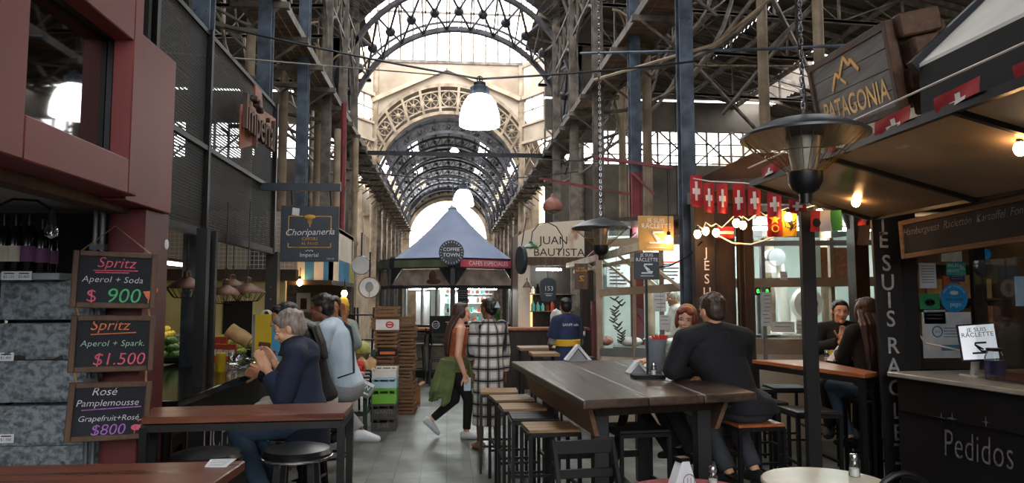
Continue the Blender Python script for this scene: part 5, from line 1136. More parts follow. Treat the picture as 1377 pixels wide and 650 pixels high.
# --- folded awning frame
t = thing('folding_awning', 'cream folding awning frame with slanting arms over the butcher stall', 'awning frame', (2.3, 8.5, 2.0))
pm('awning_cream', '#d8ccb8', '#b5a68e', rough=.6, scale=4)
mb = MB(); mb.bar((2.2, 7.9, 2.23), (2.2, 13, 2.23), .07, .09); mb.bar((2.32, 7.9, 2.12), (2.32, 13, 2.12), .04, .05); mb.build('front_rail', 'awning_cream', t)
for y in (8.4, 9.2, 10.2, 11.4): mb = MB(); mb.bar((2.2, y, 2.22), (2.75, y - .35, 1.7), .035); mb.build('arm', 'awning_cream', t)
for y in (8.0, 9.0, 10.0, 11.2): mb = MB(); mb.bar((2.2, y, 2.28), (2.5, y + .3, 2.5), .025); mb.build('stay', 'paint_red', t)
a = P(801, 480, Y=9.3); mb = MB(); mb.box((-.05, 0, 0), (.04, .05, 1.5)); solo('red_banner', 'narrow dark red banner hanging at the end of the butcher stall', 'banner', mb, 'oxblood_deep', (a.x, 9.3, .1))
t = thing('red_steelwork', 'thin red steel bars with knee braces high beside the awning', 'frame', (2.6, 9.7, 3.4)); 
for a, b, w_ in ((P(800, 212, Y=9.7), P(905, 226, Y=9.3), .045), (P(725, 240, Y=11.5), P(850, 262, Y=11), .04), (P(850, 232, Y=9.6), P(880, 262, Y=9.5), .03)): mb = MB(); mb.bar(a, b, w_); mb.build('bar', 'paint_red', t)
# --- butcher stall behind glass
FA, FB, FC = P(806, 400, Y=9.1), P(946, 400, Y=8.35), P(1190, 400, Y=7.9); FD = P(1320, 400, Y=7.7)
pm('tile_teal', '#dfe9e4', '#c8d8d2', rough=.4, scale=2); pm('frame_tan', '#a89682', '#85745f', rough=.5, metal=.2, scale=3); pm('panel_cream', '#cfc6b6', '#b3a896', rough=.6, scale=2)
t = thing('butcher_stall', 'glass fronted butcher stall with tan rails and bright pale interior', 'stall', (3.5, 9, 0)); BS = t
def seg(a, b, z0, z1, th, nm, mat, y=0., par=None): 
    mb = MB(); u = (V((b.x, b.y, 0)) - V((a.x, a.y, 0))).normalized(); nrm = V((u.y, -u.x, 0)); z0 = z0 if isinstance(z0, tuple) else (z0, z0); z1 = z1 if isinstance(z1, tuple) else (z1, z1)
    p = V((a.x, a.y, 0)) + nrm * y; q = V((b.x, b.y, 0)) + nrm * y
    mb.prism([p + V((0, 0, z0[0])), q + V((0, 0, z0[1])), q + V((0, 0, z1[1])), p + V((0, 0, z1[0]))], -nrm * th); return mb.build(nm, mat, par or t)
FE = FA + V((.5, 2.2, 0)); 
for a, b in ((FA, FB), (FB, FC), (FC, FD)):
    seg(a, b, 0, .98 if a is not FA else .9, .06, 'base_panel', 'panel_cream'); seg(a, b, 1.0, 2.45, .008, 'glass_pane', 'glass_clear', -.02)
seg(FA, FB, .9, 1.0, .08, 'lower_rail', 'steel_sheet', .01); seg(FB, FC, .98, 1.16, .08, 'lower_rail', 'frame_tan', .01); seg(FC, FD, .98, 1.16, .08, 'lower_rail', 'frame_tan', .01)
seg(FA, FB, (1.66, 1.74), (1.75, 1.84), .09, 'middle_rail', 'frame_tan', .02); seg(FB, FC, (1.76, 1.78), (1.87, 1.89), .09, 'middle_rail', 'frame_tan', .02)
seg(FB, FC, 2.26, 2.32, .07, 'top_rail', 'grey_paint', .02); seg(FA, FB, 2.3, 2.4, .07, 'top_rail', 'frame_tan', .02)
for a, b, ts in ((FA, FB, (0, .35, .62, 1)), (FB, FC, (.0, .28, .34, .62, .72, 1))):
    for s in ts: p = a.lerp(b, s); mb = MB(); mb.cbox((p.x, p.y + .02, 1.6), (.07 if s in (0, 1) else .045, .06, 1.5)); mb.build('upright', 'frame_tan' if s != .34 else 'grey_paint', t)
mb = MB(); mb.prism([V((FA.x, FA.y, 0)), V((FA.x + .04, FA.y, 0)), V((FE.x + .04, FE.y, 0)), V((FE.x, FE.y, 0))], (0, 0, 2.5)); mb.build('end_panel', 'steel_sheet', t)
mb = MB(); mb.box((FE.x, 11.1, 0), (6.4, 11.2, 2.75)); mb.build('back_wall', 'tile_teal', t); mb = MB(); mb.box((6.3, 7.7, 0), (6.4, 11.2, 2.75)); mb.build('side_wall', 'tile_teal', t)
mb = MB(); mb.prism([V((FA.x, FA.y, 2.62)), V((FB.x, FB.y, 2.62)), V((FC.x, FC.y, 2.62)), V((6.4, FD.y, 2.62)), V((6.4, 11.2, 2.62)), V((FE.x, 11.2, 2.62))], (0, 0, .05)); mb.build('roof', 'dark_brown', t)
for i, (x, y) in enumerate(((3.2, 9.6), (4.6, 9.2), (5.4, 9.2), (3.4, 10.6))): mb = MB(); mb.cbox((x, y, 2.57), (1.1, .06, .04)); mb.build('tube_lamp', 'tube_white', t)
mb = MB(); mb.prism([V((FA.x + .15, FA.y - .1, .98)), V((FB.x + .1, FB.y - .1, .98)), V((FB.x + .1, FB.y + .55, .98)), V((FA.x + .3, FA.y + .55, .98))], (0, 0, .04)); mb.build('steel_counter', 'steel_sheet', t)
mb = MB(); mb.box((FB.x + .2, FB.y + .25, 1.0), (6.28, FB.y + 1.3, 1.04)); mb.build('inner_counter', 'white_paint', t)
# menu boards inside
for (px0, px1, y0, y1, lb) in ((816, 868, 352, 386, 'white price board with red heading behind the glass, left of the dark raclette sign'), (885, 930, 350, 382, 'white price board with black lines behind the glass, by the amber sign')):
    a, b = P(px0, y1, Y=10.9), P(px1, y0, Y=10.9); mb = MB(); mb.box((a.x, 10.88, a.z), (b.x, 10.92, b.z)); mb.cur = 1; rn = random.Random(px0)
    for r_ in range(6):
        z = b.z - .08 - r_ * .055
        if z > a.z + .02: mb.box((a.x + .04, 10.872, z), (a.x + .04 + rn.uniform(.15, .3), 10.88, z + .018)); mb.box((b.x - .12, 10.872, z), (b.x - .04, 10.88, z + .018))
    mb.cur = 2; mb.box((a.x + .05, 10.87, b.z - .045), (b.x - .1, 10.88, b.z - .02)); solo('price_board', lb, 'board', mb, ['paper', 'ink', 'tomato'])
# things in and on the stall
mb = MB(); p = P(836, 430, Y=8.85); rn = random.Random(8); t = thing('sausage_string', 'dark dried sausages on a string hanging behind the stall glass', 'sausages', p)
p = p + V((.0, .25, 0))
for k in range(16): z = .28 - k * .036; x = rn.uniform(-.06, .06); mb.tube([p + V((x - .05, rn.uniform(-.03, .03), z)), p + V((x, -.02, z - .035)), p + V((x + .055, rn.uniform(-.03, .03), z + .01))], [.008, .015, .008], 6)
mb.build('links', pm('sausage', '#4d453c', '#2e2822', rough=.6), t); mb = MB(); mb.tube([p + V((0, 0, .25)), p + V((0, 0, .95))], .005, 5); mb.build('string', 'kraft', t)
pm('meat', '#b5493f', '#d8a79a', rough=.4, scale=9)
for px, w_, mt, lb in ((848, .16, 'white_paint', 'white paper parcel on the steel counter below the sausages'), (905, .15, 'white_paint', 'white paper parcel on the steel counter beside the red haired woman'), (880, .12, 'meat', 'raw red meat cut on the steel counter behind the bucket'), (815, .1, 'meat', 'raw red meat cut at the end of the steel counter')):
    yy = FA.lerp(FB, (px - 806) / 140.).y + .3; p = P(px, 470, Y=yy); rn = random.Random(px); mb = MB(); mb.sheet(lambda u, v: V((w_ * cos(2 * pi * u) * sin(pi * v) * (1 + .15 * sin(6 * pi * u)), .7 * w_ * sin(2 * pi * u) * sin(pi * v), .055 - .055 * cos(pi * v) * (1 + .2 * sin(8 * pi * u)))), 24, 8); solo('meat_parcel' if mt == 'white_paint' else 'meat_cut', lb, 'parcel' if mt == 'white_paint' else 'meat', mb, mt, (p.x, yy, 1.02))
for px, py, w_, h_, off, lb in ((887, 405, .16, .26, .0, 'lined white notice taped inside the stall glass above the red haired woman'), (894, 434, .14, .18, 0, 'slanted white notice taped to the stall glass'), (1053, 440, .26, .12, 0, 'white notice with a black word taped low on the stall glass'), (1077, 440, .1, .16, 0, 'narrow pink and white card on the stall glass by the black post'), (1054, 371, .08, .1, 0, 'small pink picture card on the upper stall glass'), (1031, 416, .1, .4, 0, 'long white strip of paper behind the stall glass')):
    f_ = (px - 806) / 140.; a = FA.lerp(FB, f_) if f_ < 1 else FB.lerp(FC, (px - 946) / 244.); p = P(px, py, Y=a.y - .03); u = (FB - FA) if f_ < 1 else (FC - FB); mb = MB(fr(p, (u.x, u.y, 0))); mb.cbox((0, 0, 0), (w_, h_, .003)); mb.cur = 1; rn = random.Random(px)
    for k in range(int(h_ / .05)): mb.cbox((rn.uniform(-.02, .02), h_ * .4 - k * .045, .002), (w_ * .7, .008, .002))
    solo('paper_notice', lb, 'notice', mb, ['paper', 'grey_paint'])
p = P(1024, 392, Y=8.7); t = thing('price_scale', 'shop scale with a green lit display on a stalk behind the glass', 'scale', (p.x, 8.7, 1.04)); mb = MB(); mb.cbox((p.x, 8.7, 1.1), (.3, .3, .12)); mb.cbox((p.x, 8.7, 1.18), (.34, .32, .02)); mb.build('body', 'steel_sheet', t, bev=.01); mb = MB(); mb.bar((p.x, 8.8, 1.1), (p.x, 8.8, p.z), .04); mb.build('stalk', 'grey_paint', t); mb = MB(); mb.cbox(p, (.22, .05, .1)); mb.build('display_head', 'black_paint', t); mb = MB(); mb.text('0.000', .07, fr(p + V((0, -.03, 0)), (1, 0, 0)), ext=0); mb.build('green_display', em('led_green', '#4dff5a', 3), t)
p = P(1068, 455, Y=9.3); t = thing('meat_slicer', 'white enamel meat slicer with round blade guard behind the glass', 'slicer', (p.x, 9.3, 1.04)); c = V((p.x, 9.3, 1.04)); mb = MB(); mb.cbox(c + V((0, 0, .08)), (.5, .4, .16)); mb.cbox(c + V((.12, .1, .3)), (.16, .14, .5)); mb.build('body', 'white_paint', t, bev=.03, seg=3); R = Matrix.Rotation(pi / 2, 3, 'X'); mb = MB(); mb.lathe([(.001, -.05), (.2, -.05), (.23, 0), (.2, .05), (.12, .06), (.001, .06)], 28, c + V((.15, -.08, .52)), R); mb.build('blade_guard', 'white_paint', t); mb = MB(); mb.lathe([(.001, .062), (.12, .062), (.12, .07), (.001, .07)], 24, c + V((.15, -.08, .52)), R); mb.build('blade', 'chrome', t)
p = P(1038, 370, Y=9.6); t = thing('bone_saw', 'tall white band saw with a bent arm behind the upper glass', 'band saw', (p.x, 9.6, 0)); c = V((p.x, 9.6, 0)); mb = MB(); mb.tube([c + V((-.15, 0, 2.2)), c + V((.0, 0, 2.25)), c + V((.08, 0, 2.1)), c + V((.16, 0, 1.5)), c + V((.16, 0, .9))], [.07, .09, .09, .08, .08], 12); mb.cbox(c + V((.1, 0, .45)), (.4, .4, .9)); mb.build('frame', 'white_paint', t); mb = MB(); mb.lathe([(.001, -.04), (.12, -.04), (.12, .04), (.001, .04)], 24, c + V((.02, -.1, 2.2)), R); mb.build('wheel_cover', 'grey_paint', t)
for px, py, lb in ((1062, 448, 'white plastic tub on the inner counter'), (1078, 449, 'white plastic tub beside the first tub'), (1045, 453, 'low white tray on the inner counter')):
    p = P(px, 455, Y=8.75); mb = MB(); mb.lathe([(.001, 0), (.09, 0), (.11, .13), (.115, .135), (.105, .135), (.085, .01), (.001, .01)], 18); solo('plastic_tub', lb, 'tub', mb, 'white_paint', (p.x, 8.72, 1.04))
a, b = P(1104, 377, Y=8.9), P(1150, 333, Y=8.9); mb = MB(); mb.box((a.x, 8.9, a.z), (b.x, 9.4, b.z)); mb.box((a.x, 8.88, a.z + .2), (b.x, 8.9, a.z + .215)); solo('wall_cabinet', 'orange brown cabinet high inside the butcher stall', 'cabinet', mb, 'wood_orange', bev=.004)
a, b = P(1091, 377, Y=8.85), P(1103, 328, Y=8.85); mb = MB(); mb.box((a.x, 8.85, a.z), (b.x, 9.0, b.z)); solo('white_board', 'narrow bright white panel beside the orange brown cabinet', 'panel', mb, 'tile_teal')
# --- posts of the raclette terrace
def post(px0, px1, Y, z1, lb, mat='dark_brown', d=None):
    a, b = P(px0, 400, Y=Y), P(px1, 400, Y=Y); w_ = b.x - a.x; d = d or w_; mb = MB(); mb.box((0, 0, 0), (w_, d, z1)); return solo('terrace_post', lb, 'post', mb, mat, (a.x, Y, 0), bev=.004), a.x, w_
o, xa, w_ = post(936, 963, 7.15, 2.62, 'wide dark brown post painted with vertical white letters, beside the seated man', 'dark_brown', .12)
mb = MB(fr((xa + w_ * .55, 7.145, 0), (1, 0, 0)))
for i, ch in enumerate('JESUISRACLETTE'): mb.text(ch, .14, T_((0, P(950, 340 + i * 18, Y=7.14).z, 0)), ext=0, sx=.9, off=.006)
q = mb.build('painted_letters', 'chalk_white', o, local=True); q.location = -o.location
post(964, 990, 7.3, 2.62, 'dark brown post directly behind the lettered one'); post(994, 1000, 7.2, 2.62, 'thin dark brown post between two wider ones'); post(1002, 1015, 7.1, 2.62, 'dark brown post at the end of the bar table')
o, xp, w_ = post(1081, 1099, 5.15, 2.3, 'black square steel post standing in front of the stall glass', 'black_paint', .05)
post(1152, 1171, 7.0, 2.6, 'dark post behind the black haired woman'); 
mb = MB(); mb.box((2.5, 7.1, 2.62), (4.9, 7.25, 2.74)); solo('terrace_beam', 'dark beam across the tops of the terrace posts behind the bunting', 'beam', mb, 'dark_brown'); mb = MB(); mb.bar((2.6, 7.2, 2.8), (3.5, 5.4, 2.62), .08, .1); solo('terrace_beam', 'dark beam running from the lettered post toward the corner post', 'beam', mb, 'dark_brown')
mb = MB(); mb.prism([P(944, 238, Y=7.6), P(1012, 206, Y=7.0), P(1130, 206, Y=7.0), P(1130, 262, Y=7.3), P(944, 280, Y=7.6)], (0, .1, .0)); solo('brown_fascia', 'slanting dark brown fascia board above the Swiss bunting', 'fascia', mb, pm('fascia_brown', '#5a4840', '#41332c', rough=.6, scale=3))
mb = MB(); mb.prism([P(1128, 268, Y=7.2), P(1175, 268, Y=6.9), P(1168, 330, Y=6.9), P(1152, 330, Y=7.0)], (0, .06, 0)); solo('corner_brace', 'dark curved brace plate at the top of the post behind the black haired woman', 'brace', mb, 'dark_brown')
# --- bunting and flags
pm('flag_red', '#b3242c', '#8b161e', rough=.75, scale=5); pm('flag_white', '#e9e2dc', '#cfc6bf', rough=.75, scale=5); pm('flag_yellow', '#e0b52b', '#bd9118', rough=.75, scale=5); pm('flag_green', '#3f9a4a', '#2f7a39', rough=.75, scale=5); pm('flag_black', '#1d1a18', '#100e0d', rough=.8)
line_ = [P(932, 240, Y=6.6), P(955, 244, Y=6.55), P(1000, 246, Y=6.4), P(1040, 252, Y=6.2), P(1100, 275, Y=5.9)]
mb = MB(); mb.tube(line_, .005, 5); solo('bunting_cord', 'white cord carrying the Swiss flags', 'cord', mb, 'flag_white')
def cloth(M, w_, h_, ph, nm, mat, par, x0=-.5, x1=.5, dz=0., y0=0., y1=1., amp=.026):
    mb = MB(M); f = lambda u, v: V(((x0 + (x1 - x0) * u) * w_, -(y0 + (y1 - y0) * v) * h_, amp * sin(5 * (x0 + (x1 - x0) * u) + ph + 2 * (y0 + (y1 - y0) * v)) * (.3 + (y0 + (y1 - y0) * v)) + dz))
    mb.sheet(f, 8, 8); return mb.build(nm, mat, par)
def swiss(p, d, w_, h_, ph, lb, grp='Swiss flags on the bunting'):
    M = fr(p, d); t = thing('swiss_flag', lb, 'flag', p, 0, grp); f = cloth(M, w_, h_, ph, 'flag_cloth', 'flag_red', t)
    for dz in (.003, -.003):
        for (x0, x1, y0, y1) in ((-.11, .11, .2, .8), (-.32, .32, .42, .6)): cloth(M, w_, h_, ph, 'white_cross', 'flag_white', t, x0, x1, dz, y0, y1)
    return t
fl = [(936, 236, 18, 44, 6.6), (953, 246, 16, 42, 6.55), (971, 247, 16, 42, 6.5), (993, 247, 18, 46, 6.4), (1014, 250, 18, 42, 6.3), (1041, 258, 20, 36, 6.15), (1072, 268, 26, 20, 6.0)]
nm_ = ['curled Swiss flag at the blue column end of the bunting', 'Swiss flag second from the blue column', 'Swiss flag third from the blue column', 'Swiss flag fourth from the blue column, above the thin posts', 'Swiss flag fifth from the blue column', 'Swiss flag sixth from the blue column, above the canton flags', 'Swiss flag half hidden behind the awning edge']
for (px, py, w_, h_, Y), lb in zip(fl, nm_): swiss(P(px, py, Y=Y), (1, -.25, 0), w_ * .92 * Y / 960, h_ * Y / 960, px * .7, lb)
def flag(lb, px, py, w_, h_, Y, bands, vert=True):
    p = P(px, py, Y=Y); M = fr(p, (1, -.2, 0)); t = thing('hanging_flag', lb, 'flag', p, 0, None); n = len(bands)
    for i, c in enumerate(bands): cloth(M, w_ * Y / 960, h_ * Y / 960, px, 'flag_band', c, t, -.5 + i / n, -.5 + (i + 1) / n, 0)
    return t, M, w_ * Y / 960, h_ * Y / 960
t, M, w_, h_ = flag('red flag with yellow star hanging below the bunting, half of a pair', 1041, 286, 20, 34, 6.3, ['flag_red']); mb = MB(M); 
for k in range(5): a = pi / 2 + k * 2 * pi / 5; mb.prism([V((0, -h_ * .3, .02)), V((.022 * cos(a - .6), -h_ * .3 + .022 * sin(a - .6), .02)), V((.05 * cos(a), -h_ * .3 + .05 * sin(a), .02)), V((.022 * cos(a + .6), -h_ * .3 + .022 * sin(a + .6), .02))], (0, 0, .002))
mb.tube(arc((0, -h_ * .68, .02), .03, 0, 2 * pi, 16, (1, 0, 0), (0, 1, 0))[:-1], .008, 4, closed=True); mb.build('yellow_star', 'flag_yellow', t)
t, M, w_, h_ = flag('yellow flag with a black beast emblem hanging below the bunting', 1061, 284, 20, 36, 6.25, ['flag_yellow']); mb = MB(M); mb.tube([V((-.03, -.06, .022)), V((.0, -.1, .022)), V((.02, -.14, .022)), V((.0, -.18, .022))], [.008, .018, .016, .008], 6, flat=1); [mb.tube([V((0, -.1 - .03 * k, .022)), V((.04, -.1 - .03 * k, .022)), V((.05, -.08 - .03 * k, .022))], .005, 5) for k in range(3)]; mb.tube([V((0, -.16, .022)), V((-.04, -.15, .022)), V((-.045, -.1, .022))], .005, 5); mb.build('black_emblem', 'flag_black', t)
t, M, w_, h_ = flag('red white and green striped flag hanging right of the black steel post', 1110, 283, 42, 30, 5.05, ['flag_red', 'flag_white', 'flag_green']); mb = MB(M); mb.ball((-w_ * .33, -h_ * .6, .022), (.03, .035, .003), 10, 6); mb.build('dark_emblem', 'flag_black', t)
t, M, w_, h_ = flag('small red flag with white star hanging by the corner post', 1162, 290, 15, 14, 5.9, ['flag_red']); mb = MB(M); mb.ball((0, -h_ * .5, .02), (.018, .018, .003), 5, 4); mb.build('white_star', 'flag_white', t)
t, M, w_, h_ = flag('red and white striped flag behind the first warm bulbs', 975, 305, 24, 16, 6.9, ['flag_red']); cloth(M, w_, h_, 975, 'white_stripe', 'flag_white', t, -.5, .5, .004, .4, .65)
# --- string of warm bulbs
bp = [(938, 315, 6.7), (949, 311, 6.75), (963, 313, 6.6), (990, 300, 6.5), (999, 303, 6.6), (1022, 297, 6.4), (1060, 292, 6.2), (1102, 287, 6.0)]
t = thing('festoon_lights', 'string of glowing warm bulbs under the Swiss bunting', 'string lights', P(990, 300, Y=6.5)); pts = []
for px, py, Y in bp: pts += [P(px, py, Y=Y) + V((0, 0, .085)), P(px + 8, py + 3, Y=Y - .02) + V((0, 0, .07))]
mb = MB(); mb.tube(pts, .006, 6); mb.build('cable', 'flag_white', t)
for px, py, Y in bp: bulb(t, P(px, py, Y=Y), .034)
cable('loose_cable', 'loose pale cable sagging from the bulbs along the terrace front', [P(968, 318, Y=6.8), P(985, 327, Y=6.7), P(1010, 329, Y=6.5), P(1040, 320, Y=6.4), P(1054, 300, Y=6.3)], .008, 'flag_white')
cable('loose_cable', 'dark cable drooping from the lettered post behind the raclette signs', [P(944, 325, Y=7.1), P(925, 345, Y=7.3), P(900, 358, Y=7.6), P(880, 360, Y=7.7)], .008, 'black_matte')
# --- raclette signs and their stands
def tri(mb, x, y, s, z): mb.tube([(x - s, y - s * .8, z), (x + s * .9, y - s * .8, z), (x + s, y - s * .6, z), (x + .2 * s, y - .55 * s, z), (x - .5 * s, y + .5 * s, z), (x - .45 * s, y + .75 * s, z), (x + s, y + .75 * s, z)], .009 * s / .06, 5); mb.tube([(x - .5 * s, y + .5 * s, z), (x + .5 * s, y - .3 * s, z)], .008 * s / .06, 5)
def rsign(lb, c, w_, h_, mat, tm, nm='raclette_sign', d=(1, 0, 0)):
    t = thing(nm, lb, 'sign', c); M = fr(c, d); mb = MB(M); mb.cbox((0, 0, 0), (w_, h_, .02)); mb.build('panel', mat, t, bev=.003); mb = MB(M); k = w_
    mb.text('JE SUIS', .17 * k, T_((0, h_ * .36, 0)), ext=.013); mb.text('RACLETTE', .19 * k, T_((0, h_ * .2, 0)), ext=.013, sx=.95); tri(mb, 0, -h_ * .12, .2 * k, .013); mb.cbox((0, -h_ * .42, .013), (.55 * k, .018 * k, .002)); mb.build('lettering', tm, t); return t, M
c = P(882, 314, Y=6.0); t, M = rsign('amber bulb-lit raclette sign hanging above the communal table', c, .31, .3, 'amber_bulb_glow', 'chalk_white'); mb = MB(); [mb.tube([c + V((s * .13, 0, .15)), c + V((s * .13, 0, .55))], .003, 4) for s in (-1, 1)]; mb.build('hanging_wire', 'steel_dark', t)
p = c + V((.09, -.07, -.06)); t = thing('hanging_bulb', 'warm bulb shining in front of the amber raclette sign', 'bulb', p); bulb(t, p, .032); mb = MB(); mb.tube([p + V((0, 0, .07)), p + V((0, 0, .6))], .004, 5); mb.build('cord', 'black_matte', t)
def stand(lb, px, pyb, top_px, w_, h_, mat, bw):
    b = P(px, pyb, Z=1.05); t = thing('sign_stand', lb, 'sign stand', b); tp = P(*top_px, Y=b.y)
    mb = MB(); mb.box(b + V((-bw / 2, -.07, 0)), b + V((bw / 2, .07, .028))); mb.build('base', 'black_matte', t, bev=.003); mb = MB(); mb.tube([b + V((0, 0, .02)), V((b.x, b.y, tp.z))], .009, 8); mb.build('rod', 'steel_dark', t)
    M = fr(V((b.x, b.y - .015, tp.z)), (1, 0, 0)); mb = MB(M); mb.cbox((0, 0, 0), (w_, h_, .015)); mb.build('sign_panel', mat, t, bev=.002); return t, M, b
t, M, b = stand('table stand with a navy raclette sign on a tall rod, beside the grey bucket', 871, 509, (869, 358), .19, .205, 'sign_navy', .23); mb = MB(M); mb.text('JE SUIS', .034, T_((0, .08, 0)), ext=.01); mb.text('RACLETTE', .038, T_((0, .045, 0)), ext=.01, sx=.95); tri(mb, 0, -.02, .042, .01); mb.cbox((0, -.075, .01), (.1, .004, .001)); mb.build('lettering', 'chalk_white', t); B2_ = b
t, M, b = stand('table stand with a small wooden raclette sign at the far end of the communal table', 782, 484, (782, 372), .13, .25, 'wood_frame', .24); mb = MB(M); mb.text('JE SUIS', .022, T_((0, .08, 0)), ext=.01); mb.text('RACLETTE', .024, T_((0, .055, 0)), ext=.01); tri(mb, 0, -.02, .028, .01); mb.build('lettering', 'gold_paint', t); B1_ = b
# --- communal table
poly = [V((.60, 6.75, 1.05)), V((.79, 4.16, 1.05)), V((1.95, 4.42, 1.05)), V((2.0, 6.8, 1.05))]; c = V((1.33, 5.5, 0))
t = thing('communal_table', 'long dark plank high table with slanting timber aprons, set with sign stands', 'table', c); CT = t
pw = [(0, .36), (.362, .68), (.682, 1)]
for k, (u0, u1) in enumerate(pw):
    a, b, c2, d = poly[0].lerp(poly[3], u0), poly[1].lerp(poly[2], u0), poly[1].lerp(poly[2], u1), poly[0].lerp(poly[3], u1); mb = MB(); mb.prism([p - V((0, 0, .055)) for p in (a, b, c2, d)], (0, 0, .055)); mb.build('plank', 'wood_table', t, bev=.012, seg=3)
def ap(x0, y0, x1, y1, s): mb = MB(); mb.prism([V((x0, y0, .99)), V((x1, y1, .99)), V((x1 + s, y1 + .05, .785)), V((x0 + s, y0 - .05, .785))], (.03, 0, 0)); mb.build('apron', 'wood_frame2', t)
wood('wood_frame2', '#7d5c43', '#4c3424', 1, rough=.6)
ap(.70, 6.6, .86, 4.42, .06); ap(1.86, 6.6, 1.82, 4.6, -.06)
mb = MB(); mb.prism([V((.9, 4.48, .97)), V((1.8, 4.68, .97)), V((1.75, 4.7, .9)), V((.95, 4.5, .9))], (0, .03, 0)); mb.build('end_rail', 'dark_brown', t)
for x, y in ((.98, 4.6), (1.72, 4.78), (.9, 6.4), (1.76, 6.45)): mb = MB(); mb.box((x - .05, y - .05, 0), (x + .05, y + .05, .99)); mb.build('leg', 'black_paint', t, bev=.005)
mb = MB(); mb.bar((.98, 4.6, .25), (1.72, 4.78, .25), .06); mb.bar((.9, 6.4, .25), (1.76, 6.45, .25), .06); mb.bar((1.33, 4.7, .25), (1.33, 6.42, .25), .06); mb.bar((1.0, 4.62, .3), (1.33, 5.2, .96), .05); mb.bar((1.7, 4.78, .3), (1.36, 5.3, .96), .05); mb.build('stretcher', 'black_paint', t)
# square stools
def sq_stool(lb, mat, grp):
    t = thing('square_stool', lb, 'stool', (0, 0, 0), 0, grp); s = .17; mb = MB()
    for k in range(3): mb.cbox((0, -.113 + .113 * k, .742), (.355, .11, .022))
    mb.build('seat', mat, t, bev=.003)
    mb = MB(); 
    for sg in (-1, 1): mb.bar((-s, sg * s, .718), (s, sg * s, .718), .025); mb.bar((sg * s, -s, .718), (sg * s, s, .718), .025)
    mb.build('seat_frame', 'black_metal', t)
    for sx in (-1, 1):
        for sy in (-1, 1): mb = MB(); mb.cbox((sx * s, sy * s, .36), (.025, .025, .72)); mb.build('leg', 'black_metal', t)
    mb = MB(); 
    for sg in (-1, 1): mb.bar((-s, sg * s, .25), (s, sg * s, .25), .02); mb.bar((sg * s, -s, .36), (sg * s, s, .36), .02)
    mb.build('rung', 'black_metal', t); return t
S1 = sq_stool('wood topped black stool closest to the camera on the aisle side of the communal table', 'wood_stool', 'stools along the communal table'); S1.location = (.72, 5.05, 0); S1.rotation_euler.z = .07
S2 = sq_stool('black topped stool second from the camera on the aisle side of the communal table', 'black_paint', 'stools along the communal table'); S2.location = (.66, 5.52, 0)
dup(S1, (.62, 5.98, 0), .05, 'wood topped stool third along the aisle side of the communal table'); dup(S1, (.58, 6.5, 0), .1, 'wood topped stool fourth along the aisle side of the communal table'); dup(S1, (.5, 7.0, 0), -.06, 'wood topped stool farthest along the aisle side of the communal table')
dup(S2, (1.32, 4.98, 0), .1, 'black topped stool pushed right under the near end of the communal table')
S3 = sq_stool('orange wood topped stool the man in navy sits on', 'wood_orange', 'stools along the communal table'); S3.location = (2.2, 5.12, 0); S3.rotation_euler.z = .1
dup(S1, (2.22, 5.95, 0), 0, 'wood topped stool under the red haired woman'); dup(S1, (2.28, 6.5, 0), .05, 'wood topped stool past the red haired woman on the stall side')
# bucket, napkins, shakers, plate
b = B2_; p = P(882, 500, Z=1.05); t = thing('cutlery_bucket', 'grey translucent bucket of red napkins on the communal table', 'bucket', p); mb = MB(); mb.lathe([(.06, 0), (.062, .004), (.092, .26), (.096, .262), (.09, .255), (.058, .01), (.001, .008)], 28, p); mb.build('pail', pm('pail_grey', '#8f98a0', '#737c85', rough=.3, scale=2), t)
rn = random.Random(2)
for k in range(7): a = rn.uniform(0, 6.28); mb = MB(); e = p + V((.05 * cos(a), .05 * sin(a), .24)); mb.prism([e, e + V((.035, 0, .0)), e + V((.04 * cos(a) + .02, .02, .05)), e + V((.02 * cos(a) - .01, .02, .055))], (.0, .012, 0)); mb.build('red_napkin', 'tomato', t)
def napkins(lb, p, s, mat='black_matte', rz=0., block=False):
    t = thing('napkin_holder', lb, 'napkin holder', p, rz); mb = MB()
    h = .135 * s; w_ = .11 * s
    for sg in (-1, 1): mb.prism([(sg * w_, -.05, .012), (sg * w_ - sg * .03 * s, -.05, .012), (-sg * .006, -.05, h - .02 * s), (sg * .004, -.05, h)], (0, .1, 0))
    mb.build('napkins', 'paper', t, local=True); mb = MB(); mb.prism([(-w_ * .6, -.045, .012), (w_ * .6, -.045, .012), (0, -.045, h * .72)], (0, .09, 0)); mb.cbox((0, 0, .006), (w_ * 2, .11, .012)); mb.build('holder', mat, t, local=True); return t
napkins('triangular napkin holder at the foot of the wooden sign stand', B1_ + V((-.06, -.12, 0)), 1.15, 'grey_paint')
napkins('triangular napkin holder left of the grey bucket', P(857, 503, Z=1.05), .75, 'grey_paint')
pm('salt', '#e9e9e6', '#d6d6d2', rough=.9)
def shaker(lb, p, s=1.):
    t = thing('salt_shaker', lb, 'shaker', p); mb = MB(); mb.lathe([(.022 * s, 0), (.024 * s, .004), (.022 * s, .055 * s), (.017 * s, .07 * s)], 10, p); mb.build('glass_jar', 'glass_jar', t); mb = MB(); mb.lathe([(.001, .003), (.0205 * s, .003), (.02 * s, .035 * s), (.001, .036 * s)], 10, p); mb.build('salt', 'salt', t); mb = MB(); mb.lathe([(.018 * s, .068 * s), (.019 * s, .09 * s), (.015 * s, .097 * s), (.001, .098 * s)], 12, p); mb.build('steel_cap', 'chrome', t); return t
shaker('glass salt shaker on the foot of the navy sign stand', B2_ + V((.03, -.055, .029)), .95); shaker('glass salt shaker beside the grey bucket', P(893, 506, Z=1.05), .85)
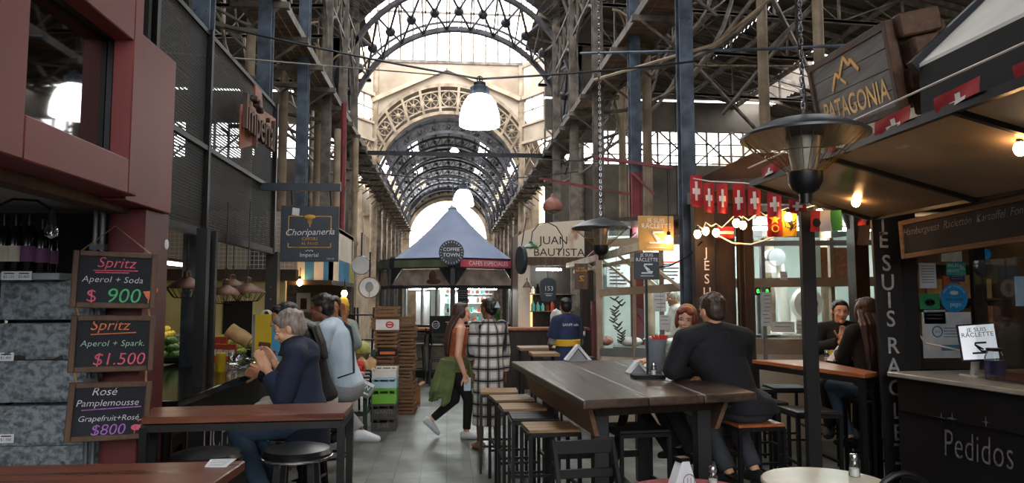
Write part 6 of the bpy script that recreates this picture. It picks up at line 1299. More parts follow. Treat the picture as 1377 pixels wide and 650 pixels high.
p = P(912, 503, Z=1.05); mb = MB(); mb.lathe([(.001, 0), (.06, 0), (.115, .014), (.113, .017), (.06, .005), (.001, .005)], 26); solo('dinner_plate', 'white plate between the red haired woman and the man in navy', 'plate', mb, 'white_paint', p)
mb = MB(); mb.cbox((0, 0, .004), (.075, .15, .008)); solo('mobile_phone', 'dark phone lying across the white plate', 'phone', mb, 'black_metal', p + V((-.01, .02, .0175)), rotz=1.2, bev=.003)
# --- heater lamps
def heater(lb, c, D, chain_top):
    t = thing('patio_heater', lb, 'heater', c); R = D / 2; mb = MB()
    mb.lathe([(R, 0), (R * 1.0, .012), (R * .96, .022), (R * .6, .075 * D / .6), (R * .2, .105 * D / .6), (R * .1, .11 * D / .6), (.001, .112 * D / .6)], 40, c); mb.build('reflector', pm('heater_grey', '#4a4d52', '#34373b', rough=.4, metal=.6, scale=3), t)
    h = -.24 * D / .62
    mb = MB(); mb.lathe([(R * .985, .001), (R * .55, .05 * D / .6), (.02, .08 * D / .6)], 40, c); mb.build('inner_reflector', 'steel_sheet', t)
    mb = MB()
    for k in range(30): a = k * 2 * pi / 30; mb.tube([c + V((R * .93 * cos(a), R * .93 * sin(a), .005)), c + V((R * .6 * cos(a), R * .6 * sin(a), h * .35)), c + V((R * .27 * cos(a), R * .27 * sin(a), h * .72))], .0016 * D / .6, 4)
    for f_, z in ((.93, .005), (.6, h * .35), (.27, h * .72)): mb.tube(arc(c + V((0, 0, z)), R * f_, 0, 2 * pi, 32, (1, 0, 0), (0, 1, 0))[:-1], .003, 5, closed=True)
    mb.build('guard_cage', 'brass', t)
    mb = MB(); mb.lathe([(.001, h * 1.38), (R * .09, h * 1.38), (R * .1, h * 1.18), (R * .2, h * 1.1), (R * .26, h * .95), (R * .27, h * .72), (R * .2, h * .7), (.001, h * .7)], 26, c); mb.build('burner_housing', 'black_metal', t)
    mb = MB(); mb.lathe([(R * .3, .04), (R * .2, h * .7)], 26, c); mb.build('quartz_element', pm('element', '#8f8a80', '#6b665d', rough=.4, metal=.5), t)
    top = c + V((0, 0, .112 * D / .6)); L_ = chain_top - top.z; n = int(L_ / .034)
    mb = MB()
    for i in range(n):
        z = top.z + (i + .5) * L_ / n; e = (1, 0, 0) if i % 2 else (0, 1, 0); pts = [V((top.x, top.y, z)) + V(e) * (.011 * cos(a)) + V((0, 0, .024 * sin(a))) for a in [k * pi / 4 for k in range(8)]]; mb.tube(pts, .0038, 5, closed=True)
    mb.build('chain', 'chrome', t)
    if D > .5: mb = MB(); mb.tube([top + V((.02, 0, .02)), top + V((-.015, .01, .5)), top + V((.02, 0, L_ * .6)), top + V((-.01, 0, L_))], .007, 6); mb.build('power_lead', 'black_matte', t)
heater('large dark patio heater hanging on a chain in front of the wooden sign', P(1081, 186, Y=3.45), .63, 10.2)
heater('smaller looking patio heater hanging over the far end of the communal table', P(808, 308, Y=7.4), .62, 10.2)
# --- bar table by the stall and its stools
poly = [V((2.92, 6.7, 1.05)), V((3.25, 5.38, 1.05)), V((3.44, 5.5, 1.05)), V((3.52, 6.65, 1.05))]; c = V((3.28, 6.06, 0))
t = thing('bar_table', 'orange brown plank bar table on black steel legs in front of the butcher stall', 'table', c); top_from(poly, .035).build('tabletop', 'wood_orange', t, bev=.004)
mb = MB(); 
for a, b in zip(poly, poly[1:] + poly[:1]): mb.bar(a.lerp(c + V((0, 0, 1.05)), .05) - V((0, 0, .06)), b.lerp(c + V((0, 0, 1.05)), .05) - V((0, 0, .06)), .04)
mb.build('frame', 'black_metal', t)
for q in poly: p = q.lerp(c + V((0, 0, 1.05)), .06); mb = MB(); mb.box((p.x - .022, p.y - .022, 0), (p.x + .022, p.y + .022, 1.0)); mb.build('leg', 'black_metal', t)
for x, y, lb in ((2.98, 6.95, 'stool at the far aisle corner of the orange bar table'), (2.72, 6.1, 'stool on the aisle side of the orange bar table, behind the man in navy'), (2.9, 5.6, 'stool on the aisle side of the orange bar table by the black steel post'), (3.42, 7.05, 'stool at the stall end of the orange bar table'), (3.98, 6.98, 'stool under the dark dressed woman facing the aisle'), (3.78, 6.12, 'stool under the woman with long hair')): dup(S2, (x, y, 0), random.uniform(-.1, .1), 'black ' + lb, 'stools round the orange bar table')
napkins('triangular napkin holder on the orange bar table', P(1132, 487, Z=1.05), 1.1, 'black_matte')
p = P(1112, 486, Z=1.05); shaker('salt shaker on the orange bar table left of the napkins', p, 1.1); p = P(1120, 483, Z=1.05); t = thing('condiment_jar', 'lidded jar of pale sauce behind the salt shaker', 'jar', p); mb = MB(); mb.lathe([(.034, 0), (.036, .01), (.036, .08), (.03, .09)], 14, p); mb.build('jar_body', 'lemon', t); mb = MB(); mb.lathe([(.032, .088), (.033, .105), (.001, .106)], 14, p); mb.build('lid', 'white_paint', t)
# ============================================================ RIGHT FOREGROUND: RACLETTE COUNTER
pm('counter_stone', '#a9a49b', '#8a857c', rough=.35, scale=5); 
pm('awning_sheet', '#cdbba4', '#a8947c', rough=.22, metal=.2, scale=2.2, rvar=.08)
def translucent(nm, c, f):
    m = MATS[nm]; N, L = m.node_tree.nodes, m.node_tree.links; b = N['Principled BSDF']; o = N['Material Output']; tr = N.new('ShaderNodeBsdfTranslucent'); tr.inputs[0].default_value = hexc(c); mx = N.new('ShaderNodeMixShader'); mx.inputs[0].default_value = f
    L.new(b.outputs[0], mx.inputs[1]); L.new(tr.outputs[0], mx.inputs[2]); L.new(mx.outputs[0], o.inputs[0])
translucent('awning_sheet', '#cbb394', .45)
t = thing('raclette_counter', 'black service counter with a pale stone top and chalk lettering', 'counter', (3.6, 3.9, 0))
A, B = V((3.25, 5.09, 1.1)), V((3.62, 2.4, 1.1))
mb = MB(); mb.prism([q - V((0, 0, .035)) for q in (A, B, V((4.6, 2.4, 1.1)), V((4.6, 5.2, 1.1)))], (0, 0, .035)); mb.build('stone_top', 'counter_stone', t, bev=.006)
mb = MB(); mb.prism([V((A.x + .06, A.y - .03, 0)), V((B.x + .06, B.y, 0)), V((4.55, 2.4, 0)), V((4.55, 5.1, 0))], (0, 0, 1.06)); mb.build('front_panel', 'black_paint', t)
d = (B - A).normalized(); M = fr((A.lerp(B, .42) + V((.05, -.004, 0)) - V((0, 0, 1.1))), d); nrm = M.to_3x3() @ V((0, 0, 1))
mb = MB(); mb.bar(V((A.x + .055, A.y - .05, .82)), V((B.x + .055, B.y, .82)), .012, .02); mb.build('panel_trim', 'black_metal', t)
M = fr(V((P(1305, 625, X=3.42).x, P(1305, 625, X=3.42).y, P(1305, 625, X=3.42).z)) , d); M.translation = V((A.x + .053, A.y - .03, 0)).lerp(V((B.x + .053, B.y, 0)), .15); M.translation.z = .66
mb = MB(M); mb.text('Pedidos', .26, Matrix.Rotation(.04, 4, 'Z'), align='LEFT', shear=.15, ext=.004, off=-.01, sp=1.05, sx=.62)
for x, y, s in ((.0, .17, .035), (.09, .18, .045), (.35, .2, .035)):
    for a in (0, pi / 2): mb.prism([(x + s * cos(a), y + s * sin(a), .003), (x - .006 * sin(a), y + .006 * cos(a), .003), (x - s * cos(a), y - s * sin(a), .003), (x + .006 * sin(a), y - .006 * cos(a), .003)], (0, 0, .001))
mb.build('chalk_lettering', pm('chalk_faint', '#77777a', '#555558', rough=.9, scale=60), t)
# lettered corner post
ltr = [('J', 1187, 301), ('E', 1188, 324), ('S', 1192, 355), ('U', 1194, 381), ('I', 1196, 405), ('S', 1198, 430), ('R', 1201, 466), ('A', 1202, 494), ('C', 1204, 523), ('L', 1207, 554), ('E', 1208, 583), ('T', 1211, 609), ('T', 1213, 634), ('E', 1215, 658)]
Yp = 5.27; tl, tr, br, bl = P(1172, 286, Y=Yp), P(1206, 286, Y=Yp), P(1236, 690, Y=Yp), P(1196, 690, Y=Yp)
t = thing('lettered_post', 'black corner post lettered down its face, between the bar table and the service counter', 'post', (bl.x, Yp, 0)); mb = MB(); k = bl.z / (tl.z - bl.z)
mb.prism([tl, tr, br + (br - tr) * k, bl + (bl - tl) * k], (0, .03, 0)); mb.build('letter_board', 'black_paint', t, bev=.003)
mb = MB(); mb.box((tr.x - .02, Yp + .03, 0), (tr.x + .17, Yp + .16, 2.32)); mb.build('upright', 'black_matte', t)
mb = MB()
for ch, px, py in ltr: mb.text(ch, .175, fr(P(px, py, Y=Yp - .002), (1, 0, 0)), ext=0, sx=.95, off=.01)
mb.build('painted_letters', pm('letter_grey', '#a8a6a4', '#868482', rough=.8, scale=20), t)
# chalkboard over the counter
a, b, c = P(1211, 298, Y=5.0), P(1400, 257, X=3.5), P(1213, 349, Y=5.0); M = fr((a + b) / 2 - V((0, 0, (a - c).length / 2)), b - a); w_, h_ = (b - a).length, (a - c).length
t = thing('menu_chalkboard', 'long brown framed chalkboard with handwriting above the service counter', 'chalkboard', M.translation); mb = MB(M); f = .035
for s in (-1, 1): mb.cbox((s * (w_ - f) / 2, 0, 0), (f, h_, .035)); mb.cbox((0, s * (h_ - f) / 2, 0), (w_ - 2 * f, f, .035))
mb.build('frame', 'wood_frame2', t, bev=.003); mb = MB(M); mb.cbox((0, 0, -.004), (w_ - f, h_ - f, .015)); mb.build('slate', 'chalk_slate', t); mb = MB(M); mb.text('Hamburguesa  Raclettón  Kartoffel  Fondue', .075, T_((0, .05, 0)), shear=.35, ext=.006, off=-.008, sx=.8); mb.build('chalk_lettering', 'chalk_grey', t)
# shop window with stickers
YW = 5.9; t = thing('shop_window', 'dark framed shop window behind the counter covered with stickers', 'window', (4.4, YW, 1.1))
def W(px, py, dy=0.): return P(px, py, Y=YW - dy)
xl, xm_, xr = W(1218, 400).x, W(1314, 400).x, 5.6; zb, zt = W(1270, 496).z, 2.4
mb = MB(); mb.box((xl, YW, zb), (xm_, YW + .01, zt)); mb.build('pane', 'glass_clear', t); mb = MB(); mb.box((xm_ + .06, YW, zb), (xr, YW + .01, zt)); mb.build('pane', 'glass_clear', t)
mb = MB(); mb.box((xl - .04, YW - .03, zb - .06), (xr, YW + .04, zb)); [mb.box((x - .05, YW - .03, zb), (x + .05, YW + .04, zt)) for x in (xl - .02, xm_ + .02)]; mb.box((xl, YW - .03, zt), (xr, YW + .04, zt + .08)); mb.build('window_frame', pm('frame_navy', '#161b24', '#0e1218', rough=.5), t)
mb = MB(); mb.box((xl - .06, YW, 0), (xr, YW + .04, zb)); mb.box((4.6, YW + 1.2, 0), (xr, YW + 1.25, 2.6)); mb.prism([V((xl - .06, YW, 0)), V((xl - .02, YW, 0)), V((4.65, YW + 1.2, 0)), V((4.6, YW + 1.25, 0))], (0, 0, 2.45)); mb.box((xr, 2.4, 0), (xr + .05, YW + 1.25, 2.6)); mb.build('shop_wall', pm('shop_brown', '#5d4c3e', '#3c3027', rough=.8, scale=3), t)
mb = MB(); mb.prism([V((3.4, 1.2, 2.42)), V((xr, 1.2, 2.42)), V((xr, YW + 1.25, 2.42)), V((4.62, YW + 1.25, 2.42)), V((xl - .06, YW, 2.42)), V((3.4, 5.3, 2.42))], (0, 0, .04)); mb.build('shop_ceiling', 'dark_brown', t)
mb = MB(); [mb.box((4.62, YW + .9, z), (xr, YW + 1.2, z + .02)) for z in (1.25, 1.62, 1.98)]; mb.build('shelf', 'wood_frame', t)
mb = MB(); mb.cbox((xl + 1., YW + .5, 2.38), (1.2, .06, .04)); mb.build('tube_lamp', em('tube_warm', '#ffd9a8', 3), t)
for k in range(10):
    mb = MB(); h = random.uniform(.18, .3); mb.cbox((0, 0, h / 2), (.16, .14, h)); solo('shelf_box', 'pale brown box on the shelves inside the shop window', 'box', mb, random.choice(('kraft', 'wood_orange', 'label_white')), (4.75 + .18 * (k % 5), YW + 1.03, (1.27, 1.64)[k // 5]), 'boxes inside the shop window')
pm('sky_blue', '#1f9ede', '#1888c4', rough=.5); pm('wifi_teal', '#2fa79a', '#218d81', rough=.5); pm('trip_green', '#3aa56b', '#2d8a57', rough=.5); pm('card_purple', '#3b3f78', '#2d3060', rough=.5); pm('poster_blue', '#b9d2e6', '#a2c0d8', rough=.6)
def sheet_(name, lb, px0, py0, px1, py1, mat, dec=None, mats=()):
    a, b = W(px0, py1, .012), W(px1, py0, .012); o = (a + b) / 2; M = fr(o, (1, 0, 0)); mb = MB(M); mb.cbox((0, 0, 0), (b.x - a.x, b.z - a.z, .003))
    if dec: dec(mb, b.x - a.x, b.z - a.z)
    return solo(name, lb, name.split('_')[-1], mb, [mat] + list(mats))
def dl(n): 
    def f(mb, w_, h_):
        mb.cur = 1
        for i in range(n): mb.cbox((0, h_ * (.38 - .75 * i / n), .002), (w_ * .75, .006, .001))
    return f
sheet_('white_notice', 'white printed notice at the upper corner of the sticker window', 1237, 354, 1258, 388, 'paper', dl(7), ['grey_paint'])
sheet_('cream_notice', 'torn cream paper stuck at the top of the sticker window', 1266, 335, 1293, 352, 'label_white')
def wf(mb, w_, h_): mb.cur = 1; mb.text('WI-FI', .045, T_((-.03, .025, 0)), ext=.003); mb.text('GRATIS', .035, T_((-.03, -.02, 0)), ext=.003); [mb.tube(arc((.03, -.015, .003), r, .1, 1.5, 8, (1, 0, 0), (0, 1, 0)), .003, 4) for r in (.015, .03, .045)]
sheet_('teal_sticker', 'teal free wifi sticker above the round blue sticker', 1273, 353, 1298, 370, 'wifi_teal', wf, ['paper'])
sheet_('purple_sticker', 'small purple card sticker between the wifi and the round blue sticker', 1277, 371, 1297, 379, 'card_purple', dl(2), ['chalk_grey'])
def tg(mb, w_, h_):
    mb.cur = 1; mb.ball((0, -.01, .003), (.05, .032, .002), 16, 6); mb.cur = 0
    for s in (-1, 1): mb.cur = 0; mb.lathe([(.001, .006), (.016, .006)], 12, (s * .022, -.01, 0)); mb.cur = 1; mb.lathe([(.001, .007), (.006, .007)], 8, (s * .022, -.01, 0))
sheet_('green_sticker', 'green sticker with a round eyed badge beside the blue sticker', 1237, 395, 1263, 416, 'trip_green', tg, ['ink'])
p = W(1283, 401, .014); R = fr(p, (1, 0, 0)); t2 = thing('blue_sticker', 'big round blue payment sticker on the shop window', 'sticker', p); mb = MB(R); mb.lathe([(.001, .003), (.124, .003), (.126, 0)], 40); mb.build('disc', 'sky_blue', t2); mb = MB(R); mb.text('mercado', .05, T_((0, -.012, 0)), ext=.0035, sx=.9); mb.build('dark_word', 'card_purple', t2); mb = MB(R); mb.text('pago', .055, T_((.01, -.055, 0)), ext=.0035); mb.ball((0, .045, .003), (.04, .018, .002), 14, 6)
for i, ch in enumerate('PAGÁ CON TU CELULAR'): a = radians(155 - i * 7.2); mb.text(ch, .022, T_((.104 * cos(a), .104 * sin(a), 0)) @ Matrix.Rotation(a - pi / 2, 4, 'Z'), ext=.0035)
mb.build('white_words', 'paper', t2)
def ps(mb, w_, h_):
    mb.cur = 1; mb.tube(arc((-.09, .03, .003), .045, 0, 2 * pi, 20, (1, 0, 0), (0, 1, 0))[:-1], .006, 4, closed=True); mb.text('Acá', .03, T_((-.09, .03, 0)), ext=.003); mb.cbox((.05, -.11, .002), (.22, .05, .002)); [mb.cbox((.07, .06 - .025 * k, .002), (.2, .007, .001)) for k in range(4)]
sheet_('payment_poster', 'white and blue payment poster at the bottom of the sticker window', 1242, 420, 1305, 482, 'paper', ps, ['stripe_blue'])
sheet_('blue_notice', 'pale blue notice overlapping the payment poster', 1243, 417, 1271, 436, 'poster_blue', dl(3), ['grey_paint'])
p = W(1326, 342, .014); mb = MB(fr(p, (1, 0, 0))); mb.lathe([(.001, .003), (.045, .003), (.046, 0)], 24); solo('round_sticker', 'small round blue sticker at the top of the window frame', 'sticker', mb, 'sky_blue')
sheet_('pale_notice', 'pale blue sheet taped on the far pane of the shop window', 1366, 372, 1392, 412, 'poster_blue')
cable('loose_cable', 'white cable looping down the window frame to the tablet', [W(1219, 345, .05), W(1222, 400, .06), W(1228, 440, .08), W(1245, 462, .12), P(1275, 468, Y=5.4), P(1292, 472, Y=4.85)], .008, 'white_paint')
# tablet on its stand
a, b, c = P(1291, 437, Y=4.75), P(1345, 433, Y=4.6), P(1287, 487, Y=4.72); M = fr((b + c) / 2, b - a, a - c); w_, h_ = (b - a).length, (a - c).length
t = thing('tablet', 'tablet on a stand showing a raclette drawing, on the service counter', 'tablet', V((M.translation.x, M.translation.y, 1.1))); mb = MB(M); mb.cbox((0, 0, -.006), (w_, h_, .012)); mb.build('case', 'black_metal', t, bev=.005, seg=3); mb = MB(M); mb.cbox((0, 0, .001), (w_ * .88, h_ * .9, .001)); mb.build('screen', em('screen_white', '#c9ced6', .55), t); mb = MB(M); mb.text('JE SUIS', .04, T_((0, .085, 0)), ext=.003); mb.text('RACLETTE', .043, T_((0, .05, 0)), ext=.003, sx=.95); tri(mb, 0, -.04, .045, .002); mb.build('screen_drawing', 'ink', t)
mb = MB(); q = M.translation; mb.box((q.x - .05, q.y - .01, 1.1), (q.x + .1, q.y + .14, 1.112)); mb.bar((q.x + .02, q.y + .08, 1.11), q + V((.0, .02, -.02)), .05, .015); mb.build('stand', 'white_paint', t)
# bread, jar, board, glass guard
p = V((4.02, 4.45, 1.1)); mb = MB(); mb.box((-.2, -.26, 0), (.35, .25, .06)); solo('wooden_board', 'thick wooden serving board at the end of the service counter', 'board', mb, 'wood_orange', (3.88, 4.32, 1.1), bev=.006)
pm('bread', '#b9844b', '#7d5024', rough=.8, scale=7, bump=.2)
for z, lb in ((0, 'round golden loaf lying on the wooden board'), (.105, 'round golden loaf stacked on top of the lower loaf')):
    mb = MB(); mb.lathe([(.001, 0), (.12, .002), (.145, .03), (.14, .07), (.1, .1), (.001, .104)], 26); solo('bread_loaf', lb, 'bread', mb, 'bread', (3.93, 4.33, 1.16 + z))
p = P(1338, 492, Y=4.52); t = thing('glass_jar', 'glass jar with round blue label between the tablet and the bread', 'jar', V((p.x, p.y, 1.1))); c = V((p.x, p.y, 1.1)); mb = MB(); mb.lathe([(.055, 0), (.06, .01), (.06, .15), (.045, .18), (.045, .2)], 18, c); mb.build('jar_body', 'glass_jar', t); mb = MB(); mb.lathe([(.0605, .03), (.0605, .13)], 18, c); mb.build('label', 'card_purple', t); mb = MB(); mb.lathe([(.048, .19), (.048, .21), (.001, .212)], 16, c); mb.build('lid', 'black_metal', t)
a, b = P(1325, 330, Y=4.6), P(1327, 508, Y=4.6); mb = MB(); mb.box((0, 0, 0), (.008, -1.6, .8)); solo('glass_guard', 'clear glass guard standing on the counter in front of the bread', 'glass guard', mb, 'glass_clear', (P(1326, 500, Y=4.6).x - .06, 4.6, 1.102))
# --- lifted awning flap
XO, ZO, XI, ZI = 2.35, 2.53, 3.33, 2.27; t = thing('awning_flap', 'lifted shiny tan shutter flap with black steel frame over the service counter', 'awning', (2.9, 3.5, 2.4))
for y0, y1 in ((1.2, 3.08), (3.08, 4.2), (4.2, 5.3)): mb = MB(); mb.prism([V((XO, y1, ZO)), V((XO, y0, ZO)), V((XI, y0, ZI)), V((XI, y1, ZI))], (0, 0, .012)); mb.build('panel', 'awning_sheet', t)
mb = MB()
for y in (1.2, 3.08, 4.2, 5.3): mb.bar((XO, y, ZO - .012), (XI, y, ZI - .012), .03, .03)
mb.bar((XO, 1.2, ZO), (XO, 5.32, ZO), .035, .045); mb.bar((XI, 1.2, ZI), (XI, 5.32, ZI), .035, .035); mb.build('frame', 'black_metal', t)
for y, lb in ((5.0, 'added warm bulb standing for a bulb reflection in the flap near the corner post'), (3.75, 'added warm bulb standing for glare in the awning flap at the picture edge')):  # added bulbs stand in for reflections on the flap's underside
    p = V((3.42 if y > 4.5 else 3.5, y if y > 4.5 else 3.85, 2.1 if y > 4.5 else 2.28)); 
    if y > 4.5: p = P(1151, 272, Y=4.95)
    else: p = P(1372, 200, Y=3.2)
    t2 = thing('hanging_bulb', lb, 'bulb', p); bulb(t2, p, .03); mb = MB(); mb.tube([p + V((0, 0, .06)), p + V((0, 0, .12))], .004, 5); mb.build('cord', 'black_matte', t2)
for k in range(6):
    y = 4.95 - k * .48; p = V((XO - .022, y, ZO + .085)); M = fr(p, (0, -1, .06)); t2 = thing('swiss_flag', ['Swiss flag folded along the awning edge, farthest from the camera', 'Swiss flag second along the awning edge', 'Swiss flag third along the awning edge below the wooden sign', 'Swiss flag fourth along the awning edge under the black fascia', 'Swiss flag fifth along the awning edge', 'Swiss flag at the picture edge on the awning'][k], 'flag', p, 0, 'Swiss flags on the awning edge'); cloth(M, .3, .075, k, 'flag_cloth', 'flag_red', t2, amp=.008); cloth(M, .3, .075, k, 'white_cross', 'flag_white', t2, -.06, .06, .003, .35, 1, .008); cloth(M, .3, .075, k, 'white_cross', 'flag_white', t2, -.2, .2, .003, .75, 1, .008)
mb = MB(); mb.tube([V((XO - .03, 5.3, ZO + .12)), V((XO - .03, 1.5, ZO + .16))], .006, 5); solo('bunting_cord', 'white cord of flags along the awning edge', 'cord', mb, 'flag_white')
t = thing('roller_canopy', 'white roller canopy with black fascia above the awning flap', 'canopy', (2.6, 2.8, 2.6))
XC = 2.62; YCN = P(1238, 140, X=XC).y; zt = P(1238, 90, X=XC).z; mb = MB(); mb.box((XC, 1.2, 2.56), (XC + .06, YCN, zt)); mb.build('black_fascia', 'black_matte', t); mb = MB(); mb.prism([V((XC, YCN, zt)), V((XC, 1.2, zt)), V((3.7, 1.2, zt + 1.0)), V((3.7, YCN, zt + 1.0))], (0, 0, .02)); mb.build('white_sheet', pm('canopy_white', '#d9d6d0', '#c0bdb7', rough=.6, scale=2), t); mb = MB(); mb.bar((XC - .02, YCN + .02, zt), (3.7, YCN + .02, zt + 1.0), .05, .08); mb.build('edge_bar', 'frame_navy', t)
mb = MB(); mb.box((2.55, 4.07, 2.56), (5.6, 5.4, 2.6)); solo('stall_roof', 'dark flat stall roof carrying the big wooden sign', 'roof', mb, 'dark_brown')
# --- big wooden sign
TL, TR, BR, BL = P(1091, 97, Y=5.2), P(1190, 32, Y=3.95), P(1218, 148, Y=3.95), P(1108, 178, Y=5.2); ctr = (TL + TR + BR + BL) / 4; r = ((TR - TL) + (BR - BL)) / 2; u = ((TL - BL) + (TR - BR)) / 2; M = fr(ctr, r, u); w_, h_ = r.length, u.length
t = thing('wooden_sign', 'weathered plank sign with gold mountain peaks and lettering above the awning', 'sign', ctr)
for k in range(4): mb = MB(M); mb.cbox((0, h_ * (-.375 + .25 * k), 0), (w_ * .98, h_ * .245, .03)); mb.build('plank', pm('sign_planks', '#6a6763', '#3e3b38', rough=.55, scale=1.6, stretch=(1, 1, 14), detail=6, bump=.2) if k == 0 else 'sign_planks', t, bev=.003)
mb = MB(M); 
for s in (-1, 1): mb.cbox((s * w_ * .5, 0, .0), (.05, h_ + .05, .06)); mb.cbox((0, s * h_ * .5, 0), (w_, .05, .06))
mb.build('frame', 'wood_log', t, bev=.004)
mb = MB(M); mb.text('PATAGONIA', .2, T_((.02, -.12, 0)), ext=.018, sx=.92, off=.012); mb.build('gold_lettering', 'gold_paint', t)
mb = MB(M); pk = [(-.27, .0), (-.17, .11), (-.12, .07), (0, .19), (.06, .12), (.1, .15), (.2, .06)]
for p, q in zip(pk, pk[1:]): mb.bar((p[0], p[1] + .02, .018), (q[0], q[1] + .02, .018), .03, .006)
mb.bar((-.1, .08, .018), (-.02, .03, .018), .02, .006); mb.build('gold_peaks', 'gold_paint', t)
mb = MB(M)
for k, (y, l, z) in enumerate(((.22, .1, .0), (.06, .16, -.1), (-.1, .12, -.03), (-.24, .2, -.12))): mb.cbox((w_ * .5 + l * .5, y, -.14 + z * .3), (l, .14, .24))
mb.cbox((0, 0, -.2), (w_ * .96, h_ * .9, .3)); mb.build('log_body', 'wood_log', t, bev=.012)
mb = MB(); mb.tube([ctr + V((.1, -.3, -.35)), V((ctr.x + .1, ctr.y - .3, 2.6))], .03, 8); mb.build('support', 'black_metal', t)
# --- round tables, chairs in front
def rtable(lb, c, R, mat, h=.75):
    t = thing('round_table', lb, 'table', c); c = V(c); mb = MB(); mb.lathe([(.001, h - .025), (R - .01, h - .025), (R, h - .02), (R, h - .006), (R - .006, h), (.001, h)], 56, c); mb.build('tabletop', mat, t); mb = MB(); mb.lathe([(.26, 0), (.26, .015), (.06, .04), (.03, .08), (.03, h - .1), (.1, h - .03), (.1, h - .025)], 20, c); mb.build('pedestal', 'black_metal', t); return t
pm('marble', '#c9c2b2', '#a89f8c', rough=.3, scale=3, detail=8); pm('red_cloth', '#9c4a52', '#7f363e', rough=.8, scale=40)
rtable('round cream stone cafe table with a salt shaker, cut off by the picture bottom', (1.85, 3.43, 0), .3, 'marble'); rtable('round dusty red cafe table with a napkin holder, cut off by the picture bottom', (1.12, 3.22, 0), .34, 'red_cloth')
shaker('square glass salt shaker on the cream stone table', V((P(1149, 641, Z=.75).x, P(1149, 641, Z=.75).y, .75)), 1.15)
shaker('round glass salt shaker on the dusty red table', V((P(952, 650, Z=.75).x, 3.38, .75)), 1.0)
p = V((1.1, 3.33, .75)); t = thing('napkin_holder', 'upright wedge of white napkins on the dusty red table', 'napkin holder', p, .25); mb = MB(); mb.prism([(-.075, -.03, 0), (.065, -.03, 0), (.028, -.02, .135), (-.012, -.02, .135)], (0, .06, 0)); mb.build('napkins', 'paper', t, local=True, bev=.003); mb = MB(); mb.cbox((.006, .008, .14), (.05, .05, .022)); mb.build('clip', 'black_metal', t, local=True); mb = MB(fr((.015, -.032, .05), (1, 0, 0))); mb.tube(arc((0, 0, 0), .03, 0, 2 * pi, 20, (1, 0, 0), (0, 1, 0))[:-1], .002, 4, closed=True); mb.text('11', .035, I4, ext=.001); mb.build('printed_emblem', 'grey_paint', t, local=True)
t = thing('folding_chair', 'black slatted folding chair in front of the communal table', 'chair', (.76, 4.0, 0), .12); mb = MB(); [mb.bar((-.17, .0, .82 - .145 * k), (.17, .0, .82 - .145 * k), .018, .075 if k == 0 else .05) for k in range(2)]; mb.build('backrest', 'black_paint', t, local=True, bev=.004)
mb = MB(); [mb.cbox((0, -.08 - .075 * k, .45), (.36, .06, .018)) for k in range(5)]; mb.build('seat', 'black_paint', t, local=True)
for sx in (-1, 1): mb = MB(); mb.bar((sx * .17, .02, .86), (sx * .17, -.42, 0), .02, .03); mb.build('leg', 'black_metal', t, local=True); mb = MB(); mb.bar((sx * .15, -.4, .46), (sx * .15, .1, 0), .02, .03); mb.build('leg', 'black_metal', t, local=True)
p = P(1215, 637, Y=2.95); t = thing('bentwood_chair', 'black hoop backed chair at the cream stone table', 'chair', (p.x, 2.95, 0)); mb = MB(); mb.tube([V((p.x - .2, 3.0, .45))] + [V((p.x - .19 * cos(a), 2.95, p.z - .3 + .3 * sin(a))) for a in [k * pi / 14 for k in range(15)]] + [V((p.x + .2, 3.0, .45))], .014, 8); mb.build('hoop_back', 'black_metal', t); mb = MB(); mb.lathe([(.001, .44), (.2, .44), (.205, .455), (.19, .47), (.001, .468)], 28, (p.x, 3.16, 0)); mb.build('seat', 'black_paint', t)
for k in range(4): a = pi / 4 + k * pi / 2; mb = MB(); mb.tube([V((p.x + .16 * cos(a), 3.16 + .16 * sin(a), .44)), V((p.x + .21 * cos(a), 3.16 + .21 * sin(a), 0))], .014, 6); mb.build('leg', 'black_metal', t)
# small tables beyond the communal table
for (x0, x1, y0, y1, lb) in ((1.0, 1.55, 9.9, 10.4, 'small wood topped high table in front of the man in the jersey'), (1.05, 1.4, 8.9, 9.3, 'pale wood topped high table beside the jersey, past the communal table')):
    z = .95; t = thing('bar_table', lb, 'table', ((x0 + x1) / 2, (y0 + y1) / 2, 0)); mb = MB(); mb.box((x0, y0, z - .04), (x1, y1, z)); mb.build('tabletop', 'wood_stool', t, bev=.004)
    for x in (x0 + .04, x1 - .04):
        for y in (y0 + .04, y1 - .04): mb = MB(); mb.cbox((x, y, (z - .04) / 2), (.04, .04, z - .04)); mb.build('leg', 'black_metal', t)
# ============================================================ PEOPLE
def skinmat(name, c, c2):
    m = pm(name, c, c2, rough=.5, scale=8, lo=.3, hi=.75); b = m.node_tree.nodes['Principled BSDF']; b.inputs['Subsurface Weight'].default_value = .08; b.inputs['Subsurface Radius'].default_value = (.02, .008, .004); return name
skinmat('skin_light', '#d9a888', '#c89372'); skinmat('skin_fair', '#e0b197', '#d09c80'); skinmat('skin_mid', '#b98262', '#a5704f'); skinmat('skin_brown', '#7a4d36', '#663d29')
def hairmat(name, c, c2): return pm(name, c, c2, rough=.45, scale=5, stretch=(14, 14, 1.5), bump=.35, detail=5)
hairmat('hair_grey', '#a3968c', '#6f645c'); hairmat('hair_black', '#16120f', '#0a0807'); hairmat('hair_brown', '#3b281c', '#241710'); hairmat('hair_dark_long', '#4a2a20', '#24140f'); hairmat('hair_red', '#8a3f23', '#5c2615'); hairmat('hair_white', '#d9d6d0', '#b3afa8'); hairmat('hair_short_brown', '#4a392b', '#2c2119')
def fab(name, c, c2=None, sc=5): return pm(name, c, c2, rough=.85, scale=sc, bump=.25, detail=3)
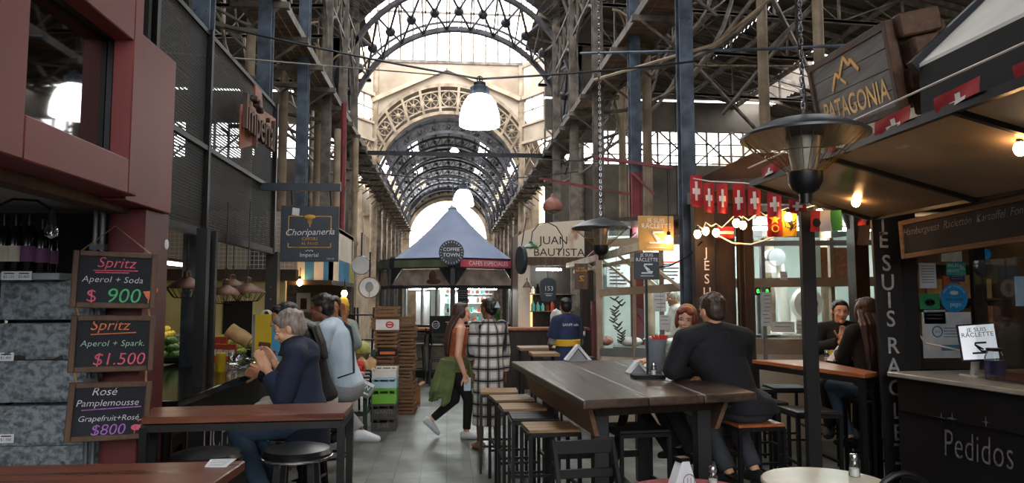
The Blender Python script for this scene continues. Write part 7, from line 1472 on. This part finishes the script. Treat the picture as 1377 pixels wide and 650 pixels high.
fab('cloth_navy', '#1e2a44', '#141d31'); fab('cloth_navy_dark', '#17171f', '#0f0f15'); fab('cloth_black', '#131316', '#0a0a0c'); fab('cloth_pale_blue', '#c3d6e3', '#a5bccb'); fab('cloth_grey', '#9c9d9f', '#7e7f82'); fab('cloth_stone', '#c9c2b6', '#aaa397'); fab('denim', '#4a6078', '#33465a'); fab('denim_light', '#8f9a96', '#6d7874'); fab('cloth_orange', '#b1603a', '#83401f', 12); fab('cloth_green', '#6b7a45', '#465230'); fab('cloth_white', '#e4e3de', '#c9c7c1'); fab('jersey_navy', '#25365c', '#1b2845'); fab('jersey_gold', '#d9b02c', '#b8921c'); fab('shoe_white', '#dcdfe2', '#b9bdc2'); fab('shoe_tan', '#b99677', '#937152'); fab('cloth_dark_grey', '#3d4046', '#2a2c31'); fab('cloth_tan', '#b6a58b', '#97866c')
def plaid():
    m, N, L, b = nt('cloth_plaid'); b.inputs['Roughness'].default_value = .9; tc = N.new('ShaderNodeTexCoord'); sp = N.new('ShaderNodeSeparateXYZ'); L.new(tc.outputs['Object'], sp.inputs[0])
    at = N.new('ShaderNodeMath'); at.operation = 'ARCTAN2'; L.new(sp.outputs['X'], at.inputs[0]); L.new(sp.outputs['Y'], at.inputs[1]); sc_ = N.new('ShaderNodeMath'); sc_.operation = 'MULTIPLY'; sc_.inputs[1].default_value = .19; L.new(at.outputs[0], sc_.inputs[0])
    def band(src, per, wd, off=0.):
        a = N.new('ShaderNodeMath'); a.operation = 'ADD'; a.inputs[1].default_value = off; L.new(src, a.inputs[0]); p = N.new('ShaderNodeMath'); p.operation = 'PINGPONG'; p.inputs[1].default_value = per / 2; L.new(a.outputs[0], p.inputs[0]); s = N.new('ShaderNodeMapRange'); s.inputs['From Min'].default_value = wd / 2 - .004; s.inputs['From Max'].default_value = wd / 2 + .004; s.inputs['To Min'].default_value = 1; s.inputs['To Max'].default_value = 0; L.new(p.outputs[0], s.inputs['Value']); return s.outputs[0]
    def mixc(fac, col_in, col): x = N.new('ShaderNodeMix'); x.data_type = 'RGBA'; L.new(fac, x.inputs[0]); (L.new(col_in, x.inputs['A']) if hasattr(col_in, 'is_linked') else setattr(x.inputs['A'], 'default_value', col_in)); x.inputs['B'].default_value = hexc(col); return x.outputs['Result']
    def half(sck):
        h = N.new('ShaderNodeMath'); h.operation = 'MULTIPLY'; h.inputs[1].default_value = .55; L.new(sck, h.inputs[0]); return h.outputs[0]
    c = mixc(half(band(sc_.outputs[0], .13, .07, .02)), hexc('#d3cfc9'), '#5c5f66'); c = mixc(half(band(sp.outputs['Z'], .125, .06)), c, '#5c5f66'); c = mixc(band(sc_.outputs[0], .13, .02, .02), c, '#17181c'); c = mixc(band(sp.outputs['Z'], .125, .02), c, '#17181c'); L.new(c, b.inputs['Base Color']); MATS['cloth_plaid'] = m
plaid()
def bake(mb, vox, name, mat, par, sm=3):
    me = bpy.data.meshes.new('tmp'); me.from_pydata([tuple(p) for p in mb.v], [], mb.f); me.update()
    o = bpy.data.objects.new('tmp', me); COL.objects.link(o); r = o.modifiers.new('r', 'REMESH'); r.mode = 'VOXEL'; r.voxel_size = vox
    s = o.modifiers.new('s', 'SMOOTH'); s.factor = .5; s.iterations = sm
    dg = bpy.context.evaluated_depsgraph_get(); m2 = bpy.data.meshes.new_from_object(o.evaluated_get(dg)); bpy.data.objects.remove(o); bpy.data.meshes.remove(me)
    m2.name = name; m2.materials.clear(); m2.materials.append(MATS[mat]); m2.polygons.foreach_set('use_smooth', [True] * len(m2.polygons)); m2.update()
    q = bpy.data.objects.new(name, m2); COL.objects.link(q); q.parent = par; return q
def Rx(a): return Matrix.Rotation(a, 3, 'X')
def Ry(a): return Matrix.Rotation(a, 3, 'Y')
def Rz(a): return Matrix.Rotation(a, 3, 'Z')
def joints(sit=True, pz=.86, lean=0., side=0., twist=0., head=(0, 0, 0), dh=(0, 0, 0), k=1., legs=None, over=None, wsh=1.):
    J = {'pel': V((0, 0, pz))}; R = Rz(twist) @ Ry(side) @ Rx(-lean); R2 = Rz(twist) @ Ry(side) @ Rx(-lean * 1.15)
    J['waist'] = J['pel'] + R @ V((0, .0, .15 * k)); J['chest'] = J['pel'] + R @ V((0, .0, .36 * k)); J['neck'] = J['chest'] + R2 @ V((0, -.015, .17 * k))
    J['head'] = J['neck'] + R2 @ V((0, .02, .15)) + V(dh)
    for s, n in ((-1, 'L'), (1, 'R')):
        J['sh' + n] = J['chest'] + R2 @ V((s * .175 * wsh, -.01, .125 * k)); J['el' + n] = J['sh' + n] + V((s * .05, .02, -.27)); J['wr' + n] = J['el' + n] + V((0, .08, -.22)); J['hip' + n] = J['pel'] + V((s * .095, .0, -.03))
        if sit: J['kn' + n] = J['hip' + n] + V((s * .05, .40, -.03)); J['an' + n] = J['kn' + n] + V((-s * .02, -.08, -.41))
        else: J['kn' + n] = J['hip' + n] + V((s * .01, .02, -.40 * k)); J['an' + n] = V((s * .10, .0, .08))
        J['td' + n] = V((s * .15, 1, 0))
    J['R'] = R2; J['H'] = Rz(head[0]) @ Rx(-head[1]) @ Ry(head[2])
    if over: J.update({a: (V(b) if isinstance(b, (tuple, list)) else b) for a, b in over.items()})
    return J
def torso(mb, J, g=0., g2=0., lo=.09, female=False, top=True, hem=None):
    R = J['R']; c = J['chest']; sx = (J['shR'] - J['shL']).normalized(); hx = V((1, 0, 0)); smid = (J['shL'] + J['shR']) / 2; ws = (J['shR'] - J['shL']).length / .35
    ax = (J['neck'] - J['pel']).normalized()
    def s_(p, x, rx, ry): y = ax.cross(x).normalized(); return (p, x * (rx + g), y * (ry + g))
    L_ = []
    if hem is not None: L_.append((J['pel'] + V((0, 0, -hem)), hx * (.19 + g + g2), V((0, 1, 0)) * (.15 + g + g2)))
    else: L_.append((J['pel'] + V((0, 0, -lo)), hx * (.13 + g), V((0, 1, 0)) * (.11 + g)))
    L_ += [s_(J['pel'], hx, .168 if female else .162, .125), s_(J['waist'], (hx * .6 + sx * .4).normalized(), (.125 if female else .145) * (1 if not g2 else 1.1), .105), s_(c, sx, .15 * ws, .118), s_(c.lerp(smid, .6), sx, .162 * ws, .108), s_(smid + ax * .015, sx, .135 * ws, .08)]
    if top: L_ += [s_(J['neck'] + ax * .02, sx, .065, .062)]
    mb.loft(L_, 24)
def hand(mb, w_, d, back, curl=.5, spread=.12, s=1., thumb=1):
    d = V(d).normalized(); back = V(back); back = (back - d * back.dot(d)).normalized(); x = d.cross(back) * thumb   # x points to the thumb side
    mb.capsule(w_, w_ + d * .03 * s, .026 * s, .026 * s, 8)
    for t_ in (-.026, -.009, .009, .026): mb.capsule(w_ + d * .025 * s + x * t_ * .8 * s, w_ + d * .085 * s + x * t_ * s, .015 * s, .0125 * s, 8)
    for t_, ln in ((.027, .9), (.009, 1.02), (-.009, .96), (-.027, .75)):
        p = w_ + d * .085 * s + x * t_ * s; dd = (d + x * t_ * spread * 30 * .1); q = back
        for j, l in enumerate((.038, .027, .021)):
            a = curl * (.55 + .35 * j); ax_ = x; dd = (Matrix.Rotation(-a * thumb, 3, x) @ dd).normalized(); e = p + dd * l * ln * s; mb.capsule(p, e, .0092 * s * (1 - .1 * j), .0085 * s * (1 - .12 * j), 7); p = e
    p = w_ + d * .03 * s + x * .026 * s; dd = (d * .75 + x * .65 - back * .25).normalized()
    for l in (.036, .03, .024): e = p + dd * l * s; mb.capsule(p, e, .0115 * s, .0095 * s, 7); p = e; dd = (dd + d * .25 - back * .12 * curl).normalized()
def headmesh(mb, c, H, s=1.):
    h = lambda x, y, z: c + H @ V((x * s, y * s, z * s))
    def el(x, y, z, rx, ry, rz): mb.ball(h(x, y, z), (rx * s, ry * s, rz * s), 16, 12, H)
    el(0, -.012, .03, .074, .094, .084); el(0, .022, -.035, .058, .066, .072); el(0, .045, -.065, .04, .04, .042); el(0, .072, -.092, .022, .02, .018)
    el(0, .06, .035, .055, .03, .045); el(-.032, .062, -.02, .026, .024, .026); el(.032, .062, -.02, .026, .024, .026)
    el(-.03, .078, .024, .024, .012, .008); el(.03, .078, .024, .024, .012, .008)
    mb.capsule(h(0, .086, .018), h(0, .106, -.022), .0085 * s, .0135 * s, 10); el(-.011, .094, -.026, .008, .01, .007); el(.011, .094, -.026, .008, .01, .007)
    el(0, .084, -.05, .021, .01, .006); el(0, .082, -.06, .018, .011, .007)
    for q in (-1, 1): el(q * .077, -.008, -.004, .009, .02, .031)
def face(par, c, H, s=1., brow='hair_brown', lip='#a8584f', smile=False):
    h = lambda x, y, z: c + H @ V((x * s, y * s, z * s)); nm = 'lip_' + lip[1:]
    if nm not in MATS: pm(nm, lip, rough=.4)
    if 'eye_white' not in MATS: pm('eye_white', '#e6e2dc', rough=.2); pm('iris', '#2b1d14', rough=.15)
    for q in (-1, 1):
        mb = MB(); mb.ball(h(q * .031, .0745, .008), (.0125 * s, .0125 * s, .0085 * s), 12, 8, H); e = mb.build('eye', 'eye_white', par, local=True)
        mb = MB(); mb.ball(h(q * .031, .0835, .008), (.006 * s, .0045 * s, .006 * s), 10, 6, H); mb.build('iris', 'iris', e, local=True)
        mb = MB(); mb.tube([h(q * .014, .089, .025), h(q * .03, .0905, .031), h(q * .05, .077, .026)], [.003 * s, .0038 * s, .002 * s], 6); mb.build('eyebrow', brow, par, local=True)
    mb = MB(); w_ = .027 if smile else .022
    mb.tube([h(-w_, .079, -.05 if smile else -.054), h(-.01, .0925, -.0525), h(.01, .0925, -.0525), h(w_, .079, -.05 if smile else -.054)], [.002 * s, .005 * s, .005 * s, .002 * s], 6); mb.tube([h(-w_, .079, -.051 if smile else -.055), h(0, .0915, -.064), h(w_, .079, -.051 if smile else -.055)], [.002 * s, .006 * s, .002 * s], 6); mb.build('lips', nm, par, local=True)
    if smile: mb = MB(); mb.ball(h(0, .088, -.058), (.019 * s, .008 * s, .0045 * s), 12, 6, H); mb.build('teeth', 'eye_white', par, local=True)
def foot(mb, an, d, g=0., z0=None):
    d = V((d[0], d[1], d[2] if len(d) > 2 else 0)).normalized(); x = d.cross(V((0, 0, 1))).normalized(); u = x.cross(d); secs = []
    for t_, rx, rz, zc in ((-.075, .02, .025, -.035), (-.06, .034, .038, -.03), (.0, .038, .045, -.025), (.07, .044, .033, -.04), (.13, .046, .024, -.05), (.17, .035, .018, -.056), (.188, .012, .01, -.06)): secs.append((V(an) + d * t_ + u * zc, x * (rx + g), u * (rz + g)))
    mb.loft(secs, 16)
def skin(t, J, mat, hs=1., vox=.006, arms=True, legs=False, hands=None, feet=True, fem=False):
    mb = MB(); torso(mb, J, 0, female=fem); mb.capsule(J['neck'] - V((0, 0, .02)), J['head'] + J['H'] @ V((0, -.012, -.06)), .054, .05, 14); headmesh(mb, J['head'], J['H'], hs)
    for n, sg in (('L', -1), ('R', 1)):
        mb.capsule(J['sh' + n], J['el' + n], .05, .04, 12); mb.capsule(J['el' + n], J['wr' + n], .04, .026, 12)
        d = J['wr' + n] - J['el' + n]; hd = (hands or {}).get(n, {}); hand(mb, J['wr' + n], hd.get('d', d), hd.get('back', (sg, .2, .2)), hd.get('curl', .5), thumb=hd.get('th', sg), spread=hd.get('spread', .12))
        mb.capsule(J['hip' + n], J['kn' + n], .082, .055, 12); mb.capsule(J['kn' + n], J['an' + n], .052, .034, 12)
        if feet: foot(mb, J['an' + n], J['td' + n])
    return bake(mb, vox, 'body', mat, t, 2)
def sleeve(mb, J, n, frac, g=.016):
    mb.ball(J['sh' + n], .056 + g, 14, 10)
    if frac <= 1: mb.tube([J['sh' + n], J['sh' + n].lerp(J['el' + n], frac)], [.054 + g, .048 + g * 1.4], 16)
    else:
        e = J['el' + n].lerp(J['wr' + n], frac - 1); mb.capsule(J['sh' + n], J['el' + n], .052 + g, .044 + g, 14); mb.tube([J['el' + n], e], [.044 + g, .034 + g * (1.0 if frac > 1.7 else 1.1)], 16)
def shirt(t, J, mat, frac=1.92, g=.018, hem=None, g2=.0, nm='shirt', vox=.008, fem=False, collar=True):
    mb = MB(); torso(mb, J, g, g2, lo=.06, female=fem, top=False, hem=hem)
    ax = (J['neck'] - J['chest']).normalized()
    if collar:
        sm_ = (J['shL'] + J['shR']) / 2; mb.tube([J['neck'] - ax * .07, J['neck'] - ax * .01, J['neck'] + ax * .02], [.115, .082, .07], 18); mb.capsule(sm_, J['neck'] - ax * .035, .09 + g, .068 + g, 14)
        for n in 'LR': mb.capsule(J['sh' + n], sm_.lerp(J['neck'], .62).lerp(J['sh' + n], .12), .058 + g, .062 + g, 12)
    for n in 'LR':
        if frac > 0: sleeve(mb, J, n, frac, g)
    return bake(mb, vox, nm, mat, t, 3)
def trousers(t, J, mat, g=.014, to=.93, nm='trousers', vox=.009):
    mb = MB(); mb.ball(J['pel'] - V((0, 0, .015)), (.172 + g * .4, .132 + g, .13), 18, 12)
    for n in 'LR': mb.capsule(J['hip' + n], J['kn' + n], .086 + g, .06 + g, 14); mb.tube([J['kn' + n], J['kn' + n].lerp(J['an' + n], to)], [.058 + g, .042 + g], 16); mb.ball(J['kn' + n], .059 + g, 14, 10)
    return bake(mb, vox, nm, mat, t, 3)
def shoes(t, J, mat, g=.008):
    for n in 'LR': mb = MB(); foot(mb, J['an' + n], J['td' + n], g); bake(mb, .006, 'shoe', mat, t, 2)
def hair(t, J, mat, style='short', s=1.):
    c, H = J['head'], J['H']; h = lambda x, y, z: c + H @ V((x * s, y * s, z * s)); mb = MB()
    def el(x, y, z, rx, ry, rz): mb.ball(h(x, y, z), (rx * s, ry * s, rz * s), 18, 12, H)
    el(0, -.022, .048, .081, .094, .076); el(0, -.045, .01, .077, .068, .078); el(0, .035, .085, .06, .045, .03)
    if style == 'short':
        el(0, -.06, -.03, .06, .045, .04)
        rn = random.Random(5)
        for k in range(60): a, b = rn.uniform(0, 6.28), rn.uniform(.1, 1.35); el(.078 * cos(a) * sin(b), -.02 + .09 * sin(a) * sin(b) * (.9 if sin(a) > 0 else 1), .045 + .078 * cos(b), .014, .016, .012)
    if style in ('bun', 'tied'):
        el(0, -.07, -.03, .055, .045, .05)
        for q in (-1, 1): el(q * .066, -.012, .03, .016, .04, .04)
        if style == 'bun': el(0, -.105, .02, .05, .04, .055)
    if style == 'long':
        for q in (-1, 1): el(q * .068, .005, .0, .02, .045, .07)
    if style == 'bob':
        for q in (-1, 1): el(q * .07, .0, -.01, .022, .06, .075); el(q * .04, .062, .07, .035, .03, .025)
        el(0, -.065, -.06, .07, .04, .06)
    if style == 'wispy':
        el(0, -.065, -.035, .06, .04, .045); el(0, .06, .075, .055, .035, .028)
        for q in (-1, 1): el(q * .07, .005, .03, .018, .05, .05)
    return mb, h
def dohair(t, J, mat, style='short', s=1., fall=None, wd=.075):
    mb, h = hair(t, J, mat, style, s)
    if fall:
        rn = random.Random(11); H = J['H']
        for k in range(26):
            u = -1 + 2 * k / 25; p0 = h(u * .07, -.06 + .025 * abs(u) * 2, .03 - .02 * abs(u)); pts = [p0] + [V(f) + V((u * wd, -.02 * (1 - u * u) + rn.uniform(-.008, .008), rn.uniform(-.03, .01))) for f in fall]; mb.tube(pts, [.02] + [.021] * (len(fall) - 1) + [.01], 8)
    return bake(mb, .006, 'hair', mat, t, 1)
def person(label, loc, yaw, group=None): return thing('person', label, 'person', loc, yaw, group)
# 1 grey haired guest in a navy jacket, reading at the bar
t = person('grey haired person in a navy jacket seated at the bar with raised hands', (-.93, 4.93, 0), radians(84))
J = joints(pz=.86, lean=.22, head=(.12, .42, 0), dh=(0, -.03, -.05), k=.93, over=dict(shL=(-.17, .03, 1.27), shR=(.17, .05, 1.27), elL=(-.25, .08, 1.02), wrL=(-.15, .21, 1.17), elR=(.2, .1, 1.02), wrR=(.1, .25, 1.19), anL=(-.12, .22, .36), anR=(.13, .2, .36)))
skin(t, J, 'skin_light', hands={'L': dict(d=(.1, .5, .8), back=(-.9, -.2, .1), curl=.25, th=-1), 'R': dict(d=(-.15, .5, .8), back=(.9, -.2, .2), curl=.3, th=1)}); face(t, J['head'], J['H'], brow='hair_grey'); dohair(t, J, 'hair_grey', 'short', 1.05); shirt(t, J, 'cloth_navy', 1.8, .026, hem=.2, g2=-.02, nm='jacket'); trousers(t, J, 'denim'); shoes(t, J, 'cloth_black')
mb = MB(); p = J['wrL'] + V((0, -.01, -.015)); mb.tube(arc(p, .033, 0, 2 * pi, 16, (1, 0, 0), (0, .8, -.6))[:-1], .006, 6, closed=True); mb.build('bracelet', 'chrome', t, local=True)
# 2 guest with black hair and black jacket
t = person('black haired person in a black jacket seated behind the grey haired guest at the bar', (-.98, 5.68, 0), radians(95))
J = joints(pz=.87, lean=.3, head=(.3, .25, 0), dh=(0, .05, -.03), over=dict(elL=(-.24, .22, 1.05), wrL=(-.14, .42, 1.08), elR=(.24, .22, 1.05), wrR=(.16, .42, 1.08), anL=(-.12, .2, .36), anR=(.13, .2, .36)))
skin(t, J, 'skin_mid', fem=True); dohair(t, J, 'hair_black', 'long', 1.05, [(0, .05, 1.42), (0, .0, 1.3), (0, -.03, 1.2)], .1); shirt(t, J, 'cloth_black', 1.9, .024, nm='jacket', fem=True); trousers(t, J, 'cloth_stone'); shoes(t, J, 'shoe_white')
# 3 man in pale blue shirt with strap
t = person('man in a pale blue tee shirt with a crossbody strap at the bar', (-.86, 6.38, 0), radians(80))
J = joints(pz=.88, lean=.3, head=(.1, .1, 0), dh=(0, .02, 0), k=1.05, over=dict(elL=(-.25, .2, 1.1), wrL=(-.15, .42, 1.1), elR=(.25, .2, 1.1), wrR=(.15, .42, 1.1), anR=(.16, -.08, .46), knR=(.2, .2, .74), tdR=(.5, -.6, -.1), anL=(-.12, .2, .36)))
skin(t, J, 'skin_brown'); dohair(t, J, 'hair_black', 'short', 1.05); shirt(t, J, 'cloth_pale_blue', .75, .022, nm='tee_shirt'); trousers(t, J, 'cloth_grey'); shoes(t, J, 'shoe_white', .012)
mb = MB(); s0 = J['shR'] + V((-.04, -.02, .07)); pts = [s0 + V((0, .06, -.02)), s0, s0 + V((-.06, -.12, -.06)), J['chest'] + V((0, -.155, .02)), J['waist'] + V((-.13, -.14, -.02)), J['waist'] + V((-.19, -.02, -.06))]; mb.tube(pts, .02, 6, flat=.35); mb.build('crossbody_strap', 'cloth_dark_grey', t, local=True)
# 4 waving guest
t = person('person in a light denim shirt raising one hand beside the bananas', (-1.12, 7.35, 0), radians(165))
J = joints(pz=.87, lean=.1, head=(.2, .05, 0), k=1.0, over=dict(elL=(-.28, .16, 1.2), wrL=(-.2, .24, 1.43), elR=(.24, .1, 1.1), wrR=(.1, .25, 1.05), anL=(-.12, .2, .36), anR=(.13, .2, .36)))
J['elR'], J['elL'] = J['elR'], J['elL']
skin(t, J, 'skin_mid', vox=.007, hands={'L': dict(d=(.1, .1, 1), back=(-.3, -.9, 0), curl=.2, th=-1)}); face(t, J['head'], J['H'], brow='hair_black'); dohair(t, J, 'hair_black', 'tied'); shirt(t, J, 'denim_light', 1.8, .02); trousers(t, J, 'denim'); shoes(t, J, 'cloth_black')
# 5 walking woman, orange top
t = person('walking woman in orange sleeveless top, green jacket tied at her waist', (.12, 8.55, 0), radians(-84))
J = joints(False, pz=.83, lean=.06, head=(-.1, -.02, 0), k=.92, over=dict(knR=(.09, .12, .46), anR=(.09, .10, .08), tdR=(.1, 1, 0), knL=(-.09, -.02, .44), anL=(-.1, -.30, .20), tdL=(-.05, .75, -.65), elR=(.22, -.02, .98), wrR=(.22, .06, .76), elL=(-.21, .02, .98), wrL=(-.2, .12, .77), hipR=(.09, 0, .8), hipL=(-.09, 0, .8)))
skin(t, J, 'skin_fair', fem=True); face(t, J['head'], J['H'], brow='hair_brown', smile=True); dohair(t, J, 'hair_dark_long', 'long', 1., [(0, -.09, 1.3), (0, -.12, 1.12), (0, -.12, .98)], .085); shirt(t, J, 'cloth_orange', 0, .012, hem=.05, nm='sleeveless_top', fem=True, collar=False); trousers(t, J, 'cloth_black', .004, .9); shoes(t, J, 'shoe_white')
mb = MB(); rn = random.Random(6); mb.loft([(V((0, -.01, .95)), V((.18, 0, 0)), V((0, .15, 0))), (V((0, -.02, .88)), V((.2, 0, 0)), V((0, .17, 0))), (V((0, -.03, .8)), V((.2, 0, 0)), V((0, .17, 0)))], 20)
for k in range(30):
    a = -2.95 + 2.75 * k / 29; x, y = .18 * cos(a), .155 * sin(a) - .02; l = rn.uniform(.34, .5) * (1 if -y > .05 else .6); w1 = rn.uniform(.014, .03); mb.tube([(x, y, .92), (x * 1.12, y * 1.3 - .02, .9 - l * .5), (x * (1.15 + rn.uniform(-.1, .2)), y * 1.5 - .05, .9 - l)], [.03, w1 + .012, w1], 8)
mb.capsule((.1, .1, .9), (.12, .14, .62), .03, .035, 10); mb.capsule((.12, .13, .9), (.18, .16, .68), .025, .03, 10)
bake(mb, .008, 'tied_jacket', 'cloth_green', t, 1)
mb = MB(); q = J['wrR'] + V((.0, .03, -.11)); mb.cbox(q, (.012, .08, .15)); mb.build('phone', 'cloth_pale_blue', t, local=True, bev=.004)
# 6 plaid coat
t = person('woman in a long black and white plaid coat standing with her back turned', (.45, 7.9, 0), radians(12))
J = joints(False, pz=.86, head=(.45, .05, 0), k=.97, wsh=.84, over=dict(anR=(.11, .02, .08), anL=(-.09, .0, .08), knR=(.1, .03, .46), knL=(-.09, .02, .46), elR=(.19, .0, 1.05), wrR=(.2, .06, .83), elL=(-.18, .06, 1.05), wrL=(-.14, .2, .97), tdR=(.5, 1, 0), tdL=(-.1, 1, 0)))
skin(t, J, 'skin_brown', fem=True); dohair(t, J, 'hair_black', 'bun'); shoes(t, J, 'shoe_tan')
mb = MB(); torso(mb, J, .02, 0, female=True, top=False); mb.loft([(V((0, 0, .27)), V((.175, 0, 0)), V((0, .17, 0))), (V((0, 0, .6)), V((.17, 0, 0)), V((0, .165, 0))), (V((0, 0, .86)), V((.165, 0, 0)), V((0, .16, 0))), (J['waist'], V((.16, 0, 0)), V((0, .145, 0))), (J['chest'], V((.165, 0, 0)), V((0, .14, 0)))], 24); mb.tube([J['neck'] - V((0, 0, .07)), J['neck'] + V((0, .01, .03))], [.11, .075], 18)
for n in 'LR': sleeve(mb, J, n, 1.95, .018)
bake(mb, .008, 'plaid_coat', 'cloth_plaid', t, 3)
mb = MB(fr(J['head'] + J['H'] @ V((.0, -.148, .03)), (1, .1, 0))); mb.prism([(-.035, -.025, 0), (.035, -.025, 0), (.0, .04, 0)], (0, 0, .012)); mb.build('hair_clip', 'cloth_pale_blue', t, local=True)
# 7 man in navy and gold jersey
t = person('man in a navy football jersey with a gold band seated with his back turned', (1.62, 9.55, 0), radians(14))
J = joints(pz=.84, lean=.12, head=(-.15, .05, 0), k=1.0, wsh=.82, over=dict(elL=(-.2, .1, 1.05), wrL=(-.13, .34, 1.0), elR=(.2, .08, 1.03), wrR=(.13, .32, .98)))
skin(t, J, 'skin_mid', vox=.007); dohair(t, J, 'hair_black', 'short'); jo = shirt(t, J, 'jersey_navy', .8, .03, hem=.1, nm='jersey'); trousers(t, J, 'cloth_dark_grey'); shoes(t, J, 'shoe_white')
mb = MB(); ax = J['neck'] - J['pel']; a, b = J['pel'] + ax * .3, J['pel'] + ax * .47; mb.loft([(a, V((.186, 0, 0)), V((0, .156, 0))), (b, V((.18, 0, 0)), V((0, .158, 0)))], 28); bake(mb, .01, 'gold_band', 'jersey_gold', t, 0)
mb = MB(fr(J['chest'] + V((-.03, -.17, .085)), (1, .0, 0), (0, .15, 1))); mb.text('BANFF nds', .05, I4, ext=.012); mb.build('back_lettering', 'cloth_white', t, local=True); mb = MB(fr(J['shR'].lerp(J['elR'], .55) + V((.06, -.06, 0)), (.7, .7, 0))); mb.lathe([(.001, .008), (.035, .008), (.036, -.02)], 16); mb.build('sleeve_badge', 'cloth_white', t, local=True)
for n in 'LR': mb = MB(); mb.capsule(J['sh' + n].lerp(J['el' + n], .7), J['el' + n], .057, .052, 12); mb.tube([J['el' + n], J['el' + n].lerp(J['wr' + n], .9)], [.052, .04], 12); bake(mb, .009, 'undershirt_sleeve', 'cloth_grey', t, 2)
o = dup(S2, (1.62, 9.55, 0), .2, 'black stool under the man in the navy and gold jersey', 'stools along the communal table')
# 8 red haired woman
t = person('smiling red haired woman in a light denim jacket at the communal table', (2.2, 5.98, 0), radians(98))
J = joints(pz=.85, lean=.22, head=(.95, .18, -.1), dh=(0, .02, -.02), k=.95, over=dict(elL=(-.22, .2, 1.13), wrL=(-.12, .38, 1.1), elR=(.25, .22, 1.13), wrR=(.2, .44, 1.1), anL=(-.12, .2, .36), anR=(.13, .2, .36)))
skin(t, J, 'skin_fair', fem=True, hands={'L': dict(curl=.6, back=(0, 0, 1), th=1, d=(0, 1, 0)), 'R': dict(curl=.6, back=(0, 0, 1), th=-1, d=(0, 1, 0))}); face(t, J['head'], J['H'], brow='hair_red', lip='#b04a44', smile=True); dohair(t, J, 'hair_red', 'bob', 1.04); shirt(t, J, 'denim_light', 1.9, .022, nm='denim_jacket', fem=True); trousers(t, J, 'cloth_dark_grey'); shoes(t, J, 'cloth_black')
mb = MB(); torso(mb, J, .012, 0, female=True); mb.ball(J['chest'] + V((0, .09, 0)), (.07, .06, .12), 14, 10); bake(mb, .01, 'tan_vest', 'cloth_tan', t, 2)
# 9 man in navy sweater
t = person('man in a dark navy sweater leaning on the communal table with his back turned', (2.2, 5.08, 0), radians(24))
iv = XF[t.name].inverted(); L = lambda px, py, Y: iv @ P(px, py, Y=Y)
J = joints(pz=.88, lean=.05, side=-.25, head=(-.12, .1, -.05), k=1.1, wsh=1.2, over=dict(shL=L(921, 458, 5.0), shR=L(1000, 456, 5.18), chest=L(962, 482, 5.12), neck=L(960, 441, 5.08), head=L(957, 419, 5.08), waist=L(988, 525, 5.1), elL=L(905, 508, 5.02), wrL=L(925, 505, 5.4), elR=(.16, .24, 1.12), wrR=(-.1, .42, 1.12), anR=(.14, .1, .36), anL=(-.1, .12, .36), knR=(.16, .4, .8)))
J['elL'].z = 1.135; J['wrL'].z = 1.1; J['elR'].z = 1.135; J['wrR'].z = 1.1
skin(t, J, 'skin_light', hands={'L': dict(back=(0, 0, 1), curl=.5, th=1, d=(1, .4, 0)), 'R': dict(back=(0, 0, 1), curl=.5, th=-1, d=(-1, .4, 0))}); face(t, J['head'], J['H'], brow='hair_short_brown'); dohair(t, J, 'hair_short_brown', 'short', 1.07); shirt(t, J, 'cloth_navy_dark', 1.95, .03, hem=.06, nm='sweater'); trousers(t, J, 'cloth_dark_grey', .02); shoes(t, J, 'cloth_black')
# 10 white haired butcher
p = P(909, 408, Y=9.75); t = person('white haired butcher in a white coat working behind the stall glass', (p.x + .05, 9.75, 0), radians(82))
J = joints(False, pz=.96, lean=.1, head=(.0, .2, 0), k=1.02, over=dict(elL=(-.22, .12, 1.12), wrL=(-.12, .34, 1.08), elR=(.22, .12, 1.12), wrR=(.12, .34, 1.08)))
skin(t, J, 'skin_light', vox=.007); face(t, J['head'], J['H'], brow='hair_white'); dohair(t, J, 'hair_white', 'wispy'); shirt(t, J, 'cloth_white', 1.85, .026, hem=.3, nm='white_coat'); trousers(t, J, 'cloth_grey'); shoes(t, J, 'cloth_white')
# 11 dark haired woman facing the camera
t = person('woman in black facing the aisle, hand raised, at the orange bar table', (3.98, 6.98, 0), radians(152))
J = joints(pz=.87, lean=.22, head=(.18, .08, -.05), k=.95, over=dict(elL=(-.26, .2, 1.13), wrL=(-.1, .36, 1.12), elR=(.24, .22, 1.13), wrR=(.0, .40, 1.22), anL=(-.12, .2, .36), anR=(.13, .2, .36)))
skin(t, J, 'skin_fair', fem=True, hands={'R': dict(d=(-.1, .1, 1), back=(0, -1, 0), curl=.3, th=1), 'L': dict(back=(0, 0, 1), curl=.5, th=-1)}); face(t, J['head'], J['H'], brow='hair_black', lip='#b0574f'); dohair(t, J, 'hair_black', 'tied'); shirt(t, J, 'cloth_black', 1.9, .022, fem=True, nm='black_top'); trousers(t, J, 'cloth_black'); shoes(t, J, 'cloth_black')
# 12 long haired woman from behind
t = person('woman with very long brown hair seen from behind at the orange bar table', (3.78, 6.12, 0), radians(2))
J = joints(pz=.87, lean=.1, head=(.1, .0, 0), k=.95, wsh=.88, over=dict(elL=(-.16, .2, 1.1), wrL=(-.1, .36, 1.12), elR=(.18, .18, 1.08), wrR=(.1, .34, 1.1), anL=(-.12, .2, .36), anR=(.13, .2, .36)))
skin(t, J, 'skin_fair', fem=True); dohair(t, J, 'hair_dark_long', 'long', 1.1, [(0, -.1, 1.4), (0, -.16, 1.2), (0, -.17, 1.02)], .15); shirt(t, J, 'cloth_black', 1.9, .022, fem=True, nm='black_top'); trousers(t, J, 'denim'); shoes(t, J, 'cloth_black')
